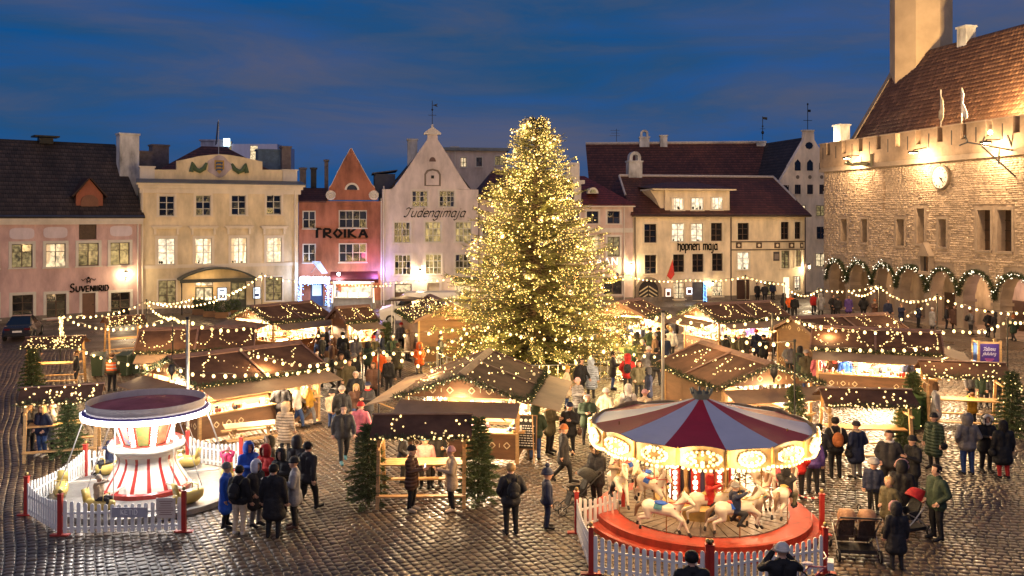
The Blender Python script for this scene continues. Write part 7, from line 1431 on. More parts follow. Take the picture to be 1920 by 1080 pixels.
def shared(k, mb, m):
    if k not in SHM: SHM[k] = mb.mesh(k, m, smooth=True)
    return SHM[k]
P_ = person
# --- the huddle by the tower ride
P_((424, 989), 'coat', 90, 'blue', 'black', 'beanie:grey', 'boy in long bright blue coat and grey beanie by the ride fence', .93)
P_((449, 1001), 'stand', 165, 'black', 'cream', 'hair:hblack', 'person with black jacket and gold-trimmed backpack, cream trousers, back to us', .97, 'bag:black:olive', shoes='white')
P_((480, 987), 'coatpocket', 60, 'dark', 'grey', 'hood:silver', 'person in dark coat with shiny silver hood in the huddle', .95)
P_((466, 948), 'phone', 40, 'blue', 'dark', 'hood:blue', 'person in blue hooded jacket at the back of the huddle', .98)
P_((498, 955), 'phone', -30, 'red', 'dark', 'hood:red', 'person in red hooded jacket in the huddle', .98)
P_((513, 1008), 'coat', 175, 'black', 'black', 'hair:hblack', 'tall person all in black coat, back to us, front of the huddle', 1.03)
P_((552, 990), 'cup', -80, 'lgrey', 'black', 'beanie:black', 'man in grey coat and black cap holding a cup, right of the huddle', 1.02, 'cup', shoes='brown')
P_((527, 962), 'phone', -20, 'black', 'black', 'hood:black', 'person in black hood facing us in the huddle', .96)
P_((577, 958), 'walk', 150, 'dark', 'black', 'hair:hblack', 'dark figure striding away behind the grey-coated man', 1.06)
P_((506, 930), 'coat', -60, 'olive', 'dark', 'fur_hood:olive+fur', 'person in olive coat with fur hood behind the red hood', .95)
P_((556, 938), 'phone', 170, 'dark', 'black', 'fur_hood:dark+fur', 'person in dark parka with fur hood beside the striding figure', 1.0)
P_((535, 853), 'coat', 170, 'beige', 'black', 'fur_hood:beige+fur', 'woman in long beige quilted coat walking to the sweets stall', .98, quilt=True)
P_((528, 806), 'pocket', 185, 'dark', 'dark', 'hair:hbrown', 'man in dark coat facing the sweets counter', 1.03)
P_((558, 802), 'walk', 100, 'white', 'jeans', 'long_hair:blond', 'person in white jacket and jeans with mustard bag at the sweets stall', .98, 'handbag:yellow')
P_((580, 797), 'walk', 110, 'yellow', 'lgrey', 'beanie:lgrey', 'person in mustard jacket and grey cap right of the sweets stall', .95)
P_((622, 803), 'kid', 150, 'beige', 'jeans', 'beanie:black', 'child in patterned beige jacket and black beanie', .80)
P_((641, 815), 'stand', 190, 'black', 'dark', 'beanie:lgrey', 'man in black jacket and pale grey beanie beside the child', 1.0)
P_((644, 868), 'walk', 20, 'dark', 'black', 'hair:hblack', 'dark clad walker with bright green trainers mid-stride', 1.06, shoes='teal')
P_((676, 851), 'pocket', 175, 'pink', 'dark', 'beanie:red', 'woman in pink jacket and red beanie, back to us', .98, 'handbag:grey')
P_((667, 777), 'coatpocket', 0, 'black', 'black', 'hair:white', 'white-haired person in black coat walking towards us', .98)
P_((690, 802), 'phone', -30, 'dark', 'dark', 'beanie:navy', 'person in navy beanie behind the pink jacket', .97, 'scarf:red')
P_((668, 800), 'walk', 10, 'brown', 'jeans', 'long_hair:blond', 'blond woman in brown coat between the walkers', .92)
# --- front centre
P_((772, 958), 'phone', 75, 'brown', 'black', 'beanie:black', 'person in dark brown coat looking at phone under the front shelter', 1.0, 'phone', shoes='cream', quilt=True)
P_((846, 958), 'phone', -75, 'beige', 'black', 'beanie:rose', 'woman in beige coat and pink beanie holding a cup at the shelter table', .98, shoes='cream')
P_((797, 915), 'kid', 0, 'rose', 'dark', 'pompom_hat:teal', 'child in pink jacket and bright hat behind the shelter table', .86)
P_((818, 912), 'cup', 20, 'black', 'black', 'hair:hblack', 'dark dressed adult behind the shelter table', .96)
P_((756, 905), 'pocket', 90, 'dark', 'dark', 'hair:hbrown', 'person half hidden behind the left shelter post', .95)
P_((958, 1001), 'pocket', 195, 'dark', 'black', 'hair:blond', 'blond person in dark coat with backpack standing alone front centre', 1.0, 'bag:black')
P_((1026, 991), 'kid', 95, 'navy', 'navy', 'pompom_hat:navy', 'small child in navy snowsuit and pompom hat front centre', .84)
P_((1057, 905), 'walkcoat', 95, 'dark', 'black', 'beanie:rust', 'dark coated walker with pale folded bag left of the carousel', .98, 'handbag:cream')
P_((1119, 950), 'push', -50, 'dark', 'dark', 'fur_hood:dark+fur', 'woman in dark parka with fur hood bent over a pushchair', .98)
P_((1003, 862), 'pocket', 175, 'green', 'jeans', 'hood:green', 'person in dark green coat reading the chalkboard', 1.02)
P_((1031, 850), 'phone', 60, 'olive', 'black', 'beanie:black', 'person in olive brown jacket by the chalkboard', 1.04)
P_((1068, 852), 'cup', -20, 'black', 'black', 'beanie:navy', 'woman in black coat with brown bag facing us left of the carousel', .98, 'handbag:brown')
P_((1101, 832), 'phone', 0, 'green', 'dark', 'hair:white', 'white-haired woman in dark green jacket facing us', .98)
P_((1136, 815), 'coatpocket', 140, 'cream', 'dark', 'beanie:white', 'person in cream top and white beanie behind the carousel edge', .95)
P_((1178, 812), 'stand', 175, 'white', 'black', 'hood:white', 'person in white jacket with small rucksack, back to us', 1.0, 'bag:grey')
P_((1209, 818), 'coat', 160, 'beige', 'dark', 'beanie:rose', 'person in beige coat and pink beanie at the carousel stall', .95)
P_((1063, 766), 'coatpocket', 80, 'cream', 'jeans', 'beanie:yellow', 'person in cream coat and yellow hat by the tree barrier', 1.0)
P_((1083, 792), 'phone', 40, 'lgrey', 'dark', 'beanie:rose', 'person in pale grey coat handing something over', .97, quilt=True)
P_((1090, 748), 'walk', 30, 'black', 'black', 'hair:hblack', 'person in black jacket behind the pale grey coat', 1.0)
P_((1108, 747), 'coat', 160, 'lblue', 'dark', 'hood:lblue', 'person in long pale blue quilted coat by the tree barrier', .98, quilt=True)
P_((1149, 731), 'phone', 80, 'dark', 'jeans', 'hair:hblack', 'man in dark jacket and jeans holding a phone near the tree', 1.0, 'phone')
P_((1177, 738), 'pocket', 170, 'red', 'black', 'hood:red', 'person in red jacket with black rucksack near the tree', 1.0, 'bag:black')
P_((1000, 700), 'stand', 0, 'black', 'black', 'beanie:lgrey', 'person standing against the tree just behind the centre stall roof', 1.0)
# --- left
P_((210, 734), 'stand', 178, 'olive', 'black', 'hair:hbrown', 'steward in orange safety vest by the litter bins', 1.0, 'vest')
P_((55, 850), 'phone', 60, 'dark', 'black', 'long_hair:hbrown', 'brown-haired woman in dark jacket at the left shelter', .98)
P_((79, 856), 'pocket', -20, 'navy', 'jeans', 'long_hair:blond', 'woman in navy jacket, jeans and white shoes at the left shelter', .98, shoes='white')
P_((98, 850), 'coatpocket', -60, 'lgrey', 'dark', 'beanie:rose', 'person in grey checked coat and pink hat at the left shelter', .96)
P_((66, 690), 'coat', 40, 'dark', 'dark', 'hood:dark', 'dark hooded figure at the far left rear shelter', .95)
P_((143, 725), 'stand', -60, 'black', 'dark', 'hair:hbrown', 'dark figure right of the far left rear shelter', .95)
# --- middle left background
P_((604, 692), 'cup', 80, 'dark', 'dark', 'beanie:dark', 'man in dark coat eating, in the lane left of the tree', 1.02)
P_((622, 700), 'coat', -70, 'brown', 'black', 'hair:hbrown', 'person in brown coat facing the eating man', .95)
P_((643, 684), 'stand', 170, 'black', 'black', 'hair:hblack', 'person in black walking away in the lane left of the tree', 1.0)
P_((645, 712), 'walk', 180, 'black', 'black', 'hood:black', 'black hooded walker in the middle of the left lane', 1.0)
P_((664, 725), 'kid', 10, 'dark', 'dark', 'beanie:grey', 'child in dark clothes in the left lane', .85)
P_((656, 655), 'kid', 0, 'magenta', 'dark', 'beanie:magenta', 'child in magenta jacket in the left lane', .85)
P_((669, 658), 'phone', 0, 'purple', 'dark', 'long_hair:hbrown', 'woman in purple scarf facing us in the left lane', .95)
P_((712, 726), 'pocket', 175, 'orange', 'dark', 'hair:hbrown', 'person in bright orange jacket in the lane left of centre', 1.0)
P_((729, 742), 'stand', 150, 'black', 'dark', 'beanie:cream', 'person in black with pale hat beside the orange jacket', .98)
P_((746, 708), 'coat', 190, 'olive', 'black', 'hair:hbrown', 'person in long olive coat left of the tree', .98)
P_((764, 676), 'coat', 120, 'beige', 'dark', 'hair:blond', 'person in beige coat by the hut canopy', .98)
P_((774, 668), 'kid', -90, 'red', 'dark', 'hood:red', 'child in red hood beside the beige coat', .85)
P_((786, 700), 'kidcoat', 20, 'orange', 'grey', 'hood:orange', 'child in orange-red hood left of the tree', .85)
P_((796, 665), 'stand', 60, 'dark', 'dark', 'beanie:white', 'person in dark clothes and white hat before the hut', .95)
P_((806, 632), 'stand', 0, 'red', 'dark', 'beanie:red', 'person in red jacket at the hut door', .95)
P_((722, 648), 'kid', 90, 'white', 'dark', 'beanie:white', 'child in white jacket near the young firs', .85)
P_((826, 690), 'stand', 100, 'black', 'black', 'hair:hblack', 'dark figure at the lower left edge of the tree', 1.0)
for k, (px_, py_, fc, cl, hd_, lb) in enumerate(((625, 640, 170, 'dark', 'hair:hbrown', 'first of the dark row of people at the rear stall, from the left'), (637, 642, 190, 'black', 'beanie:black', 'second of the dark row at the rear stall'), (650, 640, 165, 'navy', 'hair:hblack', 'third of the dark row at the rear stall'), (664, 641, 185, 'brown', 'hood:brown', 'fourth of the dark row, in brown hood'), (677, 641, 175, 'dark', 'long_hair:hbrown', 'fifth of the dark row, long brown hair'), (695, 650, 180, 'black', 'hair:hblack', 'last of the dark row, nearest the white van'),
    (537, 640, 20, 'dark', 'hood:dark', 'dark hooded customer left at the rear counter'), (552, 646, 160, 'grey', 'beanie:grey', 'grey customer at the rear counter'), (565, 652, 170, 'brown', 'hair:hbrown', 'brown coated customer at the rear counter corner'), (508, 640, 60, 'black', 'hair:hblack', 'black coated customer at the left of the rear counter'), (492, 648, 150, 'navy', 'beanie:navy', 'navy coated customer by the left rear stall'))):
    P_((px_, py_), ['stand', 'coat', 'pocket', 'phone'][k % 4], fc, cl, 'dark', hd_, lb, random.uniform(.94, 1.03))
P_((632, 577), 'stand', 175, 'lgrey', 'dark', 'hair:hbrown', 'man in grey coat at the kiosk of the red house', 1.0)
# --- right of the tree
for k, (px_, py_, fc, cl, hd_, lb) in enumerate(((1196, 640, 170, 'brown', 'beanie:cream', 'brown coated shopper right of the tree'), (1210, 648, 190, 'olive', 'hair:hbrown', 'olive coated shopper right of the tree'), (1223, 622, 150, 'navy', 'hair:hblack', 'navy coated figure at the far end of the right lane'), (1228, 634, 175, 'magenta', 'hair:hbrown', 'person in bright pink jacket in the right lane'), (1241, 642, 100, 'cream', 'fur_hood:cream+white', 'person in cream jacket with fluffy hood in the right lane'), (1262, 650, 185, 'dark', 'hood:dark', 'dark hooded figure left of the bright stall'), (1235, 668, 160, 'black', 'hair:hblack', 'black coated walker in the right lane'), (1219, 672, 180, 'green', 'beanie:black', 'green coated walker in the right lane'), (1194, 684, 175, 'black', 'hood:black', 'tall black figure walking away, right of the tree'), (1172, 665, 20, 'dark', 'hair:hbrown', 'dark figure against the right edge of the tree'), (1216, 722, 170, 'grey', 'beanie:white', 'person in white cap with dark coat behind the pale pole'), (1230, 724, 150, 'black', 'hair:hblack', 'black coated companion of the white cap'), (1258, 676, 175, 'white', 'hair:blond', 'person in white jacket at the bright stall counter'))):
    P_((px_, py_), ['stand', 'coat', 'pocket', 'walk'][k % 4], fc, cl, 'dark', hd_, lb, random.uniform(.94, 1.03))
P_((1343, 662), 'cup', 170, 'lgrey', 'dark', 'hair:hbrown', 'man in grey jacket reaching over the bright stall counter', 1.0)
P_((1361, 674), 'sit', 160, 'black', 'black', 'hair:hblack', 'seated person in black before the bright stall', 1.0)
P_((1379, 678), 'sit', 180, 'olive', 'dark', 'hair:hbrown', 'seated person in olive before the bright stall', 1.0)
P_((1408, 660), 'coat', 185, 'purple', 'dark', 'hood:red', 'person in long purple coat with red hood at the bright stall', 1.04)
P_((1440, 655), 'coat', 100, 'grey', 'dark', 'hair:hbrown', 'grey coated person at the right end of the bright stall', 1.0)
P_((1432, 690), 'phone', 190, 'black', 'black', 'beanie:black', 'black figure behind the carousel stall gable', 1.0)
for k, (px_, py_, pose, fc, cl, tr, hd_, lb) in enumerate(((1533, 735, 'pocket', 190, 'pink', 'dark', 'beanie:rose', 'shopper in pink at the left of the long bright stall'), (1563, 738, 'pocket', 170, 'brown', 'dark', 'hood:brown', 'shopper in dark brown at the long bright stall'), (1584, 740, 'stand', 185, 'blue', 'cream', 'hood:blue', 'shopper in bright blue jacket at the long bright stall'), (1603, 736, 'coat', 170, 'lgrey', 'black', 'hood:grey', 'shopper in grey quilted coat at the long bright stall'), (1704, 748, 'coat', 180, 'navy', 'black', 'fur_hood:dark+hbrown', 'woman in dark long coat at the right end of the long bright stall'))):
    P_((px_, py_), pose, fc, cl, tr, hd_, lb, 1.0, quilt=k == 3)
# --- right foreground
P_((1566, 896), 'pocket', 178, 'black', 'black', 'hair:hblack', 'man in black coat with orange brown backpack', 1.05, 'bag:rust:cream')
P_((1606, 897), 'coatpocket', 205, 'navy', 'grey', 'beanie:dark', 'person in dark checked coat beside the orange backpack', .98, 'handbag:black scarf:beige')
P_((1667, 928), 'pocket', -30, 'dark', 'black', 'hair:hblack', 'man in dark jacket wearing a white face mask', 1.04, 'scarf:white')
P_((1711, 932), 'cup', -70, 'black', 'black', 'beanie:black', 'person in black jacket and black beanie beside the masked man', .98)
P_((1638, 962), 'kid', -25, 'navy', 'black', 'helmet:lgrey', 'child in pale helmet standing with a scooter', .80)
P_((1691, 985), 'coat', 150, 'black', 'black', 'fur_hood:black+rose', 'woman with pink fur hood behind the red pushchair', .93)
P_((1756, 1012), 'pocket', -75, 'green', 'black', 'hair:hblack', 'tall man in dark green parka pushing the red pushchair', 1.05)
P_((1681, 1068), 'coat', 180, 'dark', 'dark', 'fur_hood:dark+rose', 'dark clad child in fur hood walking away at the bottom right', .84)
P_((1667, 1002), 'kidcoat', -60, 'olive', 'dark', 'hair:blond', 'blond child in mustard jacket beside the red pushchair', .80, 'handbag:yellow')
P_((1751, 880), 'coat', -60, 'green', 'black', 'beanie:black', 'woman in long dark green quilted coat with bag', 1.0, 'handbag:black', quilt=True)
P_((1814, 890), 'pocket', 180, 'grey', 'jeans', 'hood:grey', 'person in dark grey coat and jeans, left of the right edge trio', 1.05)
P_((1849, 885), 'phone', 0, 'black', 'black', 'fur_hood:black+white', 'woman in pale fluffy hat facing us in the right edge trio', 1.0)
P_((1881, 897), 'coat', 180, 'black', 'red', 'long_hair:hblack', 'woman in black coat and red tights in the right edge trio', 1.0, 'handbag:black')
P_((1823, 798), 'camera', 175, 'yellow', 'dark', 'hair:hbrown', 'child in yellow jacket with arms raised at the right shelter', .72)
P_((1755, 805), 'coat', 60, 'lgrey', 'dark', 'long_hair:hbrown', 'person in pale grey coat at the left post of the right shelter', 1.0)
P_((1820, 760), 'stand', 20, 'grey', 'dark', 'hood:grey', 'grey hooded person behind the right shelter table', .92)
P_((1845, 764), 'cup', -10, 'green', 'dark', 'hair:hbrown', 'green coated person behind the right shelter table', .95)
P_((1866, 768), 'stand', -30, 'dark', 'dark', 'beanie:orange', 'person in orange hat behind the right shelter table', .95)
P_((1495, 935), 'pocket', 150, 'red', 'black', 'hair:hbrown', 'person in bright red jacket right behind the carousel', 1.0, 'handbag:beige')
P_((1524, 925), 'stand', 170, 'purple', 'dark', 'hair:hbrown', 'person in purple jacket beside the red jacket', .95)
P_((1535, 905), 'pocket', 185, 'dark', 'dark', 'hair:hblack', 'dark figure in the shadow of the carousel rim', 1.0)
P_((1297, 1222), 'phone', 180, 'black', 'black', 'hair:hblack', 'person in black filming the carousel from the bottom edge', 1.04, 'phone')
P_((1467, 1200), 'camera', 180, 'black', 'black', 'beanie:white', 'person in white beanie photographing the carousel with raised arms', 1.02)
# --- by the hall and the cream house
for k, (px_, py_, fc, cl, hd_, lb) in enumerate(((1526, 590, 10, 'red', 'hair:hbrown', 'person in red coat at the left hall corner'), (1539, 592, 160, 'lgrey', 'hood:lgrey', 'person in grey beside the red coat at the hall corner'), (1562, 595, 20, 'black', 'hair:hblack', 'black figure before the first hall arch'), (1571, 597, 180, 'dark', 'beanie:dark', 'dark figure before the second hall arch'), (1591, 596, 0, 'purple', 'hair:hbrown', 'person in violet jacket before the second hall arch'), (1619, 598, 170, 'black', 'hood:black', 'black hooded figure before the third hall arch'), (1775, 618, 60, 'dark', 'hair:hbrown', 'left of two dark figures under the fifth hall arch'), (1790, 620, -40, 'brown', 'hair:hblack', 'right of two figures under the fifth hall arch'), (1853, 632, 20, 'black', 'beanie:black', 'black figure before the sixth hall arch'), (1868, 634, 170, 'dark', 'hood:dark', 'hooded figure before the sixth hall arch'),
    (1420, 566, 20, 'black', 'hair:hblack', 'dark figure at the oak door of the cream house'), (1434, 568, 160, 'dark', 'beanie:black', 'second dark figure at the cream house'), (1449, 562, 10, 'navy', 'hair:hbrown', 'navy figure at the right door of the cream house'), (1470, 592, 30, 'dark', 'hood:dark', 'dark figure near the bright stall roof end'), (1482, 594, -30, 'orange', 'hair:hbrown', 'person in orange near the bright stall roof end'), (1490, 596, 160, 'black', 'hair:hblack', 'black figure near the bright stall roof end'), (1748, 622, 100, 'lgrey', 'beanie:white', 'grey figure behind the beige hut roof'))):
    P_((px_, py_), ['stand', 'coat', 'pocket'][k % 3], fc, cl, 'dark', hd_, lb, random.uniform(.94, 1.03))
# --- denser crowd deep in the lanes
CRW = [('in the lane left of the tree', 'passers-by in the left lane', [(596, 668), (612, 672), (630, 660), (652, 672), (684, 668), (700, 690), (716, 684), (668, 690), (690, 706), (640, 735), (612, 728), (655, 748), (700, 752), (736, 690), (752, 660), (782, 652)]),
       ('in the lane right of the tree', 'passers-by in the right lane', [(1186, 622), (1203, 626), (1215, 634), (1247, 632), (1253, 664), (1206, 662), (1183, 700), (1204, 702), (1246, 690), (1178, 652), (1228, 690), (1198, 752), (1216, 764)]),
       ('between the long bright stall and carousel stall', 'passers-by between the right stalls', [(1395, 684), (1455, 668), (1470, 690), (1480, 706), (1500, 716), (1418, 676), (1512, 730), (1640, 742)]),
       ('on the paving before the hall arcade', 'strollers before the hall', [(1640, 602), (1665, 606), (1690, 610), (1722, 615), (1820, 628), (1900, 640)])]
HDS = {'hair:hbrown': 'bare brown head', 'hair:blond': 'blond hair', 'beanie:cream': 'cream beanie', 'beanie:red': 'red beanie', 'hood:dark': 'dark hood', 'long_hair:hbrown': 'long brown hair', 'pompom_hat:rust': 'rust pompom hat', 'fur_hood:dark+fur': 'fur-edged hood', 'beanie:lgrey': 'pale grey beanie', 'pompom_hat:white': 'white pompom hat'}
CTS = {'dark': 'charcoal', 'navy': 'navy', 'brown': 'brown', 'green': 'dark green', 'grey': 'grey', 'olive': 'olive'}
PSN = ['stand', 'pocket', 'walk', 'walkcoat', 'coat', 'phone']
for lb, gr, pts in CRW:
    combos = [(a, b_) for a in CTS for b_ in HDS]; random.shuffle(combos)
    for (px_, py_), (ct, hd_) in zip(pts, combos):
        ps = random.choice(PSN); P_((px_, py_), ps, random.choice([0, 20, 160, 180, 195, 90, -80]), ct, random.choice(['dark', 'black', 'jeans']), hd_, '%s-clad passer-by with %s, %s' % (CTS[ct], HDS[hd_], lb), random.uniform(.9, 1.03), random.choice(['', '', 'bag:black', 'handbag:brown', 'scarf:beige']), group=gr)
# --- carousel horses and riders
hn = [0]
for ring, n, r0, off in ((0, 8, 2.15, .15), (1, 6, 1.5, .45)):
    for k in range(n):
        a = 2 * math.pi * k / n + off; r = r0; x, y = r * math.cos(a), r * math.sin(a); zb = .20 + .16 * math.sin(k * 2.1 + ring); o = ob('horse', HORSE, CAR); o.location = (x, y, zb); o.rotation_euler = (0, 0, a + math.pi); o.scale = (.82,) * 3
        mb = MB(); mb.lathe([(.195, -.13), (.20, 0), (.195, .13)], 14, a0=R(10), a1=R(170)); mb.v = [(x, z_ + .04, y_ + .97) for x, y_, z_ in mb.v]; mb.build('saddle_cloth', [cloth(CC['blue']), GRED, cloth(CC['teal'])][k % 3], o); mb = MB(); mb.tube([(-.09, -.83, 1.38), (0, -.86, 1.46), (.09, -.83, 1.38), (0, -.84, 1.28), (-.09, -.83, 1.38)], .013, 5); mb.tube([(-.07, -.9, 1.33), (-.13, -.45, 1.22), (0, -.2, 1.2), (.13, -.45, 1.22), (.07, -.9, 1.33)], .012, 5); mb.tube([(-.15, -.46, 1.12), (0, -.58, 1.0), (.15, -.46, 1.12)], .02, 5); mb.build('bridle', GRED if k % 2 else GYEL, o); MB().ell((0, .02, 1.15), (.15, .22, .05), 10, 6).build('saddle', [GRED, GYEL, cloth(CC['blue'])][k % 3], o); MB().tube([(0, -.14, -.1), (0, -.14, 2.75)], .018, 6).build('horse_pole', mat('brass_pole', (.5, .34, .12), .25, metal=.9), o)
        rider = {(0, 6): ('navy', 'dark', 'beanie:lgrey', 'child in grey cap riding the nearest left carousel horse'), (0, 4): ('beige', 'dark', 'beanie:cream', 'child in beige jacket and cream cap riding at the left of the carousel'), (0, 7): ('dark', 'olive', 'hood:dark', 'child in dark hood riding the front carousel horse'), (1, 4): ('red', 'dark', 'hood:red', 'child in red riding an inner carousel horse'), (0, 0): ('pink', 'white', 'beanie:rose', 'child in pink riding at the right of the carousel')}.get((ring, k))
        if rider: P_((CXY[0] + x, CXY[1] + y, zb + .28), 'ride', math.degrees(a) + 180, rider[0], rider[1], rider[2], rider[3], .78)
for k in range(3):
    a = 2 * math.pi * (2 * k) / 6 + .35; cc = [('magenta', 'beanie:rose', 'child in magenta on a yellow swing boat'), ('navy', 'hood:navy', 'child in navy on a yellow swing boat'), ('beige', 'beanie:cream', 'child in beige on a yellow swing boat')][k]
    P_((RIDE.location.x + 2.12 * math.cos(a), RIDE.location.y + 2.12 * math.sin(a), .2), 'sit', math.degrees(a) + 180, cc[0], 'dark', cc[1], cc[2] + [' behind the tower', ' left of the tower', ' right front of the tower'][k], .68)
# ------------------------------------------------------------------ vehicles, pushchairs, bins, signs
RUB = mat('tyre_rubber', (.015, .015, .015), .8)
def wheel(parent, x, y, z, r, w_, rim=STEEL, axis='X', name='wheel', spokes=0):
    T = Matrix.Translation((x, y, z)) @ (Matrix.Rotation(R(90), 4, 'Y') if axis == 'X' else Matrix.Rotation(R(90), 4, 'X')); mb = MB(T); k = .62 if not spokes else .86
    mb.lathe([(r * k, -w_ / 2), (r * .95, -w_ / 2), (r, -w_ / 3), (r, w_ / 3), (r * .95, w_ / 2), (r * k, w_ / 2), (r * k, -w_ / 2)], 18); o = mb.build(name, RUB, parent, smooth=False); mb = MB(T)
    if spokes:
        for j in range(spokes): a = math.pi * j / spokes; mb.bar((-r * k * math.cos(a), -r * k * math.sin(a), 0), (r * k * math.cos(a), r * k * math.sin(a), 0), r * .12, r * .08)
        mb.lathe([(0, -w_ * .5), (r * .2, -w_ * .5), (r * .2, w_ * .5), (0, w_ * .5)], 10)
    else: mb.lathe([(0, -w_ * .46), (r * .25, -w_ * .46), (r * k, -w_ * .34), (r * k, w_ * .34), (r * .25, w_ * .46), (0, w_ * .46)], 16)
    mb.build('rim', rim, o); return o
def loft(mb, secs):          # secs: list of (y, [(x,z)...]) closed rings
    vs, fs = [], []; n = len(secs[0][1])
    for y, ring in secs: vs += [(x, y, z) for x, z in ring]
    for i in range(len(secs) - 1):
        for j in range(n): fs.append((i * n + j, i * n + (j + 1) % n, (i + 1) * n + (j + 1) % n, (i + 1) * n + j))
    fs += [tuple(range(n - 1, -1, -1)), tuple(range((len(secs) - 1) * n, len(secs) * n))]; mb.add(vs, fs)
def ring(w_, z0, z1, top): return [(-w_, z0), (-w_, (z0 + z1) / 2), (-top, z1), (top, z1), (w_, (z0 + z1) / 2), (w_, z0)]
# dark saloon at the far left, tail towards us
X, Y = gp(27, 642); t = thing('parked_car', 'dark saloon car parked before the pink house at the left edge', 'car', (X, Y + .3, 0), R(19))
CARP = mat('dark_car_paint', (.018, .016, .02), .22, .1, coat=.8); GLS = mat('car_glass', (.01, .012, .016), .05, .1, spec=.8)
mb = MB(); loft(mb, [(-.02, ring(.70, .38, .80, .62)), (.12, ring(.82, .30, .92, .72)), (.9, ring(.88, .24, .96, .78)), (2.9, ring(.88, .24, .95, .78)), (3.9, ring(.85, .26, .84, .70)), (4.3, ring(.72, .34, .70, .58))]); o = mb.build('body', CARP, t)
mb = MB(); loft(mb, [(.55, [(-.74, .94), (-.70, .95), (-.66, .97), (.66, .97), (.70, .95), (.74, .94)]), (1.25, [(-.76, .94), (-.66, 1.2), (-.54, 1.40), (.54, 1.40), (.66, 1.2), (.76, .94)]), (2.1, [(-.76, .94), (-.66, 1.2), (-.55, 1.43), (.55, 1.43), (.66, 1.2), (.76, .94)]), (3.05, [(-.75, .93), (-.70, .95), (-.66, .96), (.66, .96), (.70, .95), (.75, .93)])]); c = mb.build('cabin_glass', GLS, t); MB().b(-.53, .53, 1.3, 2.1, 1.41, 1.445).build('roof_skin', CARP, t)
for x in (-.86, .86):
    for y in (.75, 3.4): wheel(t, x * .94, y, .32, .32, .2)
for s in (-1, 1): MB().b(s * .56 - .16, s * .56 + .16, -.03, .1, .70, .82).build('tail_light', mat('dark_red_lens', (.10, .008, .008), .2), t)
MB().b(-.26, .26, -.035, -.02, .56, .67).build('number_plate', WHITEP, t); MB().b(-.75, .75, -.06, .1, .34, .46).build('bumper', BLACK, t)
# white delivery van behind the stalls
X, Y = gp(862, 606); t = thing('delivery_van', 'white delivery van parked before the white gabled house', 'van', (X - 4.6, Y, 0), R(-90 + 6))
VW = mat('white_van_paint', (.62, .60, .58), .3, .08, coat=.5)
mb = MB(); S = lambda w_, z0, z1: [(-w_, z0), (-w_, z1 - .25), (-w_ * .9, z1), (w_ * .9, z1), (w_, z1 - .25), (w_, z0)]
loft(mb, [(-1.15, S(.82, .45, .95)), (-1.0, S(.92, .35, 1.12)), (-.2, S(.97, .32, 1.32)), (.55, S(.98, .32, 2.1)), (.9, S(.98, .32, 2.25)), (4.4, S(.98, .32, 2.25)), (4.5, S(.95, .36, 2.18))]); mb.build('body', VW, t)
mb = MB(); mb.slab([(-.78, -.22, 1.36), (.78, -.22, 1.36), (.74, .5, 2.06), (-.74, .5, 2.06)], -.012); mb.build('windscreen', GLS, t)
for s in (-1, 1): mb = MB(); mb.slab([(s * .985, .1, 1.35), (s * .985, 1.15, 1.35), (s * .955, 1.1, 1.95), (s * .955, .55, 1.95)][::s], -.012); mb.build('side_window', GLS, t); MB().b(s * .6 - .2, s * .6 + .2, -1.17, -1.0, .78, .98).build('headlight', mat('head_lens', (.5, .5, .5), .1), t); mb = MB(); mb.b(s * 1.05 - .09, s * 1.05 + .09, .05, .12, 1.35, 1.6); mb.build('wing_mirror', BLACK, t)
MB().b(-.84, .84, -1.2, -.98, .36, .6).build('bumper', BLACK, t)
for x in (-.9, .9):
    for y in (-.35, 3.4): wheel(t, x, y, .35, .35, .22)
# wheeled litter bins
def bin_(label, px_, py_, rz, col, h=1.08, open_=False):
    X, Y = gp(px_, py_); t = thing('wheeled_bin', label, 'litter bin', (X, Y, 0), R(rz), 'wheeled litter bins'); m = mat('bin_%s' % col, CC[col] if col in CC else (.05, .12, .03), .5, .2)
    mb = MB(); loft(mb, [(0, [(-.24, .06)] * 1 + [(-.24, .06), (-.28, h - .08), (.28, h - .08), (.24, .06)])][:0] or [(-.26, [(-.22, .06), (-.27, h - .1), (.27, h - .1), (.22, .06)]), (.30, [(-.24, .06), (-.29, h - .06), (.29, h - .06), (.24, .06)])]); mb.build('tub', m, t)
    mb = MB(); mb.slab([(-.31, -.32, h - .10), (.31, -.32, h - .10), (.31, .36, h), (-.31, .36, h)], -.05); mb.build('lid', m, t); MB().tube([(-.26, .4, h - .08), (.26, .4, h - .08)], .018, 6).build('handle', BLACK, t)
    for s in (-1, 1): wheel(t, s * .27, .3, .1, .1, .05)
CC['bingreen'] = (.022, .04, .022); CC['binlime'] = (.06, .11, .03)
bin_('dark green litter bin left of the steward', 184, 706, 10, 'bingreen'); bin_('dark green litter bin right of the steward', 234, 705, -8, 'bingreen'); bin_('dark green litter bin nearest the left rear stall', 252, 702, 20, 'bingreen')
bin_('bright green litter bin between the two right shelters', 1706, 806, 15, 'binlime', 1.25); bin_('green litter bin behind the bright green one', 1724, 800, 5, 'binlime', 1.2)
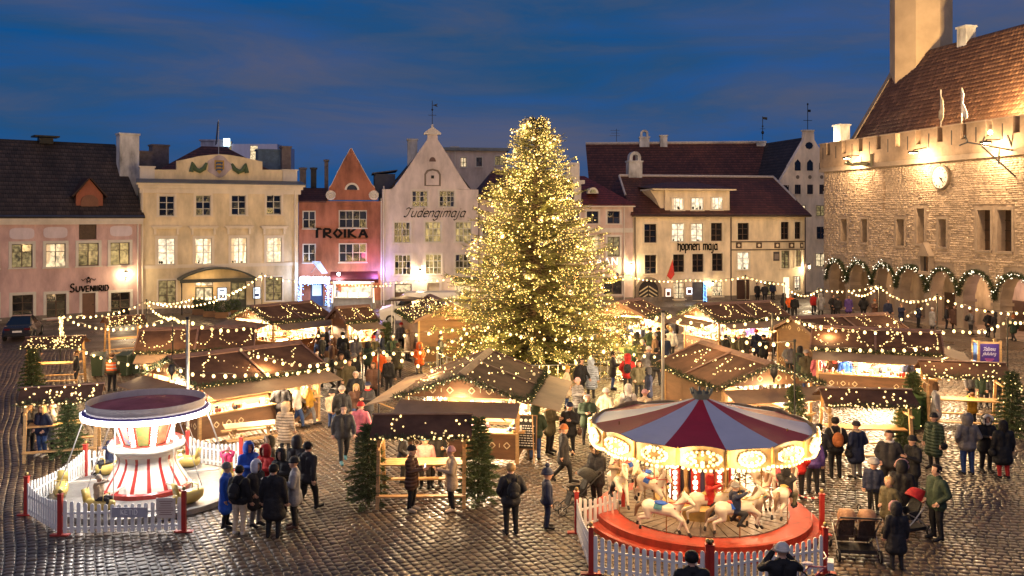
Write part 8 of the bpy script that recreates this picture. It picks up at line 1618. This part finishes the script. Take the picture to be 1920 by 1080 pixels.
# chalkboard easel beside the centre stall
X, Y = gp(985, 866); t = thing('chalkboard_easel', 'chalkboard menu on a wooden easel at the centre stall', 'chalkboard', (X, Y, 0), R(-12))
for s in (-1, 1): MB().bar((s * .3, -.12, 0), (s * .2, .12, 1.45), .035, .035).build('leg', WOODL, t)
MB().bar((0, .5, 0), (0, .14, 1.4), .035, .035).build('leg', WOODL, t)
T = Matrix.Translation((0, -.02, .42)) @ Matrix.Rotation(R(-9), 4, 'X'); MB(T).b(-.33, .33, -.03, 0, 0, 1.0).build('board', mat('chalkboard_black', (.012, .012, .012), .7), t); mb = MB(T); mb.b(-.36, .36, -.04, .01, -.03, 0); mb.b(-.36, .36, -.04, .01, 1.0, 1.03); mb.b(-.36, -.331, -.039, .009, 0, 1.0); mb.b(.331, .36, -.039, .009, 0, 1.0); mb.build('board_frame', WOOD, t)
CHALK = mat('chalk_white', (.7, .68, .62), .9); mb = MB(T)
for k in range(9):
    x = -.27
    while x < .2: l = random.uniform(.03, .12); mb.b(x, x + l, -.034, -.03, .08 + k * .075, .108 + k * .075); x += l + .025
for k in range(3): mb.ell((-.15 + k * .15, -.032, .86), (.055, .004, .05), 8, 5)
tag(mb.build('chalk_writing', CHALK, t), kind='stuff')
# event sign column
X, Y = gp(1850, 752); t = thing('event_sign', 'wooden sign column with purple event poster on the right', 'sign', (X, Y, 0), R(-8))
for x, y in ((-.42, -.3), (.42, -.3), (-.42, .3), (.42, .3)): MB().b(x - .045, x + .045, y - .045, y + .045, 0, 2.55).build('post', WOODL, t)
for z in (1.22, 2.42): MB().b(-.38, .38, -.33, -.27, z, z + .08).build('frame_rail', WOODL, t); MB().b(-.45, -.39, -.25, .25, z, z + .08).build('frame_rail', WOODL, t)
PUR = mat('poster_purple', (.06, .03, .20), .4, .25, 2); o = MB().b(-.37, .37, -.31, -.28, 1.31, 2.41).build('poster', PUR, t); MB().b(-.44, -.41, -.25, .25, 1.31, 2.41).build('side_poster', mat('poster_blue', (.03, .10, .32), .4, .25, 2), t)
LET['†'] = [[(.15, 1.4), (.15, .15), (.3, 0)], [(-.02, 1), (.32, 1)], .45]
INK = mat('poster_ink', (.75, .72, .8), .5); lettering('Tallinna', -.24, 2.13, .46, o, INK, y=-.31, nib=(.2, .12), shear=.25, th=.004); lettering('jõulu†urg', -.26, 1.95, .50, o, INK, y=-.31, nib=(.2, .12), shear=.25, th=.004)
mb = MB()
for k in range(6): w_ = random.uniform(.1, .2); mb.b(-w_, w_, -.314, -.31, 1.45 + k * .065, 1.475 + k * .065)
tag(mb.build('printed_lines', mat('poster_pink', (.6, .12, .25), .5), o), kind='stuff'); plight(t, (0, -.9, 2.6), 12, (1, .8, .6))
# pushchairs
def pram(label, loc, rz, seats, cloth_, hood, bar_=STEEL):
    t = thing('pushchair', label, 'pushchair', (*gp(*loc), 0), R(rz), 'pushchairs'); w_ = .44 * seats; hx = w_ / 2
    for k in range(seats):
        x = -hx + .44 * (k + .5); mb = MB(); mb.slab([(x - .18, -.22, .46), (x + .18, -.22, .46), (x + .18, .12, .42), (x - .18, .12, .42)], -.05); mb.slab([(x - .18, .10, .44), (x + .18, .10, .44), (x + .16, .34, .96), (x - .16, .34, .96)], -.05); mb.b(x - .2, x - .17, -.15, .2, .46, .64); mb.b(x + .17, x + .2, -.15, .2, .46, .64); mb.slab([(x - .16, -.22, .46), (x - .16, -.30, .22), (x + .16, -.30, .22), (x + .16, -.22, .46)], .03)
        mb.build('seat', cloth_, t); mb = MB(Matrix.Translation((x, .27, .80)) @ Matrix.Rotation(R(90), 4, 'Y')); mb.lathe([(.0, -.19), (.20, -.185), (.30, -.14), (.31, 0), (.30, .14), (.20, .185), (0, .19)], 14, a0=R(120), a1=R(235)); mb.build('hood', hood, t, smooth=True)
        MB().tube([(x - .17, -.30, .60), (x - .17, -.34, .66), (x + .17, -.34, .66), (x + .17, -.30, .60)], .015, 5).build('bumper_bar', bar_, t)
    for x in (-hx, hx):
        MB().tube([(x, -.45, .14), (x, -.05, .42), (x, .45, .90), (x, .62, 1.02)], .016, 6).build('frame_tube', bar_, t); MB().tube([(x, .48, .14), (x, .1, .45), (x, -.22, .62)], .016, 6).build('frame_tube', bar_, t)
        wheel(t, x, -.47, .12, .12, .05, spokes=3); wheel(t, x, .48, .14, .14, .05, spokes=3)
    MB().tube([(-hx, .62, 1.02), (hx, .62, 1.02)], .02, 6).build('handle_bar', BLACK, t); MB().b(-hx + .05, hx - .05, -.1, .4, .16, .24).build('basket', BLACK, t)
    return t
pram('empty double pushchair with brown seats, bottom right', (1602, 1040), 172, 2, cloth((.09, .065, .05)), cloth((.24, .13, .075)))
pram('red hooded pushchair pushed by the man in green parka', (1703, 1005), -70, 1, cloth((.02, .02, .022)), cloth((.38, .015, .02)))
pram('black pushchair beside the carousel fence', (1082, 960), -75, 1, cloth((.015, .015, .016)), cloth((.02, .02, .02)), DARKM)
# scooter and small bicycle
X, Y = gp(1631, 968); t = thing('kick_scooter', 'black kick scooter held by the helmeted child', 'scooter', (X, Y - .12, 0), R(15)); MB().b(-.05, .05, -.05, .45, .10, .13).build('deck', BLACK, t); MB().tube([(0, -.08, .1), (0, -.02, .72)], .017, 6).build('stem', BLACK, t); MB().tube([(-.18, -.02, .72), (.18, -.02, .72)], .015, 6).build('handlebar', BLACK, t); wheel(t, 0, -.12, .09, .09, .03, spokes=3); wheel(t, 0, .5, .09, .09, .03, spokes=3)
X, Y = gp(1528, 1108); t = thing('small_bicycle', 'small child bicycle leaning by the fence at the bottom edge', 'bicycle', (X, Y, 0), R(70)); PKB = mat('pink_bike', (.4, .12, .16), .35)
for y in (-.32, .32): wheel(t, 0, y, .2, .2, .04, spokes=6)
MB().tube([(0, -.32, .2), (0, -.24, .6), (0, -.22, .72)], .016, 6).build('fork', PKB, t); MB().tube([(0, -.25, .55), (0, .05, .24), (0, .32, .2), (0, .12, .48), (0, -.25, .52)], .018, 6).build('frame', PKB, t); MB().tube([(-.22, -.16, .74), (0, -.22, .72), (.22, -.16, .74)], .014, 6).build('handlebar', STEEL, t); MB().ell((0, .14, .54), (.07, .12, .035), 8, 6).build('saddle', mat('white_saddle', (.6, .5, .52), .5), t)
mb = MB(); mb.b(-.13, .13, -.36, -.24, .5, .66); mb.build('basket', WHITEP, t)
# rope of the carousel gate
a, b_ = Vector((*gp(1455, 960), .95)), Vector((*gp(1541, 1004), .92)); t = thing('gate_rope', 'red and white rope slung at the carousel gate', 'rope', (a.x, a.y, 0)); P = [(b_ - a) * (k / 14) + Vector((0, 0, .95 - .9 * (k / 14) * (1 - k / 14))) for k in range(15)]
for k in range(14): MB().tube([P[k], P[k + 1]], .018, 6).build('rope_section', REDP if k % 2 else WHITEP, t)
MB().tube([(0, 0, 0), (0, 0, .98)], .03, 8).build('rope_post', REDP, t)
# patio heaters before the red house
for px_, lb in ((624, 'slim glowing patio heater left of the kiosk'), (700, 'slim glowing patio heater right of the kiosk')):
    X, Y = gp(px_, 579); t = thing('patio_heater', lb, 'patio heater', (X, Y, 0), 0, 'patio heaters at the red house'); MB().lathe([(.24, 0), (.24, .1), (.2, .5), (.14, .52)], 4).build('base', STEEL, t); MB().lathe([(.1, .52), (.055, 1.75)], 8).build('glass_tube', emat('heater_glow', (1, .78, .55), 2.2), t); MB().lathe([(.3, 1.75), (.05, 2.0), (0, 2.02)], 4).build('cap', STEEL, t)
# kiosk at the red house
X, Y = gp(662, 580); t = thing('snack_kiosk', 'white lit snack kiosk under the maroon awning', 'kiosk', (X, Y, 0)); MB().b(-1.6, 1.6, -.3, .3, 0, .95).build('counter', mat('kiosk_grey', (.3, .3, .3), .5), t); MB().b(-1.65, 1.65, -.38, .36, .95, 1.0).build('counter_top', STEEL, t)
for s in (-1, 1): MB().b(s * 1.55 - .05, s * 1.55 + .05, -.3, .3, 1.0, 2.15).build('post', WHITEP, t)
MB().b(-1.7, 1.7, -.4, .5, 2.15, 2.3).build('roof', WHITEP, t); MB().b(-1.5, 1.5, -.42, -.4, 2.17, 2.28).build('light_strip', emat('kiosk_strip', (1, .93, .85), 6), t); plight(t, (0, -.6, 2.0), 130, (1, .85, .7), .15)
for x in (-.9, .0, .9): MB().b(x - .35, x + .35, -.1, .1, 1.0, 1.4).build('display_case', emat('case_glow', (1, .85, .6), 1.5, .6, 6), t)
# canopy on white posts before the hut
X, Y = gp(757, 628); t = thing('flat_canopy', 'flat dark canopy on white posts left of the hut', 'canopy', (X, Y, 0))
for x in (-.72, .72):
    for y in (-.4, .9): MB().tube([(x, y, 0), (x, y, 2.25)], .035, 6).build('post', WHITEP, t)
mb = MB(); loft(mb, [(-.7, [(-1.0, 2.25), (-1.0, 2.3), (0, 2.42), (1.0, 2.3), (1.0, 2.25)]), (1.2, [(-1.0, 2.25), (-1.0, 2.3), (0, 2.42), (1.0, 2.3), (1.0, 2.25)])]); mb.build('roof', mat('dark_brown_canopy', (.06, .035, .03), .7), t)
# black lantern shaped loudspeakers hung before two stall gables
for px_, py_, D, lb in ((1451, 697, 28.6, 'black loudspeaker hung before the carousel stall gable'), (322, 692, 30, 'black loudspeaker hung before the sweets stall gable')):
    p = at(px_, py_, D); t = thing('loudspeaker', lb, 'loudspeaker', p, 0, 'hung loudspeakers'); MB().lathe([(.0, .16), (.07, .15), (.12, .08), (.12, -.06), (.07, -.15), (.03, -.22)], 12).build('case', BLACK, t, smooth=True); MB().tube([(0, 0, .2), (0, 0, .5)], .012, 4).build('hanger', DARKM, t); MB().tube([(0, 0, -.22), (0, 0, -.36)], .03, 6).build('socket', DARKM, t)
